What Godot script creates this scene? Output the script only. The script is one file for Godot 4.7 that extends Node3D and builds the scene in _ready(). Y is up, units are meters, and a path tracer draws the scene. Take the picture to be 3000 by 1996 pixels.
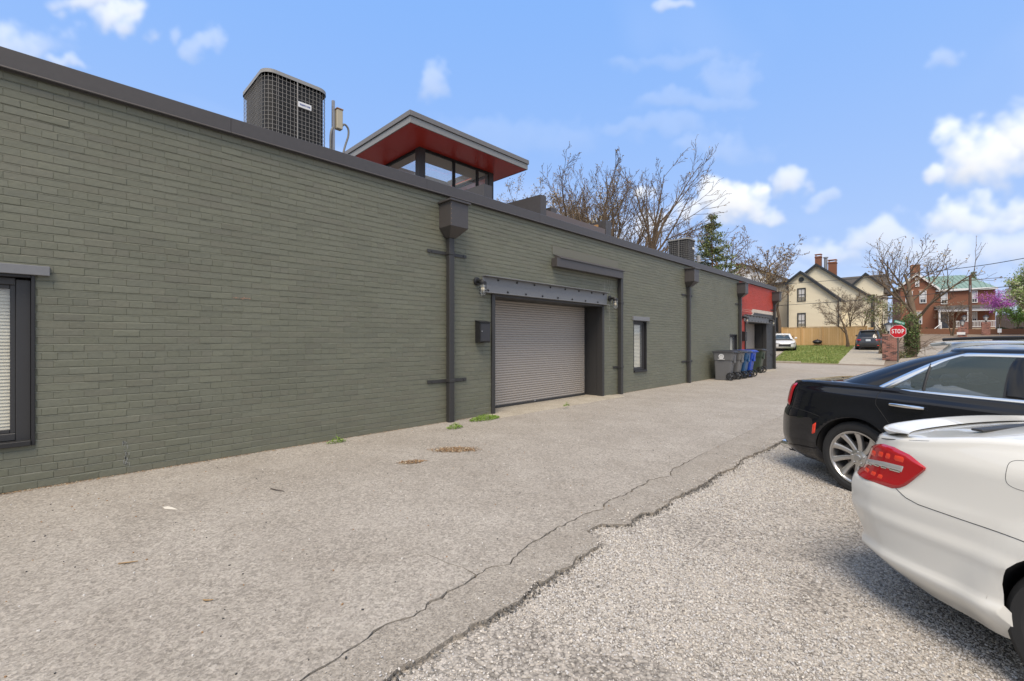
extends Node3D
# An alley beside a long painted brick building, cars parked at an angle on gravel, houses across the street.
# x points away from the building (its face is at x = -W), the alley runs along -z, y is up, metres.

const W := 6.63
const FOCAL := 1310.0
const YAW := 44.269
var M := {}
var T := {}
var used := {}
var rng := RandomNumberGenerator.new()
var cam_c := cos(deg_to_rad(YAW))
var cam_s := sin(deg_to_rad(YAW))


class B:
	# collects triangles for one mesh; faces given counter-clockwise seen from outside
	var v := PackedVector3Array()
	var n := PackedVector3Array()
	var c := PackedColorArray()
	var t := PackedVector2Array()
	var ix := PackedInt32Array()
	var col := Color(1, 1, 1)
	var xf := Transform3D()

	func vert(p: Vector3, nn: Vector3, u := Vector2.ZERO) -> int:
		v.append(xf * p)
		n.append((xf.basis * nn).normalized())
		c.append(col)
		t.append(u)
		return v.size() - 1

	func quad(a: Vector3, b: Vector3, cc: Vector3, d: Vector3) -> void:
		var nn := (cc - a).cross(d - b).normalized()
		var k := v.size()
		vert(a, nn, Vector2(0, 1)); vert(b, nn, Vector2(1, 1)); vert(cc, nn, Vector2(1, 0)); vert(d, nn, Vector2(0, 0))
		ix.append_array(PackedInt32Array([k, k + 2, k + 1, k, k + 3, k + 2]))

	func tri(a: Vector3, b: Vector3, cc: Vector3) -> void:
		var nn := (b - a).cross(cc - a).normalized()
		var k := v.size()
		vert(a, nn); vert(b, nn); vert(cc, nn)
		ix.append_array(PackedInt32Array([k, k + 2, k + 1]))

	func box(at: Vector3, size: Vector3, bev := 0.0, basis := Basis()) -> void:
		var h := size * 0.5
		if bev <= 0.0:
			var p := []
			for i in 8:
				p.append(at + basis * Vector3(h.x if i & 1 else -h.x, h.y if i & 2 else -h.y, h.z if i & 4 else -h.z))
			quad(p[1], p[3], p[7], p[5]); quad(p[0], p[4], p[6], p[2])
			quad(p[2], p[6], p[7], p[3]); quad(p[0], p[1], p[5], p[4])
			quad(p[4], p[5], p[7], p[6]); quad(p[0], p[2], p[3], p[1])
			return
		var bb := minf(bev, minf(h.x, minf(h.y, h.z)) * 0.98)
		var i3 := h - Vector3(bb, bb, bb)
		# corner points per axis: q[corner][axis]
		var q := []
		for i in 8:
			var s := Vector3(1.0 if i & 1 else -1.0, 1.0 if i & 2 else -1.0, 1.0 if i & 4 else -1.0)
			q.append([at + basis * (s * Vector3(h.x, i3.y, i3.z)), at + basis * (s * Vector3(i3.x, h.y, i3.z)), at + basis * (s * Vector3(i3.x, i3.y, h.z))])
		quad(q[1][0], q[3][0], q[7][0], q[5][0]); quad(q[0][0], q[4][0], q[6][0], q[2][0])
		quad(q[2][1], q[6][1], q[7][1], q[3][1]); quad(q[0][1], q[1][1], q[5][1], q[4][1])
		quad(q[4][2], q[5][2], q[7][2], q[6][2]); quad(q[0][2], q[2][2], q[3][2], q[1][2])
		for e in [[1, 3, 0, 2], [3, 7, 0, 1], [7, 5, 0, 2], [5, 1, 0, 1], [0, 2, 0, 2], [2, 6, 0, 1], [6, 4, 0, 2], [4, 0, 0, 1], [2, 3, 1, 2], [6, 7, 1, 2], [0, 1, 1, 2], [4, 5, 1, 2]]:
			bev_quad(q[e[0]][e[2]], q[e[1]][e[2]], q[e[1]][e[3]], q[e[0]][e[3]], at)
		for i in 8:
			bev_tri(q[i][0], q[i][1], q[i][2], at)

	func bev_quad(a: Vector3, b: Vector3, cc: Vector3, d: Vector3, from: Vector3) -> void:
		if (cc - a).cross(d - b).dot((a + cc) * 0.5 - from) < 0.0:
			quad(d, cc, b, a)
		else:
			quad(a, b, cc, d)

	func bev_tri(a: Vector3, b: Vector3, cc: Vector3, from: Vector3) -> void:
		if (b - a).cross(cc - a).dot((a + b + cc) / 3.0 - from) < 0.0:
			tri(a, cc, b)
		else:
			tri(a, b, cc)

	func tube(p: PackedVector3Array, r: PackedFloat32Array, sides := 6, cap := true) -> void:
		var m := p.size()
		if m < 2:
			return
		var d := (p[1] - p[0]).normalized()
		var up := Vector3.UP if absf(d.y) < 0.9 else Vector3.RIGHT
		var e := d.cross(up).normalized()
		var first := v.size()
		for i in m:
			var dd := ((p[mini(i + 1, m - 1)] - p[maxi(i - 1, 0)])).normalized()
			e = (e - dd * e.dot(dd)).normalized()
			var f := dd.cross(e)
			for k in sides:
				var a := TAU * k / sides
				var o := e * cos(a) + f * sin(a)
				vert(p[i] + o * r[mini(i, r.size() - 1)], o)
		for i in m - 1:
			for k in sides:
				var a := first + i * sides + k
				var b := first + i * sides + (k + 1) % sides
				ix.append_array(PackedInt32Array([a, a + sides, b, b, a + sides, b + sides]))
		if cap:
			for end in [0, m - 1]:
				var nn := (p[0] - p[1]).normalized() if end == 0 else (p[m - 1] - p[m - 2]).normalized()
				var k0 := v.size()
				vert(p[end], nn)
				for k in sides:
					v.append(v[first + end * sides + k]); n.append((xf.basis * nn).normalized()); c.append(col); t.append(Vector2.ZERO)
				for k in sides:
					if end == 0:
						ix.append_array(PackedInt32Array([k0, k0 + 1 + k, k0 + 1 + (k + 1) % sides]))
					else:
						ix.append_array(PackedInt32Array([k0, k0 + 1 + (k + 1) % sides, k0 + 1 + k]))

	func rod(a: Vector3, b: Vector3, r: float, sides := 8) -> void:
		tube(PackedVector3Array([a, b]), PackedFloat32Array([r, r]), sides)

	func lathe(prof: Array, segs: int, x := Transform3D()) -> void:
		# prof: Vector2(radius, along y); faces outward when listed from low y to high y
		for i in prof.size() - 1:
			var a: Vector2 = prof[i]
			var b: Vector2 = prof[i + 1]
			var d := (b - a).normalized()
			var k := v.size()
			for s in segs + 1:
				var an := TAU * s / segs
				var o := Vector3(cos(an), 0, sin(an))
				var nn := x.basis * (o * d.y - Vector3(0, d.x, 0))
				vert(x * (o * a.x + Vector3(0, a.y, 0)), nn, Vector2(float(s) / segs, 0))
				vert(x * (o * b.x + Vector3(0, b.y, 0)), nn, Vector2(float(s) / segs, 1))
			for s in segs:
				var q := k + s * 2
				ix.append_array(PackedInt32Array([q, q + 2, q + 1, q + 1, q + 2, q + 3]))

	func poly(pts: PackedVector2Array, depth: float, x := Transform3D(), sides := true) -> void:
		# polygon in xy (counter-clockwise), front at z = 0, back at z = -depth
		var ids := Geometry2D.triangulate_polygon(pts)
		if Geometry2D.is_polygon_clockwise(pts):
			pts = pts.duplicate(); pts.reverse()
			ids = Geometry2D.triangulate_polygon(pts)
		var k := v.size()
		var nz := x.basis * Vector3(0, 0, 1)
		for p in pts:
			vert(x * Vector3(p.x, p.y, 0), nz, p)
		for i in range(0, ids.size(), 3):
			var a := ids[i]; var b := ids[i + 1]; var cc := ids[i + 2]
			if (pts[b] - pts[a]).cross(pts[cc] - pts[a]) < 0.0:
				var tmp := b; b = cc; cc = tmp
			ix.append_array(PackedInt32Array([k + a, k + cc, k + b]))
		if depth > 0.0:
			var kb := v.size()
			for p in pts:
				vert(x * Vector3(p.x, p.y, -depth), -nz, p)
			for i in range(0, ids.size(), 3):
				var a := ids[i]; var b := ids[i + 1]; var cc := ids[i + 2]
				if (pts[b] - pts[a]).cross(pts[cc] - pts[a]) < 0.0:
					var tmp := b; b = cc; cc = tmp
				ix.append_array(PackedInt32Array([kb + a, kb + b, kb + cc]))
			if sides:
				for i in pts.size():
					var p := pts[i]
					var q := pts[(i + 1) % pts.size()]
					quad(x * Vector3(p.x, p.y, -depth), x * Vector3(q.x, q.y, -depth), x * Vector3(q.x, q.y, 0), x * Vector3(p.x, p.y, 0))

	func grid(g: Array, flip := false, keep = null) -> void:
		# rows of PackedVector3Array, smooth normals; keep(i, j) says whether a cell is built
		var rows := g.size()
		var cols: int = g[0].size()
		var k := v.size()
		var nn := PackedVector3Array()
		nn.resize(rows * cols)
		for i in rows - 1:
			for j in cols - 1:
				var f: Vector3 = (g[i + 1][j + 1] - g[i][j]).cross(g[i + 1][j] - g[i][j + 1])
				if flip:
					f = -f
				nn[i * cols + j] += f; nn[i * cols + j + 1] += f; nn[(i + 1) * cols + j] += f; nn[(i + 1) * cols + j + 1] += f
		for i in rows:
			for j in cols:
				vert(g[i][j], nn[i * cols + j], Vector2(float(j) / (cols - 1), float(i) / (rows - 1)))
		for i in rows - 1:
			for j in cols - 1:
				if keep != null and not keep.call(i, j):
					continue
				var a := k + i * cols + j
				if flip:
					ix.append_array(PackedInt32Array([a, a + 1, a + cols, a + 1, a + cols + 1, a + cols]))
				else:
					ix.append_array(PackedInt32Array([a, a + cols, a + 1, a + 1, a + cols, a + cols + 1]))

	func mesh() -> ArrayMesh:
		var a := []
		a.resize(Mesh.ARRAY_MAX)
		a[Mesh.ARRAY_VERTEX] = v
		a[Mesh.ARRAY_NORMAL] = n
		a[Mesh.ARRAY_COLOR] = c
		a[Mesh.ARRAY_TEX_UV] = t
		a[Mesh.ARRAY_INDEX] = ix
		var m := ArrayMesh.new()
		m.add_surface_from_arrays(Mesh.PRIMITIVE_TRIANGLES, a)
		return m


func lin(r: float, g: float, b: float) -> Color:
	return Color(r, g, b).linear_to_srgb()


func mat(key: String, colour: Color, rough := 0.8, metal := 0.0) -> StandardMaterial3D:
	# colour in linear values
	if not M.has(key):
		var m := StandardMaterial3D.new()
		m.resource_name = key
		m.albedo_color = colour.linear_to_srgb()
		m.roughness = rough
		m.metallic = metal
		M[key] = m
	return M[key]


func numbered(called: String) -> String:
	used[called] = used.get(called, -1) + 1
	return called if used[called] == 0 else "%s_%03d" % [called, used[called]]


func obj(called: String, what, m: Material, parent: Node3D = self) -> MeshInstance3D:
	var o := MeshInstance3D.new()
	o.name = numbered(called) if parent == self else called
	o.mesh = what.mesh() if what is B else what
	o.material_override = m
	parent.add_child(o, true)
	return o


func group_node(called: String, parent: Node3D, at := Vector3.ZERO) -> Node3D:
	var o := Node3D.new()
	o.name = called
	parent.add_child(o, true)
	o.position = at
	return o


func tag(o: Node3D, label: String, category: String, group := "") -> Node3D:
	o.set_meta("label", label)
	o.set_meta("category", category)
	if group:
		o.set_meta("group", group)
	return o


func thing(called: String, label: String, category: String, at := Vector3.ZERO, turn := 0.0, group := "") -> Node3D:
	var o := Node3D.new()
	o.name = numbered(called)
	add_child(o, true)
	o.position = at
	o.rotation.y = turn
	tag(o, label, category, group)
	return o


func structure(called: String, what, m: Material) -> MeshInstance3D:
	var o := obj(called, what, m)
	o.set_meta("kind", "structure")
	return o


func wp(s: float, y: float, out := 0.0) -> Vector3:
	return Vector3(-W + out, y, -s)


func px(x: float, y: float, depth: float) -> Vector3:
	# the point that far in front of the camera in the direction of a photograph pixel
	var a := (x - 1500.0) / FOCAL
	return Vector3((a * cam_c - cam_s) * depth, 1.5 - (y - 998.0) / FOCAL * depth, -(a * cam_s + cam_c) * depth)


func noise_of(kind: int, freq: float, sd: int, octaves := 1) -> FastNoiseLite:
	var f := FastNoiseLite.new()
	f.noise_type = kind
	f.frequency = freq
	f.seed = sd
	f.fractal_type = FastNoiseLite.FRACTAL_FBM if octaves > 1 else FastNoiseLite.FRACTAL_NONE
	f.fractal_octaves = octaves
	return f


func noise_bytes(size: int, kind: int, freq: float, sd: int, octaves := 1, cell_return := -1) -> PackedByteArray:
	var f := noise_of(kind, freq, sd, octaves)
	if cell_return >= 0:
		f.cellular_return_type = cell_return
	var im := f.get_seamless_image(size, size, false, false, 0.1)
	im.convert(Image.FORMAT_L8)
	return im.get_data()


func speckle(key: String, size: int, layers: Array, dark: Color, light: Color) -> void:
	# layers: [bytes, weight]; colour ramp dark..light in linear values; also a height image
	var out := PackedByteArray()
	out.resize(size * size * 3)
	var hb := PackedByteArray()
	hb.resize(size * size)
	var lut := []
	for i in 256:
		var cc := dark.lerp(light, i / 255.0).linear_to_srgb()
		lut.append([int(cc.r * 255), int(cc.g * 255), int(cc.b * 255)])
	var nl := layers.size()
	for i in size * size:
		var x := 0.0
		for k in nl:
			x += (layers[k][0][i] - 127.5) * layers[k][1]
		var q := clampi(int(127.5 + x), 0, 255)
		hb[i] = q
		var l: Array = lut[q]
		out[i * 3] = l[0]; out[i * 3 + 1] = l[1]; out[i * 3 + 2] = l[2]
	T[key] = ImageTexture.create_from_image(Image.create_from_data(size, size, false, Image.FORMAT_RGB8, out))
	T[key + "_h"] = ImageTexture.create_from_image(Image.create_from_data(size, size, false, Image.FORMAT_L8, hb))


func grained(key: String, tex: String, scale: float, tint := Color(1, 1, 1), rough := 0.9, relief := 0.0) -> StandardMaterial3D:
	# world triplanar textured material; scale in repeats per metre
	var m := mat(key, tint, rough)
	m.albedo_texture = T[tex]
	m.uv1_triplanar = true
	m.uv1_world_triplanar = true
	m.uv1_scale = Vector3(scale, scale, scale)
	if relief > 0.0:
		m.heightmap_enabled = true
		m.heightmap_texture = T[tex + "_h"]
		m.heightmap_scale = relief
	return m


func mottled(m: StandardMaterial3D, tex: String, scale: float) -> void:
	# a second, coarse pattern multiplied over the first
	m.detail_enabled = true
	m.detail_blend_mode = BaseMaterial3D.BLEND_MODE_MUL
	m.detail_albedo = T[tex]
	m.detail_uv_layer = BaseMaterial3D.DETAIL_UV_2
	m.uv2_triplanar = true
	m.uv2_world_triplanar = true
	m.uv2_scale = Vector3(scale, scale, scale)


func make_textures() -> void:
	var CE := FastNoiseLite.TYPE_CELLULAR
	var SI := FastNoiseLite.TYPE_SIMPLEX_SMOOTH
	var cell3 := noise_bytes(1024, CE, 0.22, 3, 1, FastNoiseLite.RETURN_CELL_VALUE)
	var cell5 := noise_bytes(1024, CE, 0.11, 5, 1, FastNoiseLite.RETURN_CELL_VALUE)
	var dist5 := noise_bytes(1024, CE, 0.11, 5, 1, FastNoiseLite.RETURN_DISTANCE)
	var fine := noise_bytes(1024, SI, 0.3, 7, 2)
	var mid := noise_bytes(1024, SI, 0.02, 9, 4)
	speckle("asphalt", 1024, [[cell3, 0.42], [cell5, 0.28], [fine, 0.3], [mid, 0.10]], Color(0.14, 0.125, 0.105), Color(0.53, 0.485, 0.42))
	speckle("gravel", 1024, [[cell5, 0.6], [dist5, -0.55], [cell3, 0.25], [fine, 0.15]], Color(0.08, 0.074, 0.066), Color(0.54, 0.515, 0.48))
	speckle("paint", 512, [[noise_bytes(512, SI, 0.3, 27, 2), 0.25], [noise_bytes(512, SI, 0.03, 28, 4), 0.5]], Color(0.80, 0.80, 0.80), Color(1.0, 1.0, 1.0))
	var mid2 := noise_bytes(512, SI, 0.012, 21, 5)
	var mid3 := noise_bytes(512, SI, 0.04, 22, 4)
	speckle("patches", 512, [[mid2, 0.8], [mid3, 0.5]], Color(0.78, 0.765, 0.745), Color(1.0, 1.0, 1.0))
	speckle("soil", 512, [[mid3, 0.7], [noise_bytes(512, SI, 0.25, 23, 2), 0.5]], Color(0.10, 0.075, 0.05), Color(0.30, 0.23, 0.17))
	speckle("lawn", 512, [[mid3, 0.6], [noise_bytes(512, SI, 0.3, 24, 2), 0.6]], Color(0.06, 0.09, 0.02), Color(0.30, 0.29, 0.11))
	# long streaks: timber and brushed grain (stretched by the uv scale)
	speckle("streak", 512, [[noise_bytes(512, SI, 0.05, 25, 4), 0.9], [noise_bytes(512, SI, 0.2, 26, 2), 0.3]], Color(0.55, 0.52, 0.48), Color(1, 1, 1))


func make_sky() -> ImageTexture:
	var w := 2048
	var h := 1024
	var out := PackedFloat32Array()
	out.resize(w * h * 3)
	var n1 := noise_of(FastNoiseLite.TYPE_SIMPLEX_SMOOTH, 2.2, 40, 5)
	var n2 := noise_of(FastNoiseLite.TYPE_SIMPLEX_SMOOTH, 5.0, 41, 5)
	var n3 := noise_of(FastNoiseLite.TYPE_SIMPLEX_SMOOTH, 1.1, 42, 4)
	# puffs seen in the photograph: pixel, size in pixels (x, y), density
	var puffs := []
	for p in [[1990, 600, 70, 42, 1.0], [2080, 570, 75, 48, 1.0], [2150, 600, 85, 46, 1.0], [2220, 620, 60, 28, 0.8], [2300, 525, 60, 50, 0.75], [2880, 460, 120, 85, 1.0], [2990, 400, 110, 90, 1.0], [2740, 510, 55, 24, 0.8], [2400, 590, 40, 20, 0.3], [1880, 660, 90, 40, 0.7],
			[340, 45, 95, 34, 0.8], [395, 70, 45, 30, 0.7], [260, 5, 90, 30, 0.7], [40, 130, 150, 45, 0.5], [190, 185, 60, 16, 0.45], [590, 140, 40, 50, 0.32], [515, 100, 26, 32, 0.28], [1270, 235, 50, 55, 0.34], [1960, 5, 45, 20, 0.5], [2870, 640, 190, 42, 0.8], [2950, 610, 110, 36, 0.75], [2440, 730, 90, 40, 0.6], [2590, 700, 130, 44, 0.6], [2760, 730, 200, 60, 0.6], [2500, 690, 60, 30, 0.45], [2990, 720, 150, 60, 0.6], [2760, 180, 60, 22, 0.25], [1700, 700, 150, 60, 0.5], [1990, 170, 160, 30, 0.13], [2130, 240, 60, 60, 0.16], [2020, 300, 180, 26, 0.14], [1900, 370, 210, 24, 0.13], [2110, 430, 130, 40, 0.16], [1500, 400, 260, 60, 0.10]]:
		puffs.append([px(p[0], p[1], 1.0) - Vector3(0, 1.5, 0), p[2] / FOCAL, p[3] / FOCAL, p[4]])
	var right := Vector3(cam_c, 0, -cam_s)
	var fwd := Vector3(-cam_s, 0, -cam_c)
	for j in h / 2 + 2:
		var th := PI * (j + 0.5) / h
		var y := cos(th)
		var st := sin(th)
		var grad := pow(clampf(1.0 - y, 0, 1), 2.3)
		var br := lerpf(0.215, 0.56, grad)
		var bg := lerpf(0.455, 0.71, grad)
		var bb := lerpf(0.97, 1.0, grad)
		for i in w:
			var ph := TAU * (i + 0.5) / w
			var d := Vector3(sin(ph) * st, y, -cos(ph) * st)
			var cl := 0.0
			var shade := 0.0
			# cloud sheet on a plane overhead, so it thins with height and crowds toward the horizon
			var q := d / (maxf(y, 0.0) + 0.12)
			var f := n1.get_noise_3d(q.x * 0.45, 3.0, q.z * 0.45)
			cl = smoothstep(-0.30, 0.25, f) * 0.95
			shade = clampf(0.45 - 0.9 * n2.get_noise_3d(q.x * 0.4, 5.0, q.z * 0.4), 0.0, 1.0)
			var wisp := smoothstep(0.1, 0.75, n3.get_noise_3d(q.x * 0.9, 9.0, q.z * 0.35)) * 0.30
			cl = maxf(cl, wisp)
			var z := d.dot(fwd)
			if z > 0.25:
				# where the photograph shows the sky, the cloud sheet gives way to the puffs it shows
				var a := d.dot(right) / z
				var e := d.y / z
				var inside := smoothstep(1.5, 1.2, absf(a)) * smoothstep(1.1, 0.85, e)
				cl = lerpf(cl, wisp * 0.9, inside)
				shade *= 1.0 - inside
				var w1 := n2.get_noise_3d(a * 1.6, e * 1.6, 0.5)
				var w2 := n2.get_noise_3d(a * 1.6, e * 1.6, 7.5)
				var w3 := n1.get_noise_3d(a * 9.0, e * 11.0, 3.5)
				for p in puffs:
					var pd: Vector3 = p[0]
					var pa := pd.dot(right)
					var pe := pd.y
					var dx: float = (a - pa + w1 * 0.05) / p[1]
					if absf(dx) > 2.2:
						continue
					var dy: float = (e - pe + w2 * 0.04) / p[2]
					if absf(dy) > 2.2:
						continue
					var r := dx * dx + dy * dy + w1 * 0.9 * dx + w2 * 0.7 + w3 * 0.55
					var k: float = p[3] * smoothstep(1.9, -0.25, r)
					if k > cl:
						cl = k
						shade = clampf(0.5 - dy * 0.5, 0, 1)
				cl = maxf(cl, smoothstep(0.30, 0.0, e) * smoothstep(-0.35, 0.5, n1.get_noise_3d(a * 1.7, e * 6.0, 2.0)) * 0.42)
			var k3 := (j * w + i) * 3
			var cw := lerpf(1.25, 0.88, shade)
			out[k3] = lerpf(br, cw * 0.95, cl)
			out[k3 + 1] = lerpf(bg, cw * 0.97, cl)
			out[k3 + 2] = lerpf(bb, cw * 0.99 + 0.02, cl)
	for j in range(h / 2 + 2, h):
		for i in w:
			var k3 := (j * w + i) * 3
			out[k3] = 0.2; out[k3 + 1] = 0.19; out[k3 + 2] = 0.17
	return ImageTexture.create_from_image(Image.create_from_data(w, h, false, Image.FORMAT_RGBF, out.to_byte_array()))


func _ready() -> void:
	rng.seed = 11
	var cam := Camera3D.new()
	cam.name = "camera"
	cam.fov = 2.0 * rad_to_deg(atan(998.0 / FOCAL))
	cam.near = 0.05
	cam.far = 900.0
	add_child(cam)
	cam.position = Vector3(0, 1.5, 0)
	cam.rotation_degrees = Vector3(0, YAW, 0)
	cam.current = true
	var we := WorldEnvironment.new()
	we.name = "environment"
	var env := Environment.new()
	env.background_mode = Environment.BG_SKY
	var sky := Sky.new()
	var sm := PanoramaSkyMaterial.new()
	sm.panorama = make_sky()
	sky.sky_material = sm
	env.sky = sky
	env.background_energy_multiplier = 0.385
	env.tonemap_mode = Environment.TONE_MAPPER_LINEAR
	env.tonemap_exposure = 2.6
	env.sdfgi_enabled = true
	env.ssao_enabled = true
	env.ssil_enabled = true
	we.environment = env
	add_child(we)
	var sun := DirectionalLight3D.new()
	sun.name = "sun"
	sun.light_energy = 0.5
	sun.light_angular_distance = 30.0
	sun.light_color = Color(1.0, 0.94, 0.86)
	sun.shadow_enabled = true
	add_child(sun)
	sun.look_at_from_position(Vector3(2.8, 8.5, 4.2), Vector3.ZERO)
	make_textures()
	make_materials()
	build_ground()
	build_building()
	build_roof_things()
	build_wall_things()
	build_bins()
	build_cars()
	build_far()
	build_trees()
	build_litter()


func make_materials() -> void:
	var m := grained("asphalt", "asphalt", 0.42, Color(1, 1, 1), 0.92, 0.35)
	mottled(m, "patches", 0.11)
	m = grained("worn_asphalt", "asphalt", 0.55, Color(0.95, 0.945, 0.935), 0.95, 0.6)
	mottled(m, "patches", 0.35)
	m = grained("street", "asphalt", 0.3, Color(1.05, 1.03, 1.0), 0.92, 0.2)
	mottled(m, "patches", 0.07)
	m = grained("gravel", "gravel", 0.5, Color(1.0, 0.96, 0.90), 0.95, 0.7)
	mottled(m, "patches", 0.16)
	m = grained("concrete", "asphalt", 0.7, Color(1.18, 1.16, 1.07), 0.9, 0.08)
	mottled(m, "patches", 0.3)
	grained("soil", "soil", 1.2, Color(1, 1, 1), 1.0, 1.0)
	grained("lawn", "lawn", 0.8, Color(1, 1, 1), 1.0, 1.0)
	m = mat("brick", Color(1, 1, 1), 0.62)
	m.vertex_color_use_as_albedo = true
	m.albedo_texture = T["paint"]
	m.uv1_triplanar = true
	m.uv1_world_triplanar = true
	m.uv1_scale = Vector3(1.1, 1.1, 1.1)
	m.heightmap_enabled = true
	m.heightmap_texture = T["paint_h"]
	m.heightmap_scale = 0.35
	mat("tinted", Color(1, 1, 1), 0.85).vertex_color_use_as_albedo = true
	mat("tinted_gloss", Color(1, 1, 1), 0.4).vertex_color_use_as_albedo = true
	m = grained("coping", "paint", 0.6, Color(0.070, 0.063, 0.060), 0.45)
	m = grained("charcoal", "paint", 0.9, Color(0.040, 0.039, 0.038), 0.5)
	m = grained("steel", "paint", 0.8, Color(0.20, 0.203, 0.207), 0.42)
	mat("bolt", Color(0.05, 0.05, 0.052), 0.4, 0.5)
	mat("black", Color(0.016, 0.016, 0.017), 0.5)
	mat("near_black", Color(0.008, 0.008, 0.008), 0.7)
	mat("frame_grey", Color(0.035, 0.035, 0.036), 0.45)
	mat("blind", Color(0.66, 0.63, 0.50), 0.6)
	mat("door_slat", Color(0.345, 0.31, 0.272), 0.5)
	mat("interior", Color(0.12, 0.11, 0.10), 0.9)
	mat("roof_deck", Color(0.10, 0.10, 0.10), 0.9)
	var g := mat("glass", Color(0.85, 0.9, 0.9), 0.03)
	g.transparency = BaseMaterial3D.TRANSPARENCY_ALPHA
	g.albedo_color.a = 0.12
	g.metallic_specular = 0.5
	mat("dark_glass", Color(0.02, 0.024, 0.026), 0.04).metallic_specular = 0.6
	mat("metal", Color(0.45, 0.45, 0.44), 0.38, 0.9)
	mat("galvanised", Color(0.30, 0.30, 0.31), 0.5, 0.6)
	mat("white_paint", Color(0.74, 0.74, 0.72), 0.5)
	mat("wire", Color(0.02, 0.02, 0.022), 0.6)
	var bark := grained("bark", "soil", 3.0, Color(0.70, 0.66, 0.60), 0.95)
	bark = grained("bark_warm", "soil", 3.0, Color(0.86, 0.70, 0.52), 0.95)


# ---------------------------------------------------------------- ground

func th(x: float, z: float) -> float:
	# height of the land: level in the alley, rising across the street
	var t := -z
	var y := -0.09
	y += smoothstep(33.6, 35.0, t) * 0.19
	y += clampf((t - 35.0) / 18.0, 0, 1) * 0.9
	y += smoothstep(53.0, 70.0, t) * 1.35
	y += smoothstep(70.0, 300.0, t) * 4.0
	var side := smoothstep(-4.0, 3.0, x)
	y = lerpf(y, -0.09 + smoothstep(28.0, 58.0, t) * 1.75 + smoothstep(58.0, 75.0, t) * 0.65 + smoothstep(75.0, 300.0, t) * 4.0, side)
	return y


func flat(y: float) -> Transform3D:
	return Transform3D(Basis(Vector3(1, 0, 0), Vector3(0, 0, -1), Vector3(0, 1, 0)), Vector3(0, y, 0))


func sheet(x0: float, x1: float, z0: float, z1: float, nx: int, nz: int, lift: float, edge = null) -> B:
	# a sheet that follows the land; edge(u, t) may move the sides
	var b := B.new()
	var rows := []
	for j in nz + 1:
		var r := PackedVector3Array()
		for i in nx + 1:
			var x := lerpf(x0, x1, float(i) / nx)
			var z := lerpf(z0, z1, float(j) / nz)
			if edge != null:
				x = edge.call(float(i) / nx, z)
			r.append(Vector3(x, th(x, z) + lift, z))
		rows.append(r)
	b.grid(rows, z1 < z0)
	return b


func wander(pts: Array, step: float, amp: float, sd: int) -> PackedVector2Array:
	# subdivide a broken line and make it ragged; points are (x, -z)
	var f := noise_of(FastNoiseLite.TYPE_SIMPLEX, 3.0, sd, 4)
	var out := PackedVector2Array()
	for i in pts.size() - 1:
		var a: Vector2 = pts[i]
		var b: Vector2 = pts[i + 1]
		var k := maxi(1, int(a.distance_to(b) / step))
		for q in k:
			var p := a.lerp(b, float(q) / k)
			out.append(p + Vector2(f.get_noise_2d(p.x * 2.0, p.y * 2.0), f.get_noise_2d(p.x * 2.0 + 50.0, p.y * 2.0)) * amp)
	out.append(pts[-1])
	return out


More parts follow.
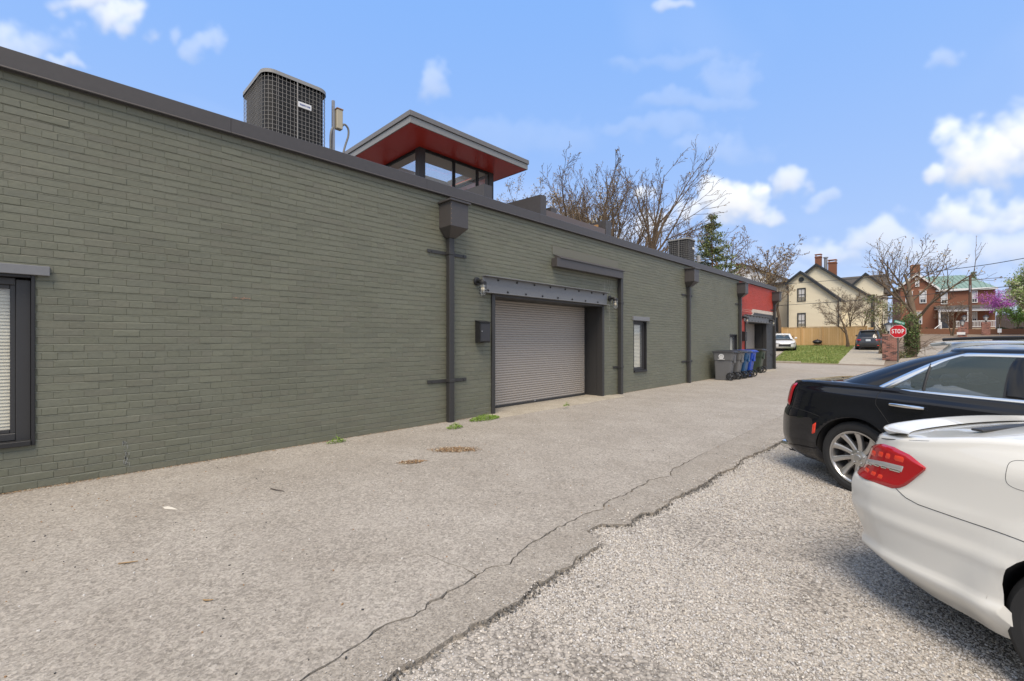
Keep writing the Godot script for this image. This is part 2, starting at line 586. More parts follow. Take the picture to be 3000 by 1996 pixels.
func build_ground() -> void:
	var b := sheet(-260, 260, 60, -400, 104, 184, -0.02)
	structure("ground", b, M.soil)
	# street across the end of the alley
	b = B.new()
	b.poly(PackedVector2Array([Vector2(-90, 28.6), Vector2(-6.9, 28.3), Vector2(-5.7, 25.0), Vector2(-3.0, 22.6), Vector2(0, 20.6), Vector2(4, 19.6), Vector2(90, 19.6), Vector2(90, 34.2), Vector2(-90, 34.2)]), 0.05, flat(-0.005))
	structure("street", b, M.street)
	# kerb along the far side
	b = B.new()
	b.box(Vector3(-48.4, 0.04, -34.27), Vector3(83, 0.16, 0.14), 0.02)
	structure("kerb", b, M.concrete)
	# gravel lot
	b = B.new()
	b.poly(PackedVector2Array([Vector2(-2.4, -14), Vector2(60, -14), Vector2(60, 19.5), Vector2(3, 20), Vector2(-2.4, 22.8)]), 0.03, flat(-0.03))
	structure("gravel_lot", b, M.gravel)
	# alley asphalt, split lengthwise by the long crack
	var edge_pts := [Vector2(-1.84, -14), Vector2(-1.75, -6), Vector2(-1.83, -2), Vector2(-1.76, 0)]
	for p in [[-1.79, 1.01], [-1.81, 1.27], [-1.81, 1.49], [-1.78, 1.78], [-1.82, 2.08], [-1.82, 2.32], [-1.83, 2.51], [-1.85, 2.72], [-1.86, 2.88], [-1.99, 2.91], [-2.04, 2.94], [-2.02, 3.12], [-1.87, 3.31], [-1.93, 3.52], [-1.85, 3.68], [-1.88, 4.09], [-1.86, 4.4], [-1.83, 4.71], [-1.88, 5.2], [-1.82, 5.61], [-1.88, 6.17], [-1.8, 6.92], [-1.79, 7.45], [-1.84, 10.0], [-1.7, 14.0], [-1.8, 18.0], [-1.5, 21.6]]:
		edge_pts.append(Vector2(p[0], p[1]))
	var edge := wander(edge_pts, 0.035, 0.035, 4)
	var crack_pts := [Vector2(-2.1, -14), Vector2(-2.05, -3), Vector2(-2.02, 0.2)]
	for p in [[-2.06, 0.95], [-2.1, 1.07], [-2.12, 1.22], [-2.08, 1.37], [-2.12, 1.52], [-2.14, 1.71], [-2.15, 1.89], [-2.17, 2.01], [-2.11, 2.15], [-2.17, 2.29], [-2.21, 2.51], [-2.24, 2.72], [-2.24, 2.97], [-2.26, 3.19], [-2.2, 3.4], [-2.29, 3.64], [-2.25, 3.89], [-2.27, 4.22], [-2.29, 4.52], [-2.21, 4.76], [-2.3, 5.08], [-2.31, 5.53], [-2.32, 5.89], [-2.36, 8.0], [-2.4, 14.0], [-2.6, 22.0]]:
		crack_pts.append(Vector2(p[0], p[1]))
	var crack := wander(crack_pts, 0.03, 0.022, 8)
	var gap := noise_of(FastNoiseLite.TYPE_SIMPLEX, 2.5, 12, 3)
	var gap_at := func(p: Vector2) -> float:
		return maxf(0.0, (0.0058 + 0.0065 * gap.get_noise_1d(p.y * 3.0)) * smoothstep(6.3, 5.2, p.y))
	var lane := PackedVector2Array([Vector2(-7.0, -14)])
	for p in crack:
		lane.append(p - Vector2(gap_at.call(p), 0))
		# short side crack that runs off to the left
		if p.y > 1.87 and p.y < 1.9 and lane.size() > 3 and not lane.has(Vector2(-2.63, 1.605)):
			for q in [[-2.3, 1.885], [-2.40, 1.852], [-2.52, 1.842], [-2.62, 1.828], [-2.66, 1.74], [-2.68, 1.69], [-2.63, 1.605], [-2.684, 1.692], [-2.664, 1.745], [-2.624, 1.835], [-2.52, 1.848], [-2.40, 1.859], [-2.3, 1.892]]:
				lane.append(Vector2(q[0], q[1]))
			lane.append(p + Vector2(-0.004, 0.01))
	lane.append_array(PackedVector2Array([Vector2(-3.2, 23.4), Vector2(-4.3, 24.0), Vector2(-5.6, 25.3), Vector2(-6.3, 27.4), Vector2(-7.0, 27.8)]))
	var a := B.new()
	a.poly(lane, 0.06, flat(0.0))
	structure("alley", a, M.asphalt)
	var strip := PackedVector2Array()
	for p in crack:
		strip.append(p + Vector2(gap_at.call(p), 0))
	for i in edge.size():
		strip.append(edge[edge.size() - 1 - i])
	a = B.new()
	a.poly(strip, 0.06, flat(-0.003))
	structure("alley_edge", a, M.worn_asphalt)
	build_gravel(edge)
	build_edge_crumbs(edge)


func build_edge_crumbs(edge: PackedVector2Array) -> void:
	# black crumbs broken off the asphalt, lying along its edge
	var b := B.new()
	var r := RandomNumberGenerator.new()
	r.seed = 88
	for i in edge.size() - 1:
		var p := edge[i]
		if p.y < 0.6 or p.y > 9.0:
			continue
		var n := int(2 + 18 * pow(absf(sin(p.y * 2.3) * sin(p.y * 0.9 + 0.6)), 1.5))
		for k in n:
			var q := p.lerp(edge[i + 1], r.randf())
			var out := absf(r.randfn()) * 0.03 - 0.008
			var s := r.randf_range(0.003, 0.010)
			var t := r.randf_range(0.05, 0.2)
			b.col = Color(t * 1.06, t, t * 0.9)
			b.box(Vector3(q.x + out, -0.026 + r.randf() * 0.018, -q.y), Vector3(s, s * 0.8, s * 1.3), 0.0, Basis.from_euler(Vector3(r.randf(), r.randf() * TAU, r.randf())))
	var o := obj("asphalt_crumbs", b, M.tinted)
	o.set_meta("kind", "stuff")
	tag(o, "dark crumbs of broken asphalt along the edge of the gravel", "crumbs")


func build_gravel(edge: PackedVector2Array) -> void:
	# loose stones where the photograph shows them one by one
	var r := RandomNumberGenerator.new()
	r.seed = 77
	var kinds := []
	for k in 4:
		var b := B.new()
		var ico := []
		var g := (1.0 + sqrt(5.0)) / 2.0
		for p in [[-1, g, 0], [1, g, 0], [-1, -g, 0], [1, -g, 0], [0, -1, g], [0, 1, g], [0, -1, -g], [0, 1, -g], [g, 0, -1], [g, 0, 1], [-g, 0, -1], [-g, 0, 1]]:
			ico.append(Vector3(p[0], p[1], p[2]).normalized() * r.randf_range(0.62, 1.15) * Vector3(1.0, 0.62, 0.8))
		for f in [[0, 11, 5], [0, 5, 1], [0, 1, 7], [0, 7, 10], [0, 10, 11], [1, 5, 9], [5, 11, 4], [11, 10, 2], [10, 7, 6], [7, 1, 8], [3, 9, 4], [3, 4, 2], [3, 2, 6], [3, 6, 8], [3, 8, 9], [4, 9, 5], [2, 4, 11], [6, 2, 10], [8, 6, 7], [9, 8, 1]]:
			b.tri(ico[f[0]], ico[f[1]], ico[f[2]])
		kinds.append(b.mesh())
	var sm := mat("stone", Color(1, 1, 1), 1.0)
	sm.metallic_specular = 0.15
	sm.vertex_color_use_as_albedo = true
	var bare := noise_of(FastNoiseLite.TYPE_SIMPLEX_SMOOTH, 0.55, 31, 3)
	var lists := [[], [], [], []]
	var edge_x := func(z: float) -> float:
		var best := -1.8
		for i in range(0, edge.size() - 1):
			if edge[i].y <= -z and edge[i + 1].y > -z:
				best = edge[i].x
		return best
	var ex := PackedFloat32Array()
	for i in 200:
		ex.append(edge_x.call(1.0 - i * 0.06))
	# bands of distance: [number per square metre, size]
	var z := 0.6
	while z > -9.6:
		var x0: float = ex[clampi(int((1.0 - z) / 0.06), 0, 199)]
		var x := x0 - 0.25
		while x < 3.2:
			var c := Vector2(x + 0.05, z - 0.05)
			var dp := -c.x * cam_s - c.y * cam_c
			var la := c.x * cam_c - c.y * cam_s
			if dp > 0.9 and absf(la / dp) < 1.22 and 1.54 / dp < 0.86:
				var far := clampf((dp - 2.0) / 5.0, 0, 1)
				var per := lerpf(12500.0, 4200.0, far) * 0.01
				var worn := smoothstep(0.10, 0.40, bare.get_noise_2d(c.x, c.y * 1.2 + 4.0))
				worn = maxf(worn, smoothstep(1.1, 0.35, Vector2((c.x + 0.75) / 0.75, (c.y + 4.35) / 0.95).length() + 0.35 * bare.get_noise_2d(c.x * 4.0, c.y * 4.0)))
				var count := int(per * (1.0 - 0.8 * worn) + r.randf())
				for k in count:
					var size := lerpf(0.0044, 0.0068, far) * (0.6 + 1.3 * pow(r.randf(), 3.0))
					var p := Vector3(x + r.randf() * 0.1, -0.03 + size * r.randf_range(0.0, 0.7), z - r.randf() * 0.1)
					if p.x < x0 + 0.004:
						# a few stones lie kicked up on the asphalt
						if r.randf() > 0.22 * exp((p.x - x0) * 14.0):
							continue
						p.y = size * 0.4
					var bs := Basis.from_euler(Vector3(r.randf_range(-0.5, 0.5), r.randf() * TAU, r.randf_range(-0.5, 0.5))).scaled(Vector3.ONE * size)
					var tone := r.randf_range(0.36, 0.57)
					var warm := r.randf()
					lists[r.randi() % 4].append([Transform3D(bs, p), Color(tone * (1.02 + 0.08 * warm), tone, tone * (0.97 - 0.13 * warm) + 0.005)])
			x += 0.1
		z -= 0.1
	var holder := thing("loose_gravel", "pale grey crushed stone gravel scattered over the parking lot", "gravel")
	holder.set_meta("kind", "stuff")
	for k in 4:
		var mm := MultiMesh.new()
		mm.transform_format = MultiMesh.TRANSFORM_3D
		mm.use_colors = true
		mm.mesh = kinds[k]
		mm.instance_count = lists[k].size()
		for i in lists[k].size():
			mm.set_instance_transform(i, lists[k][i][0])
			mm.set_instance_color(i, lists[k][i][1])
		var mi := MultiMeshInstance3D.new()
		mi.name = "stones"
		mi.multimesh = mm
		mi.material_override = sm
		mi.set_meta("kind", "stuff")
		holder.add_child(mi, true)


# ---------------------------------------------------------------- the long brick building

const OPENINGS := [[-1.9, -0.13, 0.44, 2.16], [6.19, 10.31, -0.2, 2.46], [11.93, 12.74, 0.55, 2.09], [20.05, 20.98, 0.62, 1.76], [22.0, 25.36, -0.2, 2.40]]


func wall_rects(s0: float, s1: float, y0: float, y1: float) -> Array:
	var cuts := [s0, s1]
	for o in OPENINGS:
		cuts.append(o[0]); cuts.append(o[1])
	cuts.sort()
	var out := []
	for i in cuts.size() - 1:
		var a: float = cuts[i]
		var b: float = cuts[i + 1]
		if b - a < 0.001 or a < s0 - 0.001 or b > s1 + 0.001:
			continue
		var hole := []
		for o in OPENINGS:
			if o[0] <= a + 0.001 and o[1] >= b - 0.001:
				hole = o
		if hole.is_empty():
			out.append([a, b, y0, y1])
		else:
			if hole[2] > y0:
				out.append([a, b, y0, hole[2]])
			out.append([a, b, hole[3], y1])
	return out


func brick_tone(s: float, y: float, r: RandomNumberGenerator) -> Color:
	var k := r.randf_range(0.95, 1.045)
	if s > 21.28 and y < 4.2:
		if s > 23.27 and y < 2.87:
			return Color(0.062, 0.066, 0.070) * k
		if (s > 23.1 and y < 3.02 and s < 26.75) and (y > 2.86 or (s < 23.28 and y > 2.70)):
			return Color(0.66, 0.56, 0.46) * k
		return Color(0.47, 0.055, 0.032) * k
	var g := Color(0.166, 0.169, 0.123)
	return g * k


func one_brick(b: B, a: float, e: float, y0: float, y1: float, f: float, r: RandomNumberGenerator, worn: float) -> void:
	# front face pillowed by thick paint, edges broken; set in the wall plane (local: s along -z)
	var ch := 0.0035
	var j := func(k: float) -> float: return r.randf_range(-k, k)
	var o := [f + j.call(0.0012), f + j.call(0.0012), f + j.call(0.0012), f + j.call(0.0012)]
	var q := 0.0015 + worn * 0.006
	var c1 := Vector3(-W + o[0], y0 + ch + absf(j.call(q)), -(a + 0.0011 + absf(j.call(q))))
	var c2 := Vector3(-W + o[1], y0 + ch + absf(j.call(q)), -(e - 0.0011 - absf(j.call(q))))
	var c3 := Vector3(-W + o[2], y1 - ch - absf(j.call(q)), -(e - 0.0011 - absf(j.call(q))))
	var c4 := Vector3(-W + o[3], y1 - ch - absf(j.call(q)), -(a + 0.0011 + absf(j.call(q))))
	var m1 := Vector3(-W + f - ch, y0, -a)
	var m2 := Vector3(-W + f - ch, y0, -e)
	var m3 := Vector3(-W + f - ch, y1, -e)
	var m4 := Vector3(-W + f - ch, y1, -a)
	var d := Vector3(-0.012, 0, 0)
	b.quad(c1, c2, c3, c4)
	b.quad(m1, m2, c2, c1); b.quad(c2, m2, m3, c3); b.quad(c4, c3, m3, m4); b.quad(m1, c1, c4, m4)
	b.quad(m1 + d, m2 + d, m2, m1); b.quad(m2, m2 + d, m3 + d, m3); b.quad(m4, m3, m3 + d, m4 + d); b.quad(m1 + d, m1, m4, m4 + d)


func build_building() -> void:
	var bd := thing("brick_building", "long low olive green painted brick building with a red end bay and dark metal coping", "building")
	# masonry behind the brick faces (the joints show it)
	var core := B.new()
	for q in wall_rects(-3.0, 27.05, -0.2, 4.15):
		var sp := [[q[0], q[1]]]
		for cut in [21.28, 23.27]:
			var more := []
			for p in sp:
				if p[0] < cut - 0.01 and p[1] > cut + 0.01:
					more.append([p[0], cut]); more.append([cut, p[1]])
				else:
					more.append(p)
			sp = more
		for p in sp:
			var mid: float = (p[0] + p[1]) * 0.5
			core.col = Color(0.146, 0.151, 0.109)
			if mid > 21.28:
				core.col = Color(0.40, 0.048, 0.028) if (mid < 23.27 or q[2] > 2.3) else Color(0.055, 0.058, 0.062)
			core.box(Vector3(-W - 0.1595, (q[2] + q[3]) * 0.5, -mid), Vector3(0.306, q[3] - q[2], p[1] - p[0]))
	obj("wall", core, M.brick, bd)
	# brick faces: common bond, each brick laid for itself
	var r := RandomNumberGenerator.new()
	r.seed = 5
	var course := 0.0813
	var joint := 0.0105
	var fade := noise_of(FastNoiseLite.TYPE_SIMPLEX_SMOOTH, 0.9, 66, 3)
	var rest := B.new()
	var picked := 0
	var lone := []
	for k in 52:
		var y0 := -0.08 + k * course
		var y1 := y0 + course - joint
		if y1 > 4.16:
			break
		var ym := (y0 + y1) * 0.5
		var runs := [[-3.0, 27.05]]
		for o in OPENINGS:
			if ym > o[2] and ym < o[3]:
				var more := []
				for q in runs:
					if o[0] > q[0] and o[1] < q[1]:
						more.append([q[0], o[0]]); more.append([o[1], q[1]])
					else:
						more.append(q)
				runs = more
		for q in runs:
			# sloping bed joint under this course
			for cut in [[q[0], minf(q[1], 21.28)], [maxf(q[0], 21.28), q[1]]]:
				if cut[1] - cut[0] > 0.01:
					rest.col = brick_tone((cut[0] + cut[1]) * 0.5, ym, r)
					rest.quad(wp(cut[0], y0 - joint, 0.0004), wp(cut[1], y0 - joint, 0.0004), wp(cut[1], y0 + 0.001, -0.0064), wp(cut[0], y0 + 0.001, -0.0064))
			var s: float = q[0]
			var header := k % 7 == 3
			var unit := 0.114 if header else 0.23
			var off := (k % 2) * 0.115 if not header else 0.03
			s = floorf((q[0] - off) / unit) * unit + off
			while s < q[1] - 0.02:
				var a := maxf(s, q[0]) + 0.0
				var e: float = minf(s + unit, q[1])
				if e - a > 0.025:
					var worn := r.randf()
					worn = worn if ym > 3.7 and r.randf() < 0.5 else (worn if worn > 0.93 else 0.0)
					var f := r.randf_range(-0.0012, 0.0016) + (0.003 * worn if ym > 3.7 else 0.0)
					var tone := brick_tone((a + e) * 0.5, ym, r) * (1.0 + 0.11 * fade.get_noise_2d((a + e) * 0.5, ym * 1.6))
					if a > -0.13 and s < 1.6 and picked < 300 and e - a > 0.09:
						lone.append([a, e, y0, y1, f, tone, worn])
					else:
						rest.col = tone
						one_brick(rest, a, e, y0, y1, f, r, worn)
				s += unit
	lone.sort_custom(func(p, q): return p[0] < q[0])
	for i in lone.size():
		var p: Array = lone[i]
		if i < 300:
			var one := B.new()
			one.col = p[5]
			one_brick(one, p[0], p[1], p[2], p[3], p[4], r, p[6])
			obj("brick", one, M.brick, bd)
		else:
			rest.col = p[5]
			one_brick(rest, p[0], p[1], p[2], p[3], p[4], r, p[6])
	var ro := obj("brickwork", rest, M.brick, bd)
	ro.set_meta("kind", "stuff")
	# back, ends, roof deck and floor
	var sh := B.new()
	sh.box(Vector3(-17.0, 2.0, -12.0), Vector3(0.3, 4.6, 30.4))
	sh.box(Vector3(-11.9, 2.0, 3.0), Vector3(9.9, 4.5, 0.3))
	obj("rear_wall", sh, M.interior, bd)
	var ew := B.new()
	ew.box(Vector3(-11.9, 1.98, -26.9), Vector3(9.9, 4.33, 0.3))
	obj("end_wall", ew, M.interior, bd)
	var rd := B.new()
	rd.box(Vector3(-11.87, 4.0, -12.0), Vector3(9.9, 0.2, 29.5))
	obj("roof", rd, M.roof_deck, bd)
	var fl := B.new()
	fl.box(Vector3(-11.9, -0.08, -12.0), Vector3(9.8, 0.16, 29.5))
	obj("floor", fl, M.interior, bd)
	# metal coping in lengths, with a small drip lip
	var joints := [-3.05, 1.588, 4.6, 7.65, 10.7, 13.75, 16.8, 19.85, 22.9, 25.0, 27.1]
	for i in joints.size() - 1:
		var c := B.new()
		var l: float = joints[i + 1] - joints[i] - 0.004
		var zm: float = -(joints[i] + joints[i + 1]) * 0.5
		var pr := PackedVector2Array([Vector2(-0.36, 4.37), Vector2(0.045, 4.358), Vector2(0.052, 4.352), Vector2(0.052, 4.178), Vector2(0.072, 4.158), Vector2(0.068, 4.15), Vector2(0.03, 4.165), Vector2(0.03, 4.33), Vector2(-0.36, 4.33)])
		c.poly(pr, l, Transform3D(Basis(), Vector3(-W, 0, zm + l * 0.5)))
		obj("coping", c, M.coping, bd)
	# parapet behind the coping
	var pp := B.new()
	pp.box(Vector3(-W - 0.14, 4.24, -12.02), Vector3(0.26, 0.18, 30.1))
	obj("parapet", pp, M.roof_deck, bd)
	paint_marks(bd)
	brick_window(bd, OPENINGS[0], -0.025, 2.158, 0.10, true)
	brick_window(bd, OPENINGS[2], 12.85, 2.092, 0.125, false)
	brick_window(bd, OPENINGS[3], 0.0, 0.0, 0.0, false)
	garage_bay(bd, OPENINGS[1], 5.95, 10.46, 2.45, 2.79, 0.0)
	garage_bay(bd, OPENINGS[4], 21.9, 25.72, 2.37, 2.69, 1.0)


func paint_marks(bd: Node3D) -> void:
	# white drips under the gutter outlet and a chalky scrape low on the wall
	var r := RandomNumberGenerator.new()
	r.seed = 64
	var b := B.new()
	for k in 9:
		var s := 10.28 + k * 0.06 + r.randf_range(-0.02, 0.02)
		var y := r.randf_range(3.0, 3.2)
		var end := y - r.randf_range(0.15, 0.6)
		if k == 6:
			end = 1.75
		if s < 10.47:
			end = maxf(end, 2.8)
		while y > end:
			var l := r.randf_range(0.02, 0.12)
			if r.randf() < 0.72:
				b.box(wp(s + r.randf_range(-0.002, 0.002), y - l * 0.5, 0.0022), Vector3(0.0012, l, r.randf_range(0.003, 0.007)))
			y -= l
	obj("paint_drips", b, mat("drip", Color(0.42, 0.42, 0.38), 0.8), bd)
	b = B.new()
	for k in 46:
		var y := r.randf_range(0.10, 0.36)
		b.box(wp(0.56 + r.randfn() * 0.012 + (0.36 - y) * 0.03, y, 0.002), Vector3(0.0012, r.randf_range(0.008, 0.04), r.randf_range(0.002, 0.008)), 0.0, Basis(Vector3(1, 0, 0), r.randf_range(-0.2, 0.2)))
	obj("chalk_scrape", b, mat("chalk", Color(0.27, 0.275, 0.25), 0.9), bd)
	b = B.new()
	for k in 26:
		b.box(wp(1.72 + r.randf_range(-0.10, 0.10), 2.055 + r.randfn() * 0.005, 0.002), Vector3(0.0012, r.randf_range(0.003, 0.009), r.randf_range(0.006, 0.02)))
	obj("chipped_paint", b, mat("chip", Color(0.42, 0.25, 0.17), 0.9), bd)


func brick_window(bd: Node3D, o: Array, lint_end: float, lint_y: float, lint_h: float, steel_box: bool) -> void:
	var w := group_node("window", bd)
	var s0: float = o[0]
	var s1: float = o[1]
	var y0: float = o[2]
	var y1: float = o[3]
	var sm := (s0 + s1) * 0.5
	var ym := (y0 + y1) * 0.5
	if lint_h > 0.0:
		var l := B.new()
		var la := s0 - 0.08 if not steel_box else s0
		l.box(Vector3(-W + 0.02, lint_y + lint_h * 0.5, -(la + lint_end) * 0.5), Vector3(0.06, lint_h - 0.004, lint_end - la), 0.004)
		obj("lintel", l, M.steel, w)
	# lining set in the opening
	var ln := B.new()
	var dep := 0.24
	var tk := 0.028
	var outx := 0.016 if steel_box else 0.006
	for e in [[s0 + tk * 0.5, ym, tk, y1 - y0], [s1 - tk * 0.5, ym, tk, y1 - y0]]:
		ln.box(Vector3(-W + outx - dep * 0.5, e[1], -e[0]), Vector3(dep, e[3] - 0.002, e[2]), 0.003)
	ln.box(Vector3(-W + outx - dep * 0.5, y1 - tk * 0.5, -sm), Vector3(dep - 0.002, tk, s1 - s0 - 2 * tk - 0.002), 0.003)
	obj("lining", ln, M.black, w)
	var sl := B.new()
	sl.box(Vector3(-W + 0.012 - 0.10, y0 + 0.03, -sm), Vector3(0.25, 0.05, s1 - s0 - 2 * tk - 0.002), 0.004)
	obj("sill", sl, M.black, w)
	var fr := B.new()
	var fx := -W - 0.10
	var a := s0 + tk + 0.002
	var e := s1 - tk - 0.002
	var fw := 0.105 if steel_box else 0.07
	for p in [a + fw * 0.5, e - fw * 0.5]:
		fr.box(Vector3(fx, ym, -p), Vector3(0.07, y1 - y0 - 0.09, fw), 0.006)
	for p in [y0 + 0.057 + fw * 0.35, y1 - tk - 0.002 - fw * 0.35]:
		fr.box(Vector3(fx, p, -sm), Vector3(0.066, fw * 0.7, e - a - 2 * fw), 0.006)
	obj("frame", fr, M.frame_grey, w)
	var sash := B.new()
	var a2 := a + fw
	var e2 := e - fw
	var b0 := y0 + 0.057 + fw * 0.7
	var b1 := y1 - tk - 0.002 - fw * 0.7
	for p in [a2 + 0.02, e2 - 0.02]:
		sash.box(Vector3(fx - 0.008, (b0 + b1) * 0.5, -p), Vector3(0.045, b1 - b0, 0.038), 0.004)
	for p in [b0 + 0.02, b1 - 0.02]:
		sash.box(Vector3(fx - 0.008, p, -sm), Vector3(0.043, 0.038, e2 - a2 - 0.08), 0.004)
	obj("sash", sash, M.frame_grey, w)
	var gl := B.new()
	gl.quad(Vector3(fx, b0 + 0.03, -(a2 + 0.03)), Vector3(fx, b0 + 0.03, -(e2 - 0.03)), Vector3(fx, b1 - 0.03, -(e2 - 0.03)), Vector3(fx, b1 - 0.03, -(a2 + 0.03)))
	obj("pane", gl, M.glass, w)
	var y := b0 + 0.05
	var slat := B.new()
	slat.box(Vector3.ZERO, Vector3(0.002, 0.036, e2 - a2 - 0.085), 0.0, Basis(Vector3(0, 0, 1), 0.42))
	var slat_mesh := slat.mesh()
	while y < b1 - 0.04:
		var o2 := obj("blind_slat", slat_mesh, M.blind, w)
		o2.position = Vector3(fx - 0.055, y, -sm)
		o2.rotation.z = rng.randf_range(-0.05, 0.05)
		y += 0.034 if steel_box else 0.042
	# room behind
	var room := B.new()
	room.box(Vector3(-W - 0.75, ym, -sm), Vector3(0.02, y1 - y0 + 0.6, s1 - s0 + 0.6))
	obj("room_wall", room, M.interior, w)


func garage_bay(bd: Node3D, o: Array, b0: float, b1: float, by0: float, by1: float, which: float) -> void:
	var s0: float = o[0]
	var s1: float = o[1]
	var y1: float = o[3]
	# steel jambs and head of the deep opening
	var j := group_node("door_frame", bd)
	var jl := B.new()
	jl.box(Vector3(-W - 0.27, y1 * 0.5 - 0.02, -(s0 + 0.045)), Vector3(0.62, y1 - 0.002 + 0.04, 0.09), 0.006)
	obj("jamb", jl, M.charcoal, j)
	var jr := B.new()
	jr.box(Vector3(-W - 0.05, y1 * 0.5 - 0.02, -(s1 - 0.045)), Vector3(0.18, y1 + 0.038, 0.09), 0.006)
	jr.box(Vector3(-W - 0.345, y1 * 0.5 - 0.02, -(s1 - 0.037)), Vector3(0.40, y1 + 0.038, 0.072), 0.006)
	jr.box(Vector3(-W - 0.53, y1 * 0.5 - 0.02, -(s1 - 0.10)), Vector3(0.03, y1 + 0.036, 0.055), 0.004)
	obj("jamb", jr, M.charcoal, j)
	var hd := B.new()
	hd.box(Vector3(-W - 0.27, y1 - 0.03, -(s0 + s1) * 0.5), Vector3(0.60, 0.056, s1 - s0 - 0.19))
	obj("head", hd, M.charcoal, j)
	# roll-up curtain
	var d := group_node("rolling_door", bd)
	var n := 43
	var bot := 0.06
	var sh := (y1 - 0.06 - bot) / n
	var prof := PackedVector2Array()
	for k in 7:
		var t := k / 6.0
		prof.append(Vector2(0.007 * sin(PI * clampf(t * 1.12 - 0.06, 0, 1)) , lerpf(0.0035, sh - 0.002, t)))
	var pl := PackedVector2Array(prof)
	pl.append(Vector2(-0.006, sh - 0.002)); pl.append(Vector2(-0.006, 0.0035))
	var wd := s1 - s0 - 0.26
	var sl := B.new()
	sl.poly(pl, wd)
	var sm := sl.mesh()
	var dz := -(s0 + 0.10)
	for k in n:
		var sx := obj("slat", sm, M.door_slat, d)
		sx.position = Vector3(-W - 0.50 + rng.randf_range(-0.0012, 0.0012), bot + k * sh, dz)
		sx.rotation.z = rng.randf_range(-0.035, 0.035)
	var bar := B.new()
	bar.box(Vector3(-W - 0.495, 0.035, dz - wd * 0.5), Vector3(0.05, 0.05, wd), 0.006)
	obj("bottom_bar", bar, M.frame_grey, d)
	if which < 0.5:
		var lk := B.new()
		lk.box(Vector3(-W - 0.466, 0.062, dz - wd * 0.46), Vector3(0.012, 0.03, 0.07), 0.003)
		obj("lock", lk, M.galvanised, d)
	var gd := B.new()
	gd.box(Vector3(-W - 0.55, y1 * 0.5, dz - wd - 0.035), Vector3(0.06, y1 - 0.05, 0.05), 0.004)
	obj("guide", gd, M.near_black, d)
	var bk := B.new()
	bk.box(Vector3(-W - 0.66, y1 * 0.5 + 0.1, -(s0 + s1) * 0.5), Vector3(0.04, y1 + 0.4, s1 - s0 + 0.3))
	obj("backing", bk, M.near_black, d)
	# steel channel bolted over the opening
	var beam := group_node("lintel_beam", bd)
	var wb := B.new()
	var bm := -(b0 + b1) * 0.5
	var bl := b1 - b0
	wb.box(Vector3(-W + 0.014, (by0 + by1) * 0.5, bm), Vector3(0.02, by1 - by0 - 0.028, bl), 0.002)
	obj("web", wb, M.steel, beam)
	for y in [by0 + 0.007, by1 - 0.007]:
		var f := B.new()
		f.box(Vector3(-W + 0.062, y, bm), Vector3(0.118, 0.014, bl + 0.006), 0.003)
		obj("flange", f, M.steel, beam)
	var bolt := B.new()
	bolt.lathe([Vector2(0.026, 0), Vector2(0.026, 0.004), Vector2(0.018, 0.005), Vector2(0.018, 0.02), Vector2(0.013, 0.026), Vector2(0.0, 0.028)], 6, Transform3D(Basis(Vector3(0, 0, 1), -PI / 2), Vector3.ZERO))
	var bmh := bolt.mesh()
	for k in 8:
		for row in 2:
			var s := b0 + 0.14 + (k + (0.5 if row == 1 else 0.0)) * (bl - 0.25) / 7.6
			if s < b1 - 0.06:
				var bo := obj("bolt", bmh, M.bolt, beam)
				bo.position = wp(s, by0 + 0.06 if row == 0 else by1 - 0.055, 0.024)
	# concrete threshold
	var th_ := B.new()
	th_.box(Vector3(-W - 0.06, -0.03, -(s0 + s1) * 0.5 - 0.1), Vector3(1.0, 0.085, s1 - s0 + 0.5), 0.01)
	obj("threshold", th_, M.concrete, bd)


# ---------------------------------------------------------------- on the roof

func rounded_loop(hx: float, hz: float, rad: float, per: int) -> PackedVector2Array:
	var out := PackedVector2Array()
	for q in 4:
		var cx := (hx - rad) * (1.0 if q == 0 or q == 3 else -1.0)
		var cz := (hz - rad) * (1.0 if q < 2 else -1.0)
		for k in per + 1:
			var a := PI / 2 * (q + float(k) / per)
			out.append(Vector2(cx + rad * cos(a), cz + rad * sin(a)))
	return out


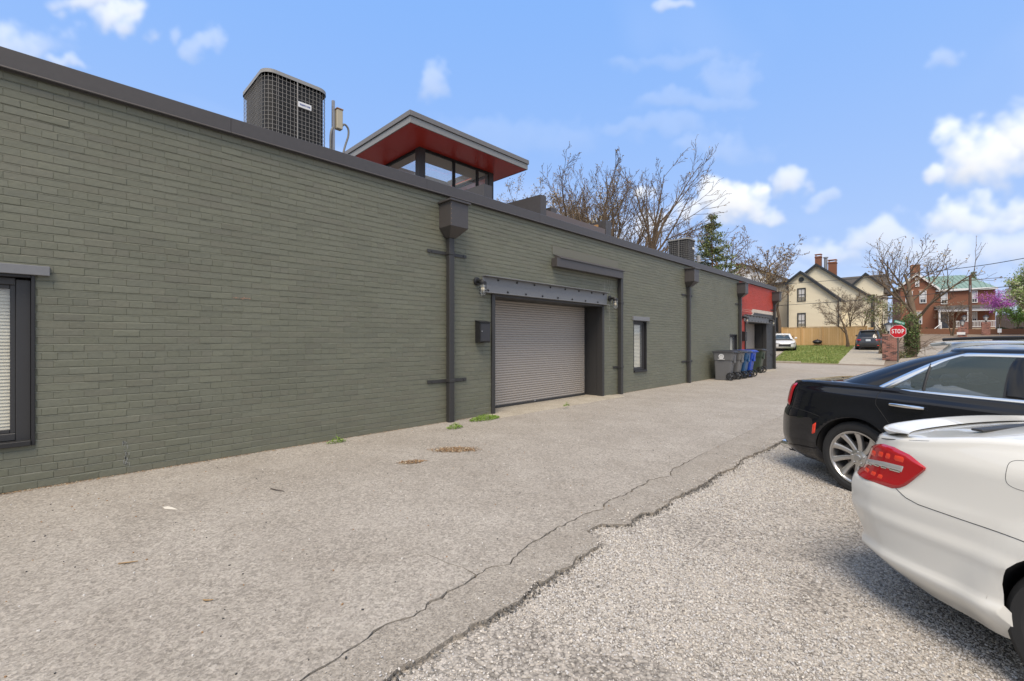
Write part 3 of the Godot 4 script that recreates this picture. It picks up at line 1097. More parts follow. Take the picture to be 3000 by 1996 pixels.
func condenser(label: String, at: Vector3, hx: float, hz: float, h: float, plate_side: int) -> void:
	var a := thing("air_conditioner", label, "air conditioner", at, 0.0, "condenser units on the roof")
	var rad := 0.17
	# fins of the coil behind the guard
	var coil := B.new()
	var loop := rounded_loop(hx - 0.035, hz - 0.035, rad - 0.03, 8)
	var rows := []
	for y in [0.05, h * 0.25, h * 0.5, h * 0.75, h - 0.04]:
		var r := PackedVector3Array()
		for p in loop:
			r.append(Vector3(p.x, y, p.y))
		r.append(r[0])
		rows.append(r)
	coil.grid(rows, true)
	obj("coil", coil, M.near_black, a)
	# wire guard
	var lp := rounded_loop(hx, hz, rad, 6)
	var per := 0.0
	for i in lp.size():
		per += lp[i].distance_to(lp[(i + 1) % lp.size()])
	var guard := B.new()
	var step := 0.0565 if plate_side == 1 else 0.075
	var acc := 0.0
	var nxt := 0.0
	for i in lp.size():
		var p := lp[i]
		var q := lp[(i + 1) % lp.size()]
		var l := p.distance_to(q)
		while nxt < acc + l and l > 0.0001:
			var w := p.lerp(q, (nxt - acc) / l)
			guard.rod(Vector3(w.x, 0.03, w.y), Vector3(w.x, h - 0.02, w.y), 0.0025, 4)
			nxt += step
		acc += l
	var y := 0.06
	while y < h - 0.03:
		var pts := PackedVector3Array()
		for p in lp:
			pts.append(Vector3(p.x * 1.004, y, p.y * 1.004))
		pts.append(pts[0])
		guard.tube(pts, PackedFloat32Array([0.0025]), 4, false)
		y += 0.064 if plate_side == 1 else 0.08
	obj("wire_guard", guard, mat("guard", Color(0.36, 0.345, 0.32), 0.5), a)
	# lid and base pan
	for part in [["lid", h - 0.03, 0.055], ["base_pan", 0.0, 0.05]]:
		var b := B.new()
		var lo := rounded_loop(hx + 0.012, hz + 0.012, rad, 8)
		lo.reverse()
		b.poly(lo, part[2], Transform3D(Basis(Vector3(1, 0, 0), Vector3(0, 0, 1), Vector3(0, 1, 0)).inverse(), Vector3(0, part[1] + part[2], 0)))
		var o := obj(part[0], b, mat("ac_lid", Color(0.27, 0.265, 0.25), 0.5), a)
		o.set_meta("label", "pale grey painted steel " + ("lid" if part[0] == "lid" else "base"))
	var fan := B.new()
	for k in 6:
		fan.tube(PackedVector3Array([Vector3(cos(k) * 0.05, h + 0.03, sin(k) * 0.05), Vector3(cos(k * 1.047) * hx * 0.75, h + 0.028, sin(k * 1.047) * hz * 0.75)]), PackedFloat32Array([0.004]), 4)
	obj("fan_guard", fan, M.black, a)
	for s in [-1.0, 1.0]:
		var st := B.new()
		st.rod(Vector3(hx * 0.15 if plate_side == 0 else hx + 0.006, 0.02, hz + 0.006 if plate_side == 0 else s * hz * 0.02), Vector3(hx * 0.15 if plate_side == 0 else hx + 0.006, h, hz + 0.006 if plate_side == 0 else s * hz * 0.02), 0.006, 5)
		if s > 0:
			obj("guard_strap", st, M.guard, a)
	# maker's plate
	var pl := B.new()
	pl.box(Vector3.ZERO, Vector3(0.20, 0.085, 0.008), 0.002)
	var po := obj("name_plate", pl, M.white_paint, a)
	po.position = Vector3(hx + 0.012, h - 0.36, -0.10)
	po.rotation.y = PI / 2
	po.set_meta("label", "small white name plate with blue lettering")
	if plate_side == 1:
		var tm := TextMesh.new()
		var f := SystemFont.new()
		f.font_names = PackedStringArray(["Droid Sans"])
		f.font_weight = 700
		tm.font = f
		tm.text = "TEMPSTAR"
		tm.font_size = 16
		tm.pixel_size = 0.0021
		tm.depth = 0.002
		var to := obj("lettering", tm, mat("plate_blue", Color(0.03, 0.06, 0.25), 0.5), po)
		to.position = Vector3(0, 0.0, 0.006)


func build_roof_things() -> void:
	condenser("wire caged condenser unit with a name plate on the roof beside the conduit post", Vector3(-7.78, 4.16, -2.64), 0.58, 0.475, 1.36, 1)
	condenser("wire caged condenser unit on the roof beside the evergreen and pale conduit", Vector3(-8.06, 4.16, -18.53), 0.46, 0.43, 1.54, 0)
	# conduit post with a disconnect box
	var p := thing("conduit_post", "slotted steel post with a weathered electrical box and looped conduit on the roof", "electrical post", Vector3(-7.3, 4.16, -3.24))
	var b := B.new()
	b.box(Vector3(0, 0.66, 0), Vector3(0.042, 1.32, 0.042), 0.004)
	obj("post", b, M.galvanised, p)
	b = B.new()
	b.box(Vector3(0.02, 1.02, -0.085), Vector3(0.10, 0.32, 0.10), 0.008)
	obj("box", b, mat("aged_box", Color(0.42, 0.38, 0.28), 0.7), p)
	b = B.new()
	b.box(Vector3(0.02, 1.19, -0.085), Vector3(0.115, 0.02, 0.115), 0.004)
	obj("box_cap", b, mat("rust", Color(0.28, 0.15, 0.07), 0.9), p)
	var whip := func(pts: Array, called: String, on: Node3D) -> void:
		var cv := Curve3D.new()
		for q in pts.size():
			var d: Vector3 = (pts[mini(q + 1, pts.size() - 1)] - pts[maxi(q - 1, 0)]) * 0.22
			cv.add_point(pts[q], -d, d)
		cv.bake_interval = 0.03
		var t := B.new()
		t.tube(cv.get_baked_points(), PackedFloat32Array([0.017]), 8)
		obj(called, t, mat("conduit_grey", Color(0.20, 0.20, 0.19), 0.6), on)
	whip.call([Vector3(0.03, 0.93, -0.13), Vector3(0.04, 0.97, -0.19), Vector3(0.03, 0.85, -0.25), Vector3(0.01, 0.55, -0.18), Vector3(0, 0.02, -0.06)], "conduit", p)
	whip.call([Vector3(0.0, 0.9, -0.02), Vector3(0.02, 0.80, 0.04), Vector3(0.02, 0.6, 0.055), Vector3(0.0, 0.3, 0.03), Vector3(0, 0.02, 0.0)], "conduit", p)
	p = thing("conduit_post", "looped pale conduit and small box beside the roof unit by the evergreen", "electrical post", Vector3(-7.72, 4.16, -19.35))
	b = B.new()
	b.box(Vector3(0, 0.5, 0), Vector3(0.04, 1.0, 0.04), 0.004)
	obj("post", b, M.galvanised, p)
	b = B.new()
	b.box(Vector3(0.05, 0.85, -0.05), Vector3(0.1, 0.3, 0.12), 0.008)
	obj("box", b, mat("aged_pale", Color(0.4, 0.41, 0.42), 0.6), p)
	whip.call([Vector3(0.05, 0.72, -0.1), Vector3(0.06, 0.78, -0.55), Vector3(0.06, 0.55, -0.95), Vector3(0.03, 0.2, -0.8), Vector3(0, 0.02, -0.5)], "conduit", p)
	build_pavilion()
	# raised metal-clad fins and parapets between the light wells
	var fin := func(label: String, z0: float, z1: float, x0: float, x1: float, yf: float, yb: float) -> void:
		var o := thing("roof_upstand", label, "roof upstand", Vector3(x0, 4.1, z0), 0.0, "metal clad upstands on the roof")
		var m := B.new()
		# profile in xy, extruded along z
		m.poly(PackedVector2Array([Vector2(0, 0), Vector2(0, yf - 4.1), Vector2(-0.09, yf - 4.1), Vector2(x1 - x0, yb - 4.1), Vector2(x1 - x0, 0)]), absf(z1 - z0))
		obj("body", m, M.coping, o)
		var tr := B.new()
		tr.box(Vector3((x1 - x0) * 0.5 - 0.05, (yb - 4.1) * 0.45, 0.004), Vector3(absf(x1 - x0) * 0.8, 0.012, 0.014), 0.002)
		obj("seam", tr, M.charcoal, o)
	fin.call("short dark metal clad upstand with a mitred corner beside the red-soffit pavilion", -6.607, -6.846, -7.3, -8.7, 4.95, 4.97)
	fin.call("tall dark metal clad upstand with a mitred corner at the start of the brown parapet", -8.509, -8.734, -7.3, -9.8, 5.16, 5.22)
	fin.call("stubby dark upstand standing behind the brown roof parapet", -9.10, -9.34, -7.45, -8.1, 5.0, 4.96)
	fin.call("dark metal clad upstand with timber lining at the far end of the brown parapet", -11.50, -11.80, -7.3, -8.6, 5.10, 5.06)
	var lp := thing("roof_parapet", "brown metal faced low parapet running between two dark upstands on the roof", "parapet", Vector3(-7.36, 4.1, -10.12))
	b = B.new()
	b.box(Vector3(0, 0.36, 0), Vector3(0.1, 0.72, 2.74), 0.006)
	obj("panel", b, mat("brown_panel", Color(0.125, 0.098, 0.09), 0.5), lp)
	b = B.new()
	b.box(Vector3(-0.95, 0.40, -1.28), Vector3(1.6, 0.95, 0.05), 0.004)
	obj("timber_lining", b, mat("cedar", Color(0.42, 0.22, 0.07), 0.6), lp)
	b = B.new()
	b.box(Vector3(-0.9, 0.35, 0.72), Vector3(0.6, 0.9, 0.05), 0.004)
	obj("timber_lining", b, M.cedar, lp)


func build_pavilion() -> void:
	var p := thing("roof_pavilion", "glazed clerestory pavilion with a flat overhanging roof and deep red soffit", "roof pavilion", Vector3(-8.5, 4.1, -5.5))
	# origin at the front corner of the roof; x runs back (negative), z away (negative)
	var dx := 5.2
	var dz := 3.86
	var y0 := 2.233
	var mk := func(called: String, at: Vector3, size: Vector3, m: Material, bev := 0.004) -> MeshInstance3D:
		var b := B.new()
		b.box(at, size, bev)
		return obj(called, b, m, p)
	# roof and soffit leave an opening, added so panes show sky, under the skylight
	var ox0 := -2.9
	var ox1 := -1.62
	var oz0 := -3.2
	var oz1 := -1.25
	mat("soffit_red", Color(0.48, 0.034, 0.018), 0.4)
	mat("tan_ceiling", Color(0.34, 0.29, 0.20), 0.7)
	for e in [[-dx, ox0, -dz, 0.0], [ox1, 0.0, -dz, 0.0], [ox0, ox1, -dz, oz0], [ox0, ox1, oz1, 0.0]]:
		var ca := Vector3((e[0] + e[1]) * 0.5, y0 + 0.01, (e[2] + e[3]) * 0.5)
		mk.call("soffit", ca, Vector3(e[1] - e[0] - (0.01 if e[0] == -dx or e[1] == 0.0 else 0.0), 0.02, e[3] - e[2] - 0.02), M.soffit_red, 0.0)
		mk.call("roof", ca + Vector3(0, 0.11, 0), Vector3(e[1] - e[0] - 0.06, 0.2, e[3] - e[2] - 0.06), M.roof_deck, 0.0)
	var sk := B.new()
	sk.quad(Vector3(ox0 - 0.05, y0 + 0.23, oz1 + 0.05), Vector3(ox1 + 0.05, y0 + 0.23, oz1 + 0.05), Vector3(ox1 + 0.05, y0 + 0.23, oz0 - 0.05), Vector3(ox0 - 0.05, y0 + 0.23, oz0 - 0.05))
	obj("added_skylight", sk, M.glass, p)  # unseen pane over the opening, added to let sky show below
	# two-step fascia on four sides
	var gf := mat("fascia", Color(0.235, 0.235, 0.225), 0.5)
	var gt := mat("fascia_cap", Color(0.16, 0.152, 0.145), 0.45)
	for k in 4:
		var along_x := k % 2 == 0
		var len := dx if along_x else dz
		var at := [Vector3(-dx * 0.5, 0, -0.012), Vector3(-0.012, 0, -dz * 0.5), Vector3(-dx * 0.5, 0, -dz + 0.012), Vector3(-dx + 0.012, 0, -dz * 0.5)][k] as Vector3
		mk.call("fascia", at + Vector3(0, y0 + 0.065, 0), Vector3(len, 0.145, 0.024) if along_x else Vector3(0.024, 0.145, len - 0.05), gf)
		var outw := [Vector3(0, 0, 0.014), Vector3(0.014, 0, 0), Vector3(0, 0, -0.014), Vector3(-0.014, 0, 0)][k] as Vector3
		mk.call("fascia_cap", at + outw + Vector3(0, y0 + 0.20, 0), Vector3(len + 0.05, 0.115, 0.05) if along_x else Vector3(0.05, 0.115, len - 0.03), gt)
	# glazed box under the roof
	var gx := -0.93
	var gz := -0.87
	var gz2 := -3.38
	var gx2 := -4.4
	var base := 0.25
	var hh := y0 - base
	for c in [[gx, gz], [gx, gz2], [gx2, gz], [gx2, gz2]]:
		mk.call("post", Vector3(c[0] - 0.075 * signf(c[0] - (gx + gx2) * 0.5), base + hh * 0.5, c[1] - 0.075 * signf(c[1] - (gz + gz2) * 0.5)), Vector3(0.18, hh, 0.18), M.charcoal)
	mk.call("kerb", Vector3((gx + gx2) * 0.5, base * 0.5, (gz + gz2) * 0.5), Vector3(gx - gx2, base, gz - gz2), M.charcoal, 0.0)
	var fr: Material = M.near_black
	for x in [gx - 0.03, gx2 + 0.03]:
		mk.call("head_rail", Vector3(x, y0 - 0.03, (gz + gz2) * 0.5), Vector3(0.07, 0.06, gz - gz2 - 0.3), fr)
		for z in [-1.97, -2.80]:
			mk.call("mullion", Vector3(x, base + hh * 0.5 - 0.03, z), Vector3(0.07, hh - 0.06, 0.07), fr)
		var b := B.new()
		b.quad(Vector3(x, base, gz - 0.1), Vector3(x, base, gz2 + 0.1), Vector3(x, y0 - 0.05, gz2 + 0.1), Vector3(x, y0 - 0.05, gz - 0.1))
		obj("pane", b, M.glass, p)
	for z in [gz - 0.03, gz2 + 0.03]:
		mk.call("head_rail", Vector3((gx + gx2) * 0.5, y0 - 0.03, z), Vector3(gx - gx2 - 0.3, 0.06, 0.07), fr)
		mk.call("mullion", Vector3((gx + gx2) * 0.5, base + hh * 0.5 - 0.03, z), Vector3(0.07, hh - 0.06, 0.07), fr)
		var b := B.new()
		b.quad(Vector3(gx - 0.1, base, z), Vector3(gx2 + 0.1, base, z), Vector3(gx2 + 0.1, y0 - 0.05, z), Vector3(gx - 0.1, y0 - 0.05, z))
		obj("pane", b, M.glass, p)
	for e in [[gx2 + 0.1, ox0, gz2 + 0.1, gz - 0.1], [ox1, gx - 0.1, gz2 + 0.1, gz - 0.1], [ox0, ox1, gz2 + 0.1, oz0], [ox0, ox1, oz1, gz - 0.1]]:
		mk.call("ceiling", Vector3((e[0] + e[1]) * 0.5, y0 - 0.012, (e[2] + e[3]) * 0.5), Vector3(e[1] - e[0], 0.02, e[3] - e[2]), M.tan_ceiling, 0.0)


# ---------------------------------------------------------------- on the wall

func downspout(label: String, s: float, hopper: bool, top: float) -> void:
	var d := thing("downspout", label, "downspout", wp(s, 0.0, 0.0), 0.0, "hopper downspouts along the wall")
	if hopper:
		var hw := 0.20
		var out := 0.345
		var y1 := top
		var y0 := top - 0.44
		var y2 := y0 - 0.16
		var b := B.new()
		b.box(Vector3(out * 0.5, (y0 + y1) * 0.5, 0), Vector3(out, y1 - y0, hw * 2), 0.003)
		obj("hopper", b, M.coping, d)
		b = B.new()
		var p := [Vector3(0.01, y0, hw), Vector3(out, y0, hw), Vector3(out, y0, -hw), Vector3(0.01, y0, -hw)]
		var q := [Vector3(0.01, y2, 0.075), Vector3(0.15, y2, 0.075), Vector3(0.15, y2, -0.075), Vector3(0.01, y2, -0.075)]
		for k in 4:
			b.quad(q[k], q[(k + 1) % 4], p[(k + 1) % 4], p[k])
		b.quad(q[3], q[2], q[1], q[0])
		obj("funnel", b, M.coping, d)
		b = B.new()
		b.box(Vector3(out * 0.5 + 0.015, y1 + 0.016, 0), Vector3(out + 0.05, 0.034, hw * 2 + 0.07), 0.003)
		obj("lid", b, M.coping, d)
		var rv := B.new()
		rv.lathe([Vector2(0.006, 0), Vector2(0.004, 0.004), Vector2(0, 0.005)], 6, Transform3D(Basis(Vector3(0, 0, 1), -PI / 2), Vector3.ZERO))
		var rm := rv.mesh()
		for k in 5:
			var o := obj("rivet", rm, mat("copper_rivet", Color(0.42, 0.27, 0.13), 0.5, 0.5), d)
			o.position = Vector3(out + 0.001, y0 + 0.04 + k * 0.085, hw - 0.014)
		top = y2 + 0.01
	var b := B.new()
	b.box(Vector3(0.075, top * 0.5, 0), Vector3(0.105, top, 0.115), 0.008)
	obj("pipe", b, M.charcoal, d)
	for y in [0.76, 3.10 if hopper else 2.56]:
		var br := B.new()
		br.box(Vector3(0.016, y, 0.02), Vector3(0.012, 0.06, 0.90 if hopper else 0.56), 0.002)
		br.box(Vector3(0.075, y, 0), Vector3(0.125, 0.05, 0.135), 0.004)
		obj("bracket", br, M.charcoal, d)
		for z in [-0.36 if hopper else -0.22, 0.38 if hopper else 0.22]:
			var bo := B.new()
			bo.lathe([Vector2(0.013, 0), Vector2(0.013, 0.008), Vector2(0, 0.012)], 6, Transform3D(Basis(Vector3(0, 0, 1), -PI / 2), Vector3(0.022, y, z)))
			obj("bolt", bo, M.bolt, d)


func wall_lamp(label: String, s: float, y: float) -> void:
	var l := thing("wall_lamp", label, "wall lamp", wp(s, y, 0.004), 0.0, "caged wall lamps beside the rolling doors")
	l.scale = Vector3.ONE * 1.38
	var side := Transform3D(Basis(Vector3(0, 0, 1), -PI / 2), Vector3.ZERO)
	var b := B.new()
	b.lathe([Vector2(0, 0), Vector2(0.058, 0), Vector2(0.058, 0.018), Vector2(0.045, 0.026), Vector2(0, 0.028)], 20, side)
	obj("wall_plate", b, M.black, l)
	b = B.new()
	b.tube(PackedVector3Array([Vector3(0.02, 0, 0), Vector3(0.08, 0.0, 0), Vector3(0.12, -0.004, 0), Vector3(0.135, -0.03, 0)]), PackedFloat32Array([0.03, 0.026, 0.026, 0.03]), 10)
	obj("arm", b, M.black, l)
	b = B.new()
	var at := Transform3D(Basis(), Vector3(0.135, 0, 0))
	b.lathe([Vector2(0.0, -0.05), Vector2(0.05, -0.055), Vector2(0.052, -0.02), Vector2(0.04, -0.005), Vector2(0, -0.002)], 18, at)
	obj("socket", b, M.black, l)
	b = B.new()
	b.lathe([Vector2(0, -0.215), Vector2(0.022, -0.21), Vector2(0.038, -0.195), Vector2(0.043, -0.16), Vector2(0.043, -0.055)], 18, at)
	obj("jar", b, M.glass, l)
	b = B.new()
	b.lathe([Vector2(0, -0.15), Vector2(0.02, -0.145), Vector2(0.027, -0.125), Vector2(0.022, -0.095), Vector2(0.014, -0.07), Vector2(0.014, -0.055)], 12, at)
	obj("bulb", b, mat("bulb_white", Color(0.85, 0.74, 0.5), 0.3), l)
	b = B.new()
	for k in 8:
		var a := TAU * k / 8
		b.tube(PackedVector3Array([at * Vector3(cos(a) * 0.05, -0.055, sin(a) * 0.05), at * Vector3(cos(a) * 0.05, -0.18, sin(a) * 0.05), at * Vector3(cos(a) * 0.032, -0.215, sin(a) * 0.032), at * Vector3(0, -0.222, 0)]), PackedFloat32Array([0.0028]), 4)
	for y2 in [-0.095, -0.14, -0.18]:
		var ring := PackedVector3Array()
		for k in 17:
			ring.append(at * Vector3(cos(TAU * k / 16) * 0.05, y2, sin(TAU * k / 16) * 0.05))
		b.tube(ring, PackedFloat32Array([0.0028]), 4, false)
	obj("cage", b, M.black, l)


func mailbox(label: String, s: float, y0: float) -> void:
	var m := thing("mailbox", label, "mailbox", wp(s, y0, 0.004), 0.0, "black wall mailboxes")
	var b := B.new()
	b.poly(PackedVector2Array([Vector2(0, 0), Vector2(0.12, 0.0), Vector2(0.145, 0.02), Vector2(0.145, 0.39), Vector2(0, 0.42)]), 0.27, Transform3D(Basis(), Vector3(0, 0, 0.135)))
	obj("body", b, M.black, m)
	b = B.new()
	b.poly(PackedVector2Array([Vector2(0, 0.425), Vector2(0.165, 0.392), Vector2(0.165, 0.402), Vector2(0, 0.437)]), 0.29, Transform3D(Basis(), Vector3(0, 0, 0.145)))
	obj("lid", b, M.black, m)
	b = B.new()
	b.box(Vector3(0.148, 0.20, -0.004), Vector3(0.008, 0.34, 0.235), 0.003)
	obj("door", b, mat("box_door", Color(0.03, 0.03, 0.033), 0.4), m)
	b = B.new()
	b.lathe([Vector2(0, 0), Vector2(0.011, 0), Vector2(0.011, 0.008), Vector2(0, 0.009)], 12, Transform3D(Basis(Vector3(0, 0, 1), -PI / 2), Vector3(0.152, 0.22, 0.095)))
	obj("lock", b, M.metal, m)


func build_wall_things() -> void:
	downspout("dark hopper downspout nearest the mailbox and the tall rolling door of the green wall", 5.10, true, 3.98)
	downspout("dark hopper downspout between the blind window and the grey bin", 15.70, true, 4.0)
	downspout("dark hopper downspout where the green brick meets the red brick", 21.16, true, 4.0)
	downspout("dark hopper downspout at the corner end of the red bay", 26.62, true, 4.02)
	downspout("plain square downspout hanging from the box gutter beside the blind window", 11.08, false, 3.26)
	var g := thing("box_gutter", "dark metal box gutter fixed above the beam of the rolling door", "gutter", wp(9.6, 3.22))
	var b := B.new()
	b.box(Vector3(0.085, 0.10, 0.0), Vector3(0.165, 0.20, 2.96), 0.004)
	obj("trough", b, M.coping, g)
	b = B.new()
	b.poly(PackedVector2Array([Vector2(0.0, 0.31), Vector2(0.19, 0.215), Vector2(0.19, 0.20), Vector2(0.0, 0.205)]), 2.9, Transform3D(Basis(), Vector3(0, 0, 1.36)))
	obj("lid", b, M.coping, g)
	b = B.new()
	b.box(Vector3(0.008, 0.40, 0.0), Vector3(0.006, 0.20, 2.9), 0.001)
	var fo := obj("flashing", b, mat("flashing_green", Color(0.150, 0.145, 0.110), 0.62), g)
	fo.set_meta("label", "flat back flashing painted the olive of the wall")
	wall_lamp("caged jar wall lamp above the mailbox of the green wall", 5.80, 2.66)
	wall_lamp("caged jar wall lamp between the bolted beam and the square downspout", 10.62, 2.65)
	wall_lamp("caged jar wall lamp on the red brick beside its bolted beam", 21.72, 2.55)
	wall_lamp("caged jar wall lamp on the dark grey brick by the corner downspout", 25.95, 2.55)
	mailbox("black wall mailbox with a small round lock on the green brick", 5.90, 1.46)
	mailbox("black wall mailbox on the red brick beside the rolling door", 21.72, 1.48)


# ---------------------------------------------------------------- wheeled bins

func wheelie_bin(label: String, at: Vector3, turn: float, body: Color, lid: Color, emblem := false) -> void:
	# local: +x is the wheel and handle side, y up
	var t := thing("wheelie_bin", label, "wheelie bin", at, turn, "wheelie bins in a row by the wall")
	var key := "bin_%d" % int(body.r * 1000 + body.g * 500 + body.b * 3000)
	var bm := mat(key, body, 0.42)
	var lm := mat(key + "_lid", lid, 0.45)
	var section := func(y: float, grow: float) -> PackedVector3Array:
		var k := y / 1.02
		var hx := lerpf(0.245, 0.345, k) + grow
		var hz := lerpf(0.225, 0.285, k) + grow
		var cx := lerpf(-0.06, 0.0, k)
		var r := PackedVector3Array()
		for p in rounded_loop(hx, hz, 0.06, 4):
			r.append(Vector3(p.x + cx, y, p.y))
		r.append(r[0])
		return r
	var b := B.new()
	b.grid([section.call(0.0, -0.02), section.call(0.02, 0.0), section.call(0.35, 0.0), section.call(0.72, 0.0), section.call(0.735, 0.0)], true)
	b.grid([section.call(0.735, 0.0), section.call(0.745, 0.012), section.call(0.78, 0.016), section.call(1.0, 0.016), section.call(1.02, 0.03), section.call(1.045, 0.03)], true)
	b.box(Vector3(0.335, 0.80, 0), Vector3(0.06, 0.30, 0.20), 0.015)
	obj("body", b, bm, t)
	b = B.new()
	var lo := section.call(1.05, 0.045) as PackedVector3Array
	var l1 := section.call(1.085, 0.04) as PackedVector3Array
	var l2 := section.call(1.115, -0.04) as PackedVector3Array
	var l3 := section.call(1.125, -0.2) as PackedVector3Array
	b.grid([lo, l1, l2, l3], true)
	var cap := PackedVector2Array()
	for k in l3.size() - 1:
		cap.append(Vector2(l3[k].x, -l3[k].z))
	b.poly(cap, 0.0, flat(1.125))
	cap = PackedVector2Array()
	for k in lo.size() - 1:
		cap.append(Vector2(lo[k].x, -lo[k].z))
	b.poly(cap, 0.0, flat(1.05))
	obj("lid", b, lm, t)
	b = B.new()
	b.tube(PackedVector3Array([Vector3(0.36, 1.02, -0.22), Vector3(0.45, 1.04, -0.22), Vector3(0.455, 1.04, 0.22), Vector3(0.36, 1.02, 0.22)]), PackedFloat32Array([0.016]), 8)
	obj("handle", b, lm, t)
	for z in [-0.25, 0.25]:
		var w := group_node("wheel", t, Vector3(0.245, 0.15, z))
		var ax := Transform3D(Basis(Vector3(1, 0, 0), PI / 2), Vector3.ZERO)
		var ty := B.new()
		ty.lathe([Vector2(0.115, -0.03), Vector2(0.145, -0.03), Vector2(0.15, -0.02), Vector2(0.15, 0.02), Vector2(0.145, 0.03), Vector2(0.115, 0.03), Vector2(0.115, -0.03)], 28, ax)
		obj("tyre", ty, M.black, w)
		var sp := B.new()
		for k in 6:
			var a := TAU * k / 6
			sp.box(Vector3(cos(a) * 0.07, sin(a) * 0.07, 0), Vector3(0.1, 0.026, 0.02), 0.003, Basis(Vector3(0, 0, 1), a))
		sp.lathe([Vector2(0, -0.03), Vector2(0.025, -0.03), Vector2(0.025, 0.03), Vector2(0, 0.03)], 14, ax)
		obj("spokes", sp, mat("bin_spoke", Color(0.03, 0.03, 0.03), 0.5), w)
	b = B.new()
	b.rod(Vector3(0.245, 0.15, -0.24), Vector3(0.245, 0.15, 0.24), 0.012)
	obj("axle", b, M.galvanised, t)
	if emblem:
		b = B.new()
		var disc := PackedVector2Array()
		for k in 28:
			disc.append(Vector2(cos(TAU * k / 28), sin(TAU * k / 28)) * 0.095)
		b.poly(disc, 0.002)
		var bar := B.new()
		b.xf = Transform3D(Basis(), Vector3(0, -0.105, 0))
		b.box(Vector3(0, 0, 0), Vector3(0.24, 0.022, 0.003))
		b.box(Vector3(0, 0.03, 0), Vector3(0.13, 0.04, 0.003))
		var e := obj("emblem", b, mat("stamp", Color(0.55, 0.56, 0.56), 0.5), t)
		e.position = Vector3(-0.06, 0.90, 0.306)
		e.rotation.x = -0.055
		e.set_meta("label", "round white stamped town emblem")
		bar.box(Vector3(-0.028, 0.045, 0.002), Vector3(0.03, 0.02, 0.003))
		bar.box(Vector3(0.028, 0.045, 0.002), Vector3(0.03, 0.02, 0.003))
		bar.box(Vector3(0, -0.02, 0.002), Vector3(0.03, 0.012, 0.003))
		bar.box(Vector3(-0.05, -0.01, 0.002), Vector3(0.014, 0.03, 0.003))
		bar.box(Vector3(0.05, -0.01, 0.002), Vector3(0.014, 0.03, 0.003))
		obj("emblem_print", bar, bm, e)


func build_bins() -> void:
	wheelie_bin("grey wheelie bin with a round white emblem on its side", Vector3(-6.08, 0, -17.87), 0.10, Color(0.125, 0.127, 0.130), Color(0.02, 0.02, 0.022), true)
	wheelie_bin("grey wheelie bin with black lid between the emblem bin and a blue bin", Vector3(-6.02, 0, -18.58), 0.06, Color(0.14, 0.138, 0.135), Color(0.025, 0.025, 0.027))
	wheelie_bin("dusty navy blue wheelie bin next to the grey bins", Vector3(-6.0, 0, -19.28), 0.05, Color(0.02, 0.085, 0.20), Color(0.03, 0.045, 0.10))
	wheelie_bin("bright blue wheelie bin at the end of the close row", Vector3(-6.0, 0, -19.98), 0.04, Color(0.008, 0.06, 0.40), Color(0.015, 0.05, 0.33))
	wheelie_bin("dark green wheelie bin with black lid standing apart by the red bay", Vector3(-6.42, 0, -22.9), 0.02, Color(0.035, 0.055, 0.035), Color(0.02, 0.02, 0.02))


# ---------------------------------------------------------------- cars
# Car space: +x forward, y up, +z the car's right; origin on the ground under the middle of the rear axle.

func ipo(l: Array, t: float) -> float:
	# smooth curve through [t, value] pairs
	var n := l.size()
	if t <= l[0][0]:
		return l[0][1]
	if t >= l[n - 1][0]:
		return l[n - 1][1]
	var i := 0
	while l[i + 1][0] < t:
		i += 1
	var x0: float = l[i][0]
	var x1: float = l[i + 1][0]
	var y0: float = l[i][1]
	var y1: float = l[i + 1][1]
	var d := (y1 - y0) / (x1 - x0)
	var m0 := d
	var m1 := d
	if i > 0:
		var e: float = (y0 - l[i - 1][1]) / (x0 - l[i - 1][0])
		m0 = 0.0 if e * d <= 0.0 else 2.0 * e * d / (e + d)
	if i < n - 2:
		var e: float = (l[i + 2][1] - y1) / (l[i + 2][0] - x1)
		m1 = 0.0 if e * d <= 0.0 else 2.0 * e * d / (e + d)
	var h := x1 - x0
	var s := (t - x0) / h
	return y0 * (2 * s * s * s - 3 * s * s + 1) + m0 * h * (s * s * s - 2 * s * s + s) + y1 * (3 * s * s - 2 * s * s * s) + m1 * h * (s * s * s - s * s)


func shell(S: Dictionary, q: float, y: float, side := 1.0) -> Vector3:
	# q: 0 middle of the tail, 1 rear corner, 2 front corner, 3 middle of the nose
	var xr: float = ipo(S.rear, y)
	var xf: float = ipo(S.front, y)
	var b: float = ipo(S.half, y)
	var xc := (xr + xf) * 0.5
	var a := (xf - xr) * 0.5
	var nr: float = S.nr
	var nf: float = S.nf
	var zr := pow(0.5, 1.0 / nr)
	var zf := pow(0.5, 1.0 / nf)
	if q <= 1.0:
		var z := q * zr
		return Vector3(xc - a * pow(1.0 - pow(z, nr), 1.0 / nr), y, b * z * side)
	if q >= 2.0:
		var z := (3.0 - q) * zf
		return Vector3(xc + a * pow(1.0 - pow(z, nf), 1.0 / nf), y, b * z * side)
	var xi := lerpf(-zr, 0.0, (q - 1.0) * 2.0) if q < 1.5 else lerpf(0.0, zf, (q - 1.5) * 2.0)
	var n := nr if xi < 0.0 else nf
	var z := b * pow(1.0 - pow(absf(xi), n), 1.0 / n)
	var x := xc + a * xi
	if S.has("wheels"):
		for w in S.wheels:
			var r := Vector2(x - w, y - S.axle).length()
			z += S.flare * exp(-pow((r - S.arch - 0.01) / 0.075, 2.0))
	return Vector3(x, y, z * side)


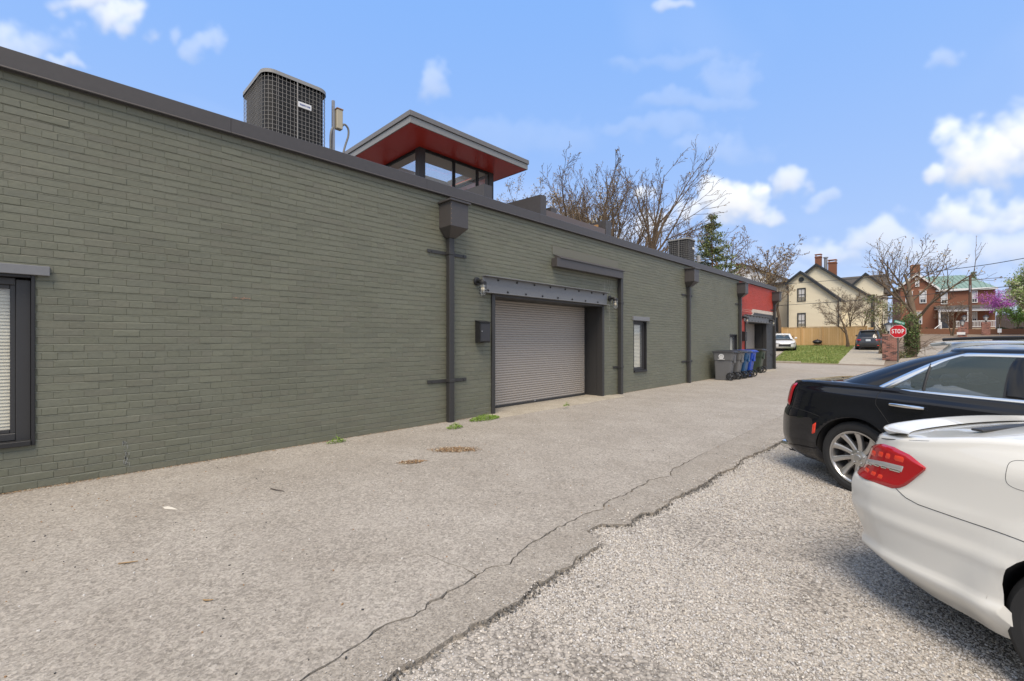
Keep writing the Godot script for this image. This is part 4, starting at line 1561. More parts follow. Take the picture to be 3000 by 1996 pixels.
func q_at(S: Dictionary, x: float, y: float) -> float:
	var xr: float = ipo(S.rear, y)
	var xf: float = ipo(S.front, y)
	var xi := clampf((x - (xr + xf) * 0.5) / ((xf - xr) * 0.5), -1.0, 1.0)
	var zr := pow(0.5, 1.0 / S.nr)
	var zf := pow(0.5, 1.0 / S.nf)
	if xi < -zr:
		return pow(1.0 - pow(-xi, S.nr), 1.0 / S.nr) / zr
	if xi > zf:
		return 3.0 - pow(1.0 - pow(xi, S.nf), 1.0 / S.nf) / zf
	return 1.0 + (xi + zr) / zr * 0.5 if xi < 0.0 else 1.5 + xi / zf * 0.5


func shell_out(S: Dictionary, q: float, y: float, side: float, lift: float) -> Vector3:
	var p := shell(S, q, y, side)
	var dq := shell(S, q + 0.01, y, side) - shell(S, q - 0.01, y, side)
	var dy := shell(S, q, y + 0.01, side) - shell(S, q, y - 0.01, side)
	var n := dq.cross(dy).normalized()
	if n.dot(p - Vector3(1.3, 0.6, 0)) < 0.0:
		n = -n
	return p + n * lift


func skin(S: Dictionary, low: Array, high: Array, side: float, lift: float, cols := 16, rows := 6, rim := 0.012, bias := 1.0) -> B:
	# a panel lying on the shell between two curves of [q, y]; the edges drop back to the shell
	var g := []
	var q0: float = low[0][0]
	var q1: float = low[-1][0]
	for i in rows + 1:
		var r := PackedVector3Array()
		for j in cols + 1:
			var q := lerpf(q0, q1, 1.0 - pow(1.0 - float(j) / cols, bias))
			var y := lerpf(lin_at(low, q), lin_at(high, q), float(i) / rows)
			var on_rim := i == 0 or i == rows or j == 0 or j == cols
			r.append(shell_out(S, q, y, side, lift - (rim if on_rim else 0.0)))
		g.append(r)
	var b := B.new()
	b.grid(g, side > 0.0)
	return b


func lin_at(l: Array, t: float) -> float:
	for i in l.size() - 1:
		if t <= l[i + 1][0]:
			return lerpf(l[i][1], l[i + 1][1], clampf((t - l[i][0]) / maxf(l[i + 1][0] - l[i][0], 0.00001), 0, 1))
	return l[-1][1]


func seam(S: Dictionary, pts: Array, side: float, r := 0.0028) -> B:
	# a gap between panels: shade painted as a dark tube along [x, y] points
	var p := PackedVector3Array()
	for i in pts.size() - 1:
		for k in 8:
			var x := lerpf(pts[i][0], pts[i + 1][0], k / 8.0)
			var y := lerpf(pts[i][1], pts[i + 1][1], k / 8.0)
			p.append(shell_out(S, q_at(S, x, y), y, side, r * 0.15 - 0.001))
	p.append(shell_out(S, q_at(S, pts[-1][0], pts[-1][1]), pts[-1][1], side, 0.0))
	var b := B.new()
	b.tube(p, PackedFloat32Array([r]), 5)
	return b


func body_shell(S: Dictionary) -> B:
	var qs := []
	for k in 11:
		qs.append(k / 10.0)
	# columns crowd where the wheel arches cut
	for k in range(1, 110):
		qs.append(1.0 + k / 110.0)
	for w in S.wheels:
		for k in 25:
			qs.append(q_at(S, w + S.arch * 1.001 * cos(PI * k / 24.0), 0.6))
	for k in 11:
		qs.append(2.0 + k / 10.0)
	qs.sort()
	var vs := []
	for k in 49:
		vs.append(k / 48.0)
	var g := []
	var top := []
	var rr: float = S.round
	for side_q in 2 * qs.size() - 1:
		var left := side_q < qs.size() - 1
		var q: float = qs[qs.size() - 1 - side_q] if left else qs[side_q - qs.size() + 1]
		var side := -1.0 if left else 1.0
		var base := shell(S, q, 0.6, 1.0)
		var yt := ipo(S.top, base.x)
		var yb: float = S.rocker
		if q > 1.0 and q < 2.0:
			for w in S.wheels:
				var dx := absf(base.x - w)
				if dx < S.arch:
					yb = maxf(yb, S.axle + sqrt(S.arch * S.arch - dx * dx))
		elif q <= 1.0:
			yb = S.tail_low
		else:
			yb = S.rocker + 0.03
		var colp := PackedVector3Array()
		for v in vs:
			colp.append(shell(S, q, maxf(lerpf(S.rocker, yt - rr, v), yb), side))
		var e := shell(S, q, yt - rr, side)
		var inward := Vector3(0, 0, 0)
		if q < 1.0:
			inward = Vector3(1, 0, -side * q)
		elif q > 2.0:
			inward = Vector3(-1, 0, -side * (3.0 - q))
		else:
			inward = Vector3(0, 0, -side)
		inward = inward.normalized()
		for k in range(1, 6):
			var a := PI / 2 * k / 5.0
			colp.append(e + inward * rr * (1.0 - cos(a)) + Vector3(0, rr * sin(a), 0))
		# across the deck to the middle
		var edge := colp[-1]
		var bw: float = ipo(S.half, yt - rr)
		for k in range(1, 9):
			var f := 1.0 - k / 8.0
			var z := edge.z * f
			colp.append(Vector3(edge.x, edge.y + S.crown * (edge.z * edge.z - z * z) / (bw * bw), z))
		g.append(colp)
	var b := B.new()
	b.grid(g, false)
	return b


func glasshouse(G: Dictionary, paint: Material, glass: Material, parent: Node3D) -> void:
	# G: a shell for the cabin; panes as [q0, q1, v0, v1], v a fraction of the height
	var y0: float = G.y0
	var y1: float = G.y1
	var qs := []
	for k in 13:
		qs.append(k / 12.0)
	for k in range(1, 48):
		qs.append(1.0 + k / 48.0)
	for k in 13:
		qs.append(2.0 + k / 12.0)
	var vs := []
	for k in 15:
		vs.append(k / 14.0)
	for p in G.panes:
		for e in [p[0], p[1]]:
			if not qs.has(e):
				qs.append(e)
		for e in [p[2], p[3]]:
			if not vs.has(e):
				vs.append(e)
	qs.sort()
	vs.sort()
	var g := []
	var mids := []
	var rr: float = G.round
	for k in 2 * qs.size() - 1:
		var left := k < qs.size() - 1
		var q: float = qs[qs.size() - 1 - k] if left else qs[k - qs.size() + 1]
		mids.append(q)
		var side := -1.0 if left else 1.0
		var colp := PackedVector3Array()
		for v in vs:
			colp.append(shell(G, q, lerpf(y0, y1, v), side))
		var e := colp[-1]
		var inward := Vector3(0, 0, -side)
		if q < 1.0:
			inward = Vector3(1, 0, -side * q).normalized()
		elif q > 2.0:
			inward = Vector3(-1, 0, -side * (3.0 - q)).normalized()
		# the roof edge rolls over, starting from the slope of the side
		for s in range(1, 6):
			var a := PI / 2 * s / 5.0
			colp.append(e + inward * rr * (1.0 - cos(a)) * 1.4 + Vector3(0, rr * 0.7 * sin(a), 0))
		var edge := colp[-1]
		for s in range(1, 9):
			var z := edge.z * (1.0 - s / 8.0)
			var lean := 1.0 - pow(absf(edge.z) / 0.75, 2.0)
			colp.append(Vector3(edge.x, edge.y + G.crown * (edge.z * edge.z - z * z) / 0.36, z))
		g.append(colp)
	var in_pane := func(i: int, j: int) -> bool:
		if j >= vs.size() - 1:
			return false
		var qm: float = (mids[i] + mids[i + 1]) * 0.5
		var vm: float = (vs[j] + vs[j + 1]) * 0.5
		for p in G.panes:
			if qm > p[0] and qm < p[1] and vm > p[2] and vm < p[3]:
				return true
		return false
	var b := B.new()
	b.grid(g, false, func(i, j): return not in_pane.call(i, j))
	obj("cabin", b, paint, parent)
	var w := B.new()
	w.grid(g, false, in_pane)
	obj("windows", w, glass, parent)


func road_wheel(parent: Node3D, at: Vector3, side: float, rad: float, rim: float, spokes: int, style: int, wide := 0.235) -> void:
	var w := group_node("wheel", parent, at)
	w.rotation.y = 0.0 if side > 0 else PI
	var ax := Transform3D(Basis(Vector3(1, 0, 0), PI / 2), Vector3.ZERO)
	var h := wide * 0.5
	var t := B.new()
	t.lathe([Vector2(rim, -h * 0.8), Vector2(rim + 0.03, -h), Vector2(rad - 0.03, -h * 0.98), Vector2(rad - 0.008, -h * 0.82), Vector2(rad, -h * 0.6), Vector2(rad, -h * 0.35), Vector2(rad - 0.007, -h * 0.33), Vector2(rad - 0.007, -h * 0.27), Vector2(rad, -h * 0.25), Vector2(rad, h * 0.25), Vector2(rad - 0.007, h * 0.27), Vector2(rad - 0.007, h * 0.33), Vector2(rad, h * 0.35), Vector2(rad, h * 0.6), Vector2(rad - 0.008, h * 0.82), Vector2(rad - 0.03, h * 0.98), Vector2(rim + 0.035, h), Vector2(rim + 0.012, h * 0.93), Vector2(rim, h * 0.80)], 64, ax)
	obj("tyre", t, mat("rubber", Color(0.022, 0.022, 0.022), 0.75), w)
	var m := mat("alloy", Color(0.55, 0.54, 0.52), 0.28, 0.85)
	var r := B.new()
	r.lathe([Vector2(rim + 0.001, h * 0.80), Vector2(rim + 0.004, h * 0.95), Vector2(rim - 0.008, h * 0.93), Vector2(rim - 0.02, h * 0.80), Vector2(rim - 0.03, h * 0.3), Vector2(rim - 0.04, -h * 0.7), Vector2(rim, -h * 0.8)], 64, ax)
	# hub, spokes that broaden outward
	r.lathe([Vector2(0.085, h * 0.1), Vector2(0.08, h * 0.62), Vector2(0.05, h * 0.70), Vector2(0, h * 0.70)], 30, ax)
	for k in spokes:
		var a := TAU * (k + 0.25) / spokes
		var tw := 0.06 if style == 0 else 0.0
		var d := Vector3(cos(a), sin(a), 0)
		var e := Vector3(-sin(a), cos(a), 0)
		var w0 := 0.022
		var w1 := 0.034 if style == 0 else 0.04
		var o := rim - 0.018
		var rows := []
		for i in 7:
			var f := i / 6.0
			var rr := lerpf(0.06, o, f)
			var c := d * rr + e * tw * f * f * 0.6
			var hw := lerpf(w0, w1, f * f)
			var zt := h * lerpf(0.60, 0.86, pow(f, 1.6))
			var pr := PackedVector3Array()
			for s in [[-1.0, -0.035], [-1.0, -0.006], [-0.7, 0.0], [0.0, 0.003], [0.7, 0.0], [1.0, -0.006], [1.0, -0.035]]:
				pr.append(c + e * hw * s[0] + Vector3(0, 0, zt + s[1]))
			rows.append(pr)
		r.grid(rows, true)
	obj("rim", r, m, w)
	var cp := B.new()
	cp.lathe([Vector2(0.034, h * 0.69), Vector2(0.034, h * 0.74), Vector2(0.028, h * 0.78), Vector2(0, h * 0.79)], 24, ax)
	obj("centre_cap", cp, M.metal, w)
	for k in 5:
		var nu := B.new()
		var a := TAU * k / 5 + 0.3
		nu.lathe([Vector2(0.011, h * 0.55), Vector2(0.011, h * 0.73), Vector2(0.005, h * 0.78), Vector2(0, h * 0.785)], 6, ax.translated(Vector3(cos(a) * 0.058, sin(a) * 0.058, 0)))
		obj("lug_nut", nu, M.metal, w)
	var bd := B.new()
	bd.lathe([Vector2(0, -0.01), Vector2(0.165, -0.01), Vector2(0.165, 0.012), Vector2(0, 0.012)], 36, ax)
	obj("brake_disc", bd, mat("disc", Color(0.20, 0.17, 0.15), 0.5, 0.6), w)
	var ca := B.new()
	ca.box(Vector3(-0.13, 0.02, 0.01), Vector3(0.07, 0.16, 0.07), 0.012)
	obj("caliper", ca, M.frame_grey, w)


func arch_liner(S: Dictionary, w: float, side: float) -> B:
	var b := B.new()
	var rows := []
	for i in 5:
		var r := PackedVector3Array()
		for k in 25:
			var a := PI * lerpf(-0.07, 1.07, k / 24.0)
			var x: float = w + cos(a) * S.arch * 0.995
			var y: float = S.axle + sin(a) * S.arch * 0.995
			var zo := absf(shell(S, q_at(S, x, clampf(y, 0.22, 0.9)), clampf(y, 0.22, 0.9), 1.0).z) - 0.004
			r.append(Vector3(x, y, side * lerpf(zo, 0.42, i / 4.0)))
		rows.append(r)
	b.grid(rows, side > 0)
	return b


func cabin_inside(parent: Node3D, G: Dictionary, seat_x: Array, cloth: Material) -> void:
	var b := B.new()
	for x in seat_x:
		for z in ([-0.37, 0.37] if x != seat_x[-1] else [-0.42, 0.0, 0.42]):
			b.box(Vector3(x + 0.05, 0.62, z), Vector3(0.5, 0.16, 0.48 if x != seat_x[-1] else 0.40), 0.05)
			b.box(Vector3(x - 0.20, 0.86, z), Vector3(0.14, 0.58, 0.46 if x != seat_x[-1] else 0.40), 0.05, Basis(Vector3(0, 0, 1), 0.22))
			b.box(Vector3(x - 0.30, 1.17 if x != seat_x[-1] else 1.12, z), Vector3(0.09, 0.17, 0.26), 0.04, Basis(Vector3(0, 0, 1), 0.15))
	obj("seats", b, cloth, parent)
	b = B.new()
	b.box(Vector3(seat_x[0] + 0.95, 0.86, 0), Vector3(0.5, 0.24, 1.4), 0.06)
	b.box(Vector3((seat_x[0] + seat_x[-1]) * 0.5, 0.30, 0), Vector3(3.1, 0.14, 1.42), 0.02)
	b.box(Vector3(G.y0 * 0.0 + seat_x[-1] - 0.55, 0.86, 0), Vector3(0.5, 0.3, 1.3), 0.04)
	obj("dashboard", b, cloth, parent)
	b = B.new()
	var ring := PackedVector3Array()
	var tilt := Transform3D(Basis(Vector3(0, 0, 1), -0.45), Vector3(seat_x[0] + 0.58, 0.93, -0.37))
	for k in 25:
		ring.append(tilt * Vector3(0, cos(TAU * k / 24) * 0.185, sin(TAU * k / 24) * 0.185))
	b.tube(ring, PackedFloat32Array([0.014]), 6, false)
	obj("steering_wheel", b, M.near_black, parent)


func make_car(called: String, label: String, category: String, at: Vector3, turn: float, C: Dictionary) -> Node3D:
	var t := thing(called, label, category, at, turn)
	var S: Dictionary = C.body
	var G: Dictionary = C.cabin
	obj("body", body_shell(S), C.paint, t)
	glasshouse(G, C.paint, C.glass, t)
	for w in S.wheels:
		for side in [-1.0, 1.0]:
			obj("wheel_arch", arch_liner(S, w, side), mat("liner", Color(0.018, 0.017, 0.016), 0.95), t)
			road_wheel(t, Vector3(w, C.tyre, side * C.track), side, C.tyre, C.rim, C.spokes, C.style)
	var u := B.new()
	u.box(Vector3((S.wheels[0] + S.wheels[1]) * 0.5, S.rocker + 0.12, 0), Vector3(S.wheels[1] - S.wheels[0] + 1.5, 0.16, 1.2), 0.03)
	u.box(Vector3((S.wheels[0] + S.wheels[1]) * 0.5, S.rocker + 0.10, 0), Vector3(S.wheels[1] - S.wheels[0] - 2.0 * S.arch - 0.04, 0.16, 1.66), 0.03)
	obj("underbody", u, M.near_black, t)
	cabin_inside(t, G, C.seats, C.cloth)
	return t


func paint(key: String, c: Color, flake := 0.0) -> StandardMaterial3D:
	var m := mat(key, c, 0.42, flake)
	m.clearcoat_enabled = true
	m.clearcoat = 1.0
	m.clearcoat_roughness = 0.03
	if c.r < 0.02:
		m.metallic_specular = 0.0
	return m


func car_materials() -> void:
	var g := mat("car_glass", Color(0.085, 0.115, 0.11), 0.02)
	g.transparency = BaseMaterial3D.TRANSPARENCY_ALPHA
	g.albedo_color.a = 0.42
	g.metallic_specular = 0.55
	mat("privacy_glass", Color(0.012, 0.014, 0.016), 0.03).metallic_specular = 0.55
	mat("chrome", Color(0.80, 0.80, 0.79), 0.12, 1.0)
	var r := mat("lamp_red", Color(0.42, 0.006, 0.012), 0.08)
	r.clearcoat_enabled = true
	r.clearcoat = 1.0
	r.clearcoat_roughness = 0.02
	mat("lamp_bright", Color(0.80, 0.06, 0.03), 0.12)
	mat("lamp_clear", Color(0.58, 0.57, 0.56), 0.15, 0.5)
	mat("seat_dark", Color(0.02, 0.02, 0.022), 0.7)
	mat("seat_tan", Color(0.28, 0.22, 0.16), 0.7)
	mat("plastic", Color(0.02, 0.02, 0.021), 0.55)
	mat("gap_shade", Color(0.012, 0.012, 0.012), 0.8)  # dark colour stands for the shade in the panel gaps


func side_trim(G: Dictionary, q0: float, q1: float, v0: float, v1: float, side: float, lift := 0.006) -> B:
	var a: float = lerpf(G.y0, G.y1, v0)
	var b: float = lerpf(G.y0, G.y1, v1)
	return skin(G, [[q0, a], [q1, a]], [[q0, b], [q1, b]], side, lift, 30 if q1 - q0 > 0.1 else 4, 3 if v1 - v0 < 0.3 else 26, 0.005)


func build_cars() -> void:
	car_materials()
	build_black_sedan()
	build_white_sedan()
	build_far_cars()


func build_black_sedan() -> void:
	var S := {"nr": 6.5, "nf": 4.5, "round": 0.05, "crown": 0.035, "rocker": 0.21, "tail_low": 0.23, "arch": 0.405, "axle": 0.365, "flare": 0.022, "wheels": [0.0, 3.05],
		"rear": [[0.2, -0.90], [0.28, -1.02], [0.45, -1.075], [0.62, -1.065], [0.735, -1.035], [0.76, -1.015], [0.95, -0.965], [1.10, -0.92]],
		"front": [[0.2, 3.80], [0.35, 3.94], [0.6, 3.95], [0.9, 3.86]],
		"half": [[0.2, 0.86], [0.3, 0.915], [0.5, 0.94], [0.72, 0.948], [0.9, 0.938], [0.985, 0.928], [1.0, 0.918], [1.1, 0.86]],
		"top": [[-1.08, 1.055], [-0.9, 1.082], [-0.5, 1.10], [0.0, 1.105], [0.9, 1.085], [1.8, 1.065], [2.3, 1.04], [3.1, 0.985], [3.6, 0.93], [3.95, 0.84]]}
	var G := {"nr": 4.5, "nf": 4.5, "round": 0.055, "crown": 0.035, "y0": 1.04, "y1": 1.435,
		"rear": [[1.04, -0.60], [1.12, -0.40], [1.2, -0.20], [1.3, 0.06], [1.37, 0.26], [1.435, 0.52]],
		"front": [[1.04, 2.42], [1.2, 2.08], [1.435, 1.58]],
		"half": [[1.04, 0.885], [1.12, 0.86], [1.3, 0.785], [1.435, 0.71]],
		"panes": [[1.235, 1.56, 0.13, 0.92], [1.62, 1.86, 0.13, 0.92], [0.0, 0.72, 0.16, 0.90], [2.2, 3.0, 0.06, 0.93]]}
	var C := {"body": S, "cabin": G, "paint": paint("paint_black", Color(0.0075, 0.0085, 0.012)), "glass": M.car_glass, "tyre": 0.364, "rim": 0.262, "spokes": 10, "style": 0, "track": 0.812, "seats": [1.55, 0.58], "cloth": M.seat_dark}
	var t := make_car("black_sedan", "glossy black four door sedan with chrome window trim and bright alloy wheels on gravel", "car", Vector3(-0.225, -0.04, -6.41), -deg_to_rad(28.0), C)
	for side in [-1.0, 1.0]:
		# chrome round the side glass
		obj("window_trim", side_trim(G, 1.185, 1.90, 0.03, 0.128, side), M.chrome, t)
		obj("window_trim", side_trim(G, 1.185, 1.90, 0.922, 1.0, side), M.chrome, t)
		obj("window_trim", side_trim(G, 1.182, 1.234, 0.04, 0.99, side), M.chrome, t)
		var dv := B.new()
		var dp := PackedVector3Array()
		for k in 9:
			var y := lerpf(1.095, 1.33, k / 8.0)
			dp.append(shell_out(G, q_at(G, 0.54, y), y, side, -0.004))
		dv.tube(dp, PackedFloat32Array([0.013]), 6)
		obj("window_divider", dv, M.plastic, t)
		obj("window_pillar", side_trim(G, 1.561, 1.619, 0.13, 0.925, side, 0.003), mat("gloss_black", Color(0.008, 0.008, 0.009), 0.12), t)
		# tail lamp: tall blade on the corner
		var lo := [[0.80, 0.80], [0.965, 0.78]]
		var hi := [[0.80, 1.03], [0.965, 1.045]]
		obj("tail_lamp", skin(S, lo, hi, side, 0.012, 10, 10), M.lamp_red, t)
		obj("marker_lamp", skin(S, [[q_at(S, -0.465, 0.57), 0.50], [q_at(S, -0.41, 0.57), 0.53]], [[q_at(S, -0.465, 0.57), 0.625], [q_at(S, -0.41, 0.57), 0.67]], side, 0.006, 6, 6), M.lamp_bright, t)
		# door handle
		for hx in [0.46, 1.42]:
			var h := B.new()
			var p := PackedVector3Array()
			for k in 9:
				var x: float = hx + 0.27 * (k / 8.0 - 0.5)
				p.append(shell_out(S, q_at(S, x, 0.945), 0.945, side, 0.012 + 0.03 * sin(PI * clampf(k / 8.0, 0.06, 0.94))))
			h.tube(p, PackedFloat32Array([0.013, 0.016, 0.017, 0.017, 0.017, 0.017, 0.017, 0.016, 0.013]), 8)
			obj("door_handle", h, M.chrome, t)
		obj("door_seam", seam(S, [[0.235, 1.075], [0.19, 1.03], [0.19, 0.93], [0.26, 0.84], [0.37, 0.70], [0.42, 0.55], [0.47, 0.23]], side), M.gap_shade, t)
		obj("door_seam", seam(S, [[1.16, 1.07], [1.16, 0.23]], side), M.gap_shade, t)
		obj("door_seam", seam(S, [[2.22, 1.03], [2.26, 0.8], [2.24, 0.23]], side), M.gap_shade, t)
		obj("bumper_seam", seam(S, [[-0.95, 0.775], [-0.75, 0.765], [-0.5, 0.745], [-0.36, 0.72]], side), M.gap_shade, t)
		var mi := B.new()
		mi.box(Vector3(1.98, 1.13, side * 0.95), Vector3(0.22, 0.15, 0.10), 0.04)
		mi.box(Vector3(2.05, 1.08, side * 0.89), Vector3(0.06, 0.05, 0.10), 0.02)
		obj("door_mirror", mi, C.paint, t)
		obj("head_lamp", skin(S, [[1.985, 0.70], [2.75, 0.66]], [[1.985, 0.80], [2.75, 0.79]], side, 0.008, 12, 5), M.lamp_clear, t)
		var ex := B.new()
		ex.lathe([Vector2(0.045, 0), Vector2(0.052, 0), Vector2(0.052, 0.14), Vector2(0.04, 0.14)], 16, Transform3D(Basis(Vector3(0, 0, 1), PI / 2).scaled(Vector3(1, 1, 1.5)), Vector3(-0.93, 0.26, side * 0.6)))
		obj("exhaust_tip", ex, M.chrome, t)
	obj("deck_seam", seam(S, [[-0.93, 1.045], [-0.93, 1.046]], 1.0), M.gap_shade, t)
	var pl := B.new()
	pl.box(Vector3(-1.075, 0.86, 0), Vector3(0.012, 0.16, 0.31), 0.004)
	obj("number_plate", pl, M.white_paint, t)
	var dl := B.new()
	dl.box(Vector3(-0.92, 0.24, 0), Vector3(0.2, 0.09, 1.3), 0.03)
	obj("diffuser", dl, M.plastic, t)
	var gr := B.new()
	gr.box(Vector3(3.93, 0.62, 0), Vector3(0.06, 0.26, 0.8), 0.03)
	obj("grille", gr, M.chrome, t)


func build_white_sedan() -> void:
	var S := {"nr": 6.5, "nf": 4.0, "round": 0.04, "crown": 0.035, "rocker": 0.20, "tail_low": 0.24, "arch": 0.365, "axle": 0.325, "flare": 0.028, "wheels": [0.0, 2.874],
		"rear": [[0.2, -0.92], [0.30, -1.09], [0.335, -1.125], [0.365, -1.115], [0.5, -1.165], [0.56, -1.185], [0.64, -1.19], [0.71, -1.17], [0.755, -1.105], [0.84, -1.075], [0.95, -1.04], [1.0, -1.02], [1.06, -1.03]],
		"front": [[0.2, 3.55], [0.35, 3.70], [0.6, 3.73], [0.9, 3.6]],
		"half": [[0.2, 0.845], [0.30, 0.916], [0.33, 0.926], [0.345, 0.926], [0.375, 0.914], [0.5, 0.917], [0.545, 0.924], [0.56, 0.923], [0.60, 0.916], [0.66, 0.917], [0.84, 0.905], [0.93, 0.90], [0.985, 0.885], [1.05, 0.855], [1.12, 0.80]],
		"top": [[-1.12, 0.985], [-1.0, 0.997], [-0.87, 1.018], [-0.47, 1.09], [0.0, 1.12], [0.9, 1.09], [1.8, 1.04], [2.3, 0.99], [3.0, 0.90], [3.5, 0.80], [3.73, 0.70]]}
	var G := {"nr": 4.2, "nf": 4.2, "round": 0.06, "crown": 0.04, "y0": 1.05, "y1": 1.43,
		"rear": [[1.05, -0.56], [1.10, -0.44], [1.2, -0.18], [1.3, 0.14], [1.43, 0.60]],
		"front": [[1.05, 2.25], [1.2, 1.95], [1.43, 1.45]],
		"half": [[1.05, 0.82], [1.12, 0.80], [1.3, 0.71], [1.43, 0.62]],
		"panes": [[1.27, 1.36, 0.14, 0.86], [1.38, 1.56, 0.12, 0.92], [1.62, 1.85, 0.12, 0.92], [0.0, 0.86, 0.07, 0.92], [2.2, 3.0, 0.05, 0.93]]}
	var C := {"body": S, "cabin": G, "paint": paint("paint_pearl", Color(0.71, 0.695, 0.635)), "glass": M.car_glass, "tyre": 0.325, "rim": 0.222, "spokes": 10, "style": 1, "track": 0.79, "seats": [1.45, 0.50], "cloth": M.seat_dark}
	var t := make_car("white_sedan", "pearl white sedan with angular red tail lamps and a lip spoiler", "car", Vector3(0.879, -0.04, -3.597), -deg_to_rad(28.0), C)
	for side in [-1.0, 1.0]:
		# wrap-round tail lamp, five sided, clear band between two rows of vanes
		obj("tail_lamp", skin(S, [[0.60, 0.735], [0.96, 0.722], [1.027, 0.728], [1.047, 0.872]], [[0.60, 0.865], [0.74, 0.872], [0.95, 0.945], [1.0, 0.947], [1.024, 0.93], [1.047, 0.886]], side, 0.012, 60, 14, 0.012, 2.0), M.lamp_red, t)
		obj("lamp_band", skin(S, [[0.86, 0.782], [0.897, 0.788], [0.97, 0.815], [1.024, 0.826]], [[0.86, 0.82], [0.882, 0.828], [0.97, 0.85], [1.024, 0.866]], side, 0.0145, 30, 4, 0.004, 1.7), M.lamp_clear, t)
		for k in 4:
			var q0 := [0.90, 0.958, 0.99, 1.008][k] as float
			var q1 := [0.945, 0.982, 1.003, 1.022][k] as float
			var e := [0.0, 0.012, 0.016, 0.02][k] as float
			obj("lamp_vane", skin(S, [[q0, 0.858 + e], [q1, 0.860 + e]], [[q0, 0.890 + e], [q1, 0.893 + e]], side, 0.0145, 5, 3, 0.003), M.lamp_bright, t)
			if k < 3:
				obj("lamp_vane", skin(S, [[q0, 0.752], [q1, 0.752]], [[q0, 0.778], [q1, 0.782]], side, 0.0145, 5, 3, 0.003), M.lamp_bright, t)
			obj("lamp_facet", skin(S, [[q0, 0.800 + e], [q1, 0.803 + e]], [[q0, 0.812 + e], [q1, 0.815 + e]], side, 0.0165, 5, 2, 0.003), M.chrome, t)
		obj("bumper_seam", seam(S, [[-0.77, 0.735], [-0.71, 0.705], [-0.65, 0.692], [-0.44, 0.686], [-0.22, 0.681]], side, 0.0022), M.gap_shade, t)
		obj("door_seam", seam(S, [[0.30, 1.06], [0.32, 0.8], [0.40, 0.5], [0.44, 0.22]], side, 0.0025), M.gap_shade, t)
		obj("door_seam", seam(S, [[1.13, 1.04], [1.13, 0.22]], side, 0.0025), M.gap_shade, t)
		for hx in [0.5, 1.36]:
			var h := B.new()
			var p := PackedVector3Array()
			for k in 9:
				var x: float = hx + 0.22 * (k / 8.0 - 0.5)
				p.append(shell_out(S, q_at(S, x, 0.90), 0.90, side, 0.01 + 0.028 * sin(PI * clampf(k / 8.0, 0.06, 0.94))))
			h.tube(p, PackedFloat32Array([0.014]), 8)
			obj("door_handle", h, C.paint, t)
		var mi := B.new()
		mi.box(Vector3(1.85, 1.10, side * 0.98), Vector3(0.12, 0.14, 0.2), 0.04)
		obj("door_mirror", mi, C.paint, t)
		obj("head_lamp", skin(S, [[1.98, 0.60], [2.7, 0.58]], [[1.98, 0.72], [2.7, 0.73]], side, 0.008, 12, 5), M.lamp_clear, t)
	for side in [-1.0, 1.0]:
		obj("boot_seam", seam(S, [[-0.99, 0.955], [-0.86, 0.978], [-0.6, 1.025], [-0.42, 1.058]], side, 0.0022), M.gap_shade, t)
	# fuel door on the right flank
	var loop := []
	for k in 41:
		var a := TAU * k / 40
		loop.append([-0.19 + 0.125 * signf(cos(a)) * pow(absf(cos(a)), 0.45), 0.952 + 0.064 * signf(sin(a)) * pow(absf(sin(a)), 0.45)])
	obj("fuel_door", seam(S, loop, 1.0, 0.0016), mat("pale_gap", Color(0.10, 0.10, 0.095), 0.8), t)
	# lip spoiler along the tail edge of the boot
	var b := B.new()
	var rows := []
	for pr in [[0.13, -0.006], [0.06, 0.004], [0.02, 0.010], [0.0, 0.010], [-0.008, 0.003], [0.0, -0.008], [0.025, -0.03]]:
		var r := PackedVector3Array()
		for k in 41:
			var z := lerpf(-0.80, 0.80, k / 40.0)
			var q := absf(z) / (ipo(S.half, 1.0) * pow(0.5, 1.0 / S.nr))
			var e := shell(S, minf(q, 1.0), 1.0)
			var fade := smoothstep(0.80, 0.66, absf(z))
			var yt := ipo(S.top, e.x) + 0.035 * (1.0 - z * z / 0.72)
			r.append(Vector3(e.x + pr[0] * lerpf(0.5, 1.0, fade) + 0.01, yt + pr[1] * fade - 0.006 * (1.0 - fade), z))
		rows.append(r)
	b.grid(rows, false)
	obj("spoiler", b, C.paint, t)
	var wf := B.new()
	wf.box(Vector3(-0.53, 1.085, 0), Vector3(0.05, 0.012, 1.3), 0.004)
	obj("window_seal", wf, M.plastic, t)
	var pl := B.new()
	pl.box(Vector3(-1.13, 0.80, 0), Vector3(0.012, 0.16, 0.31), 0.004)
	obj("number_plate", pl, M.white_paint, t)


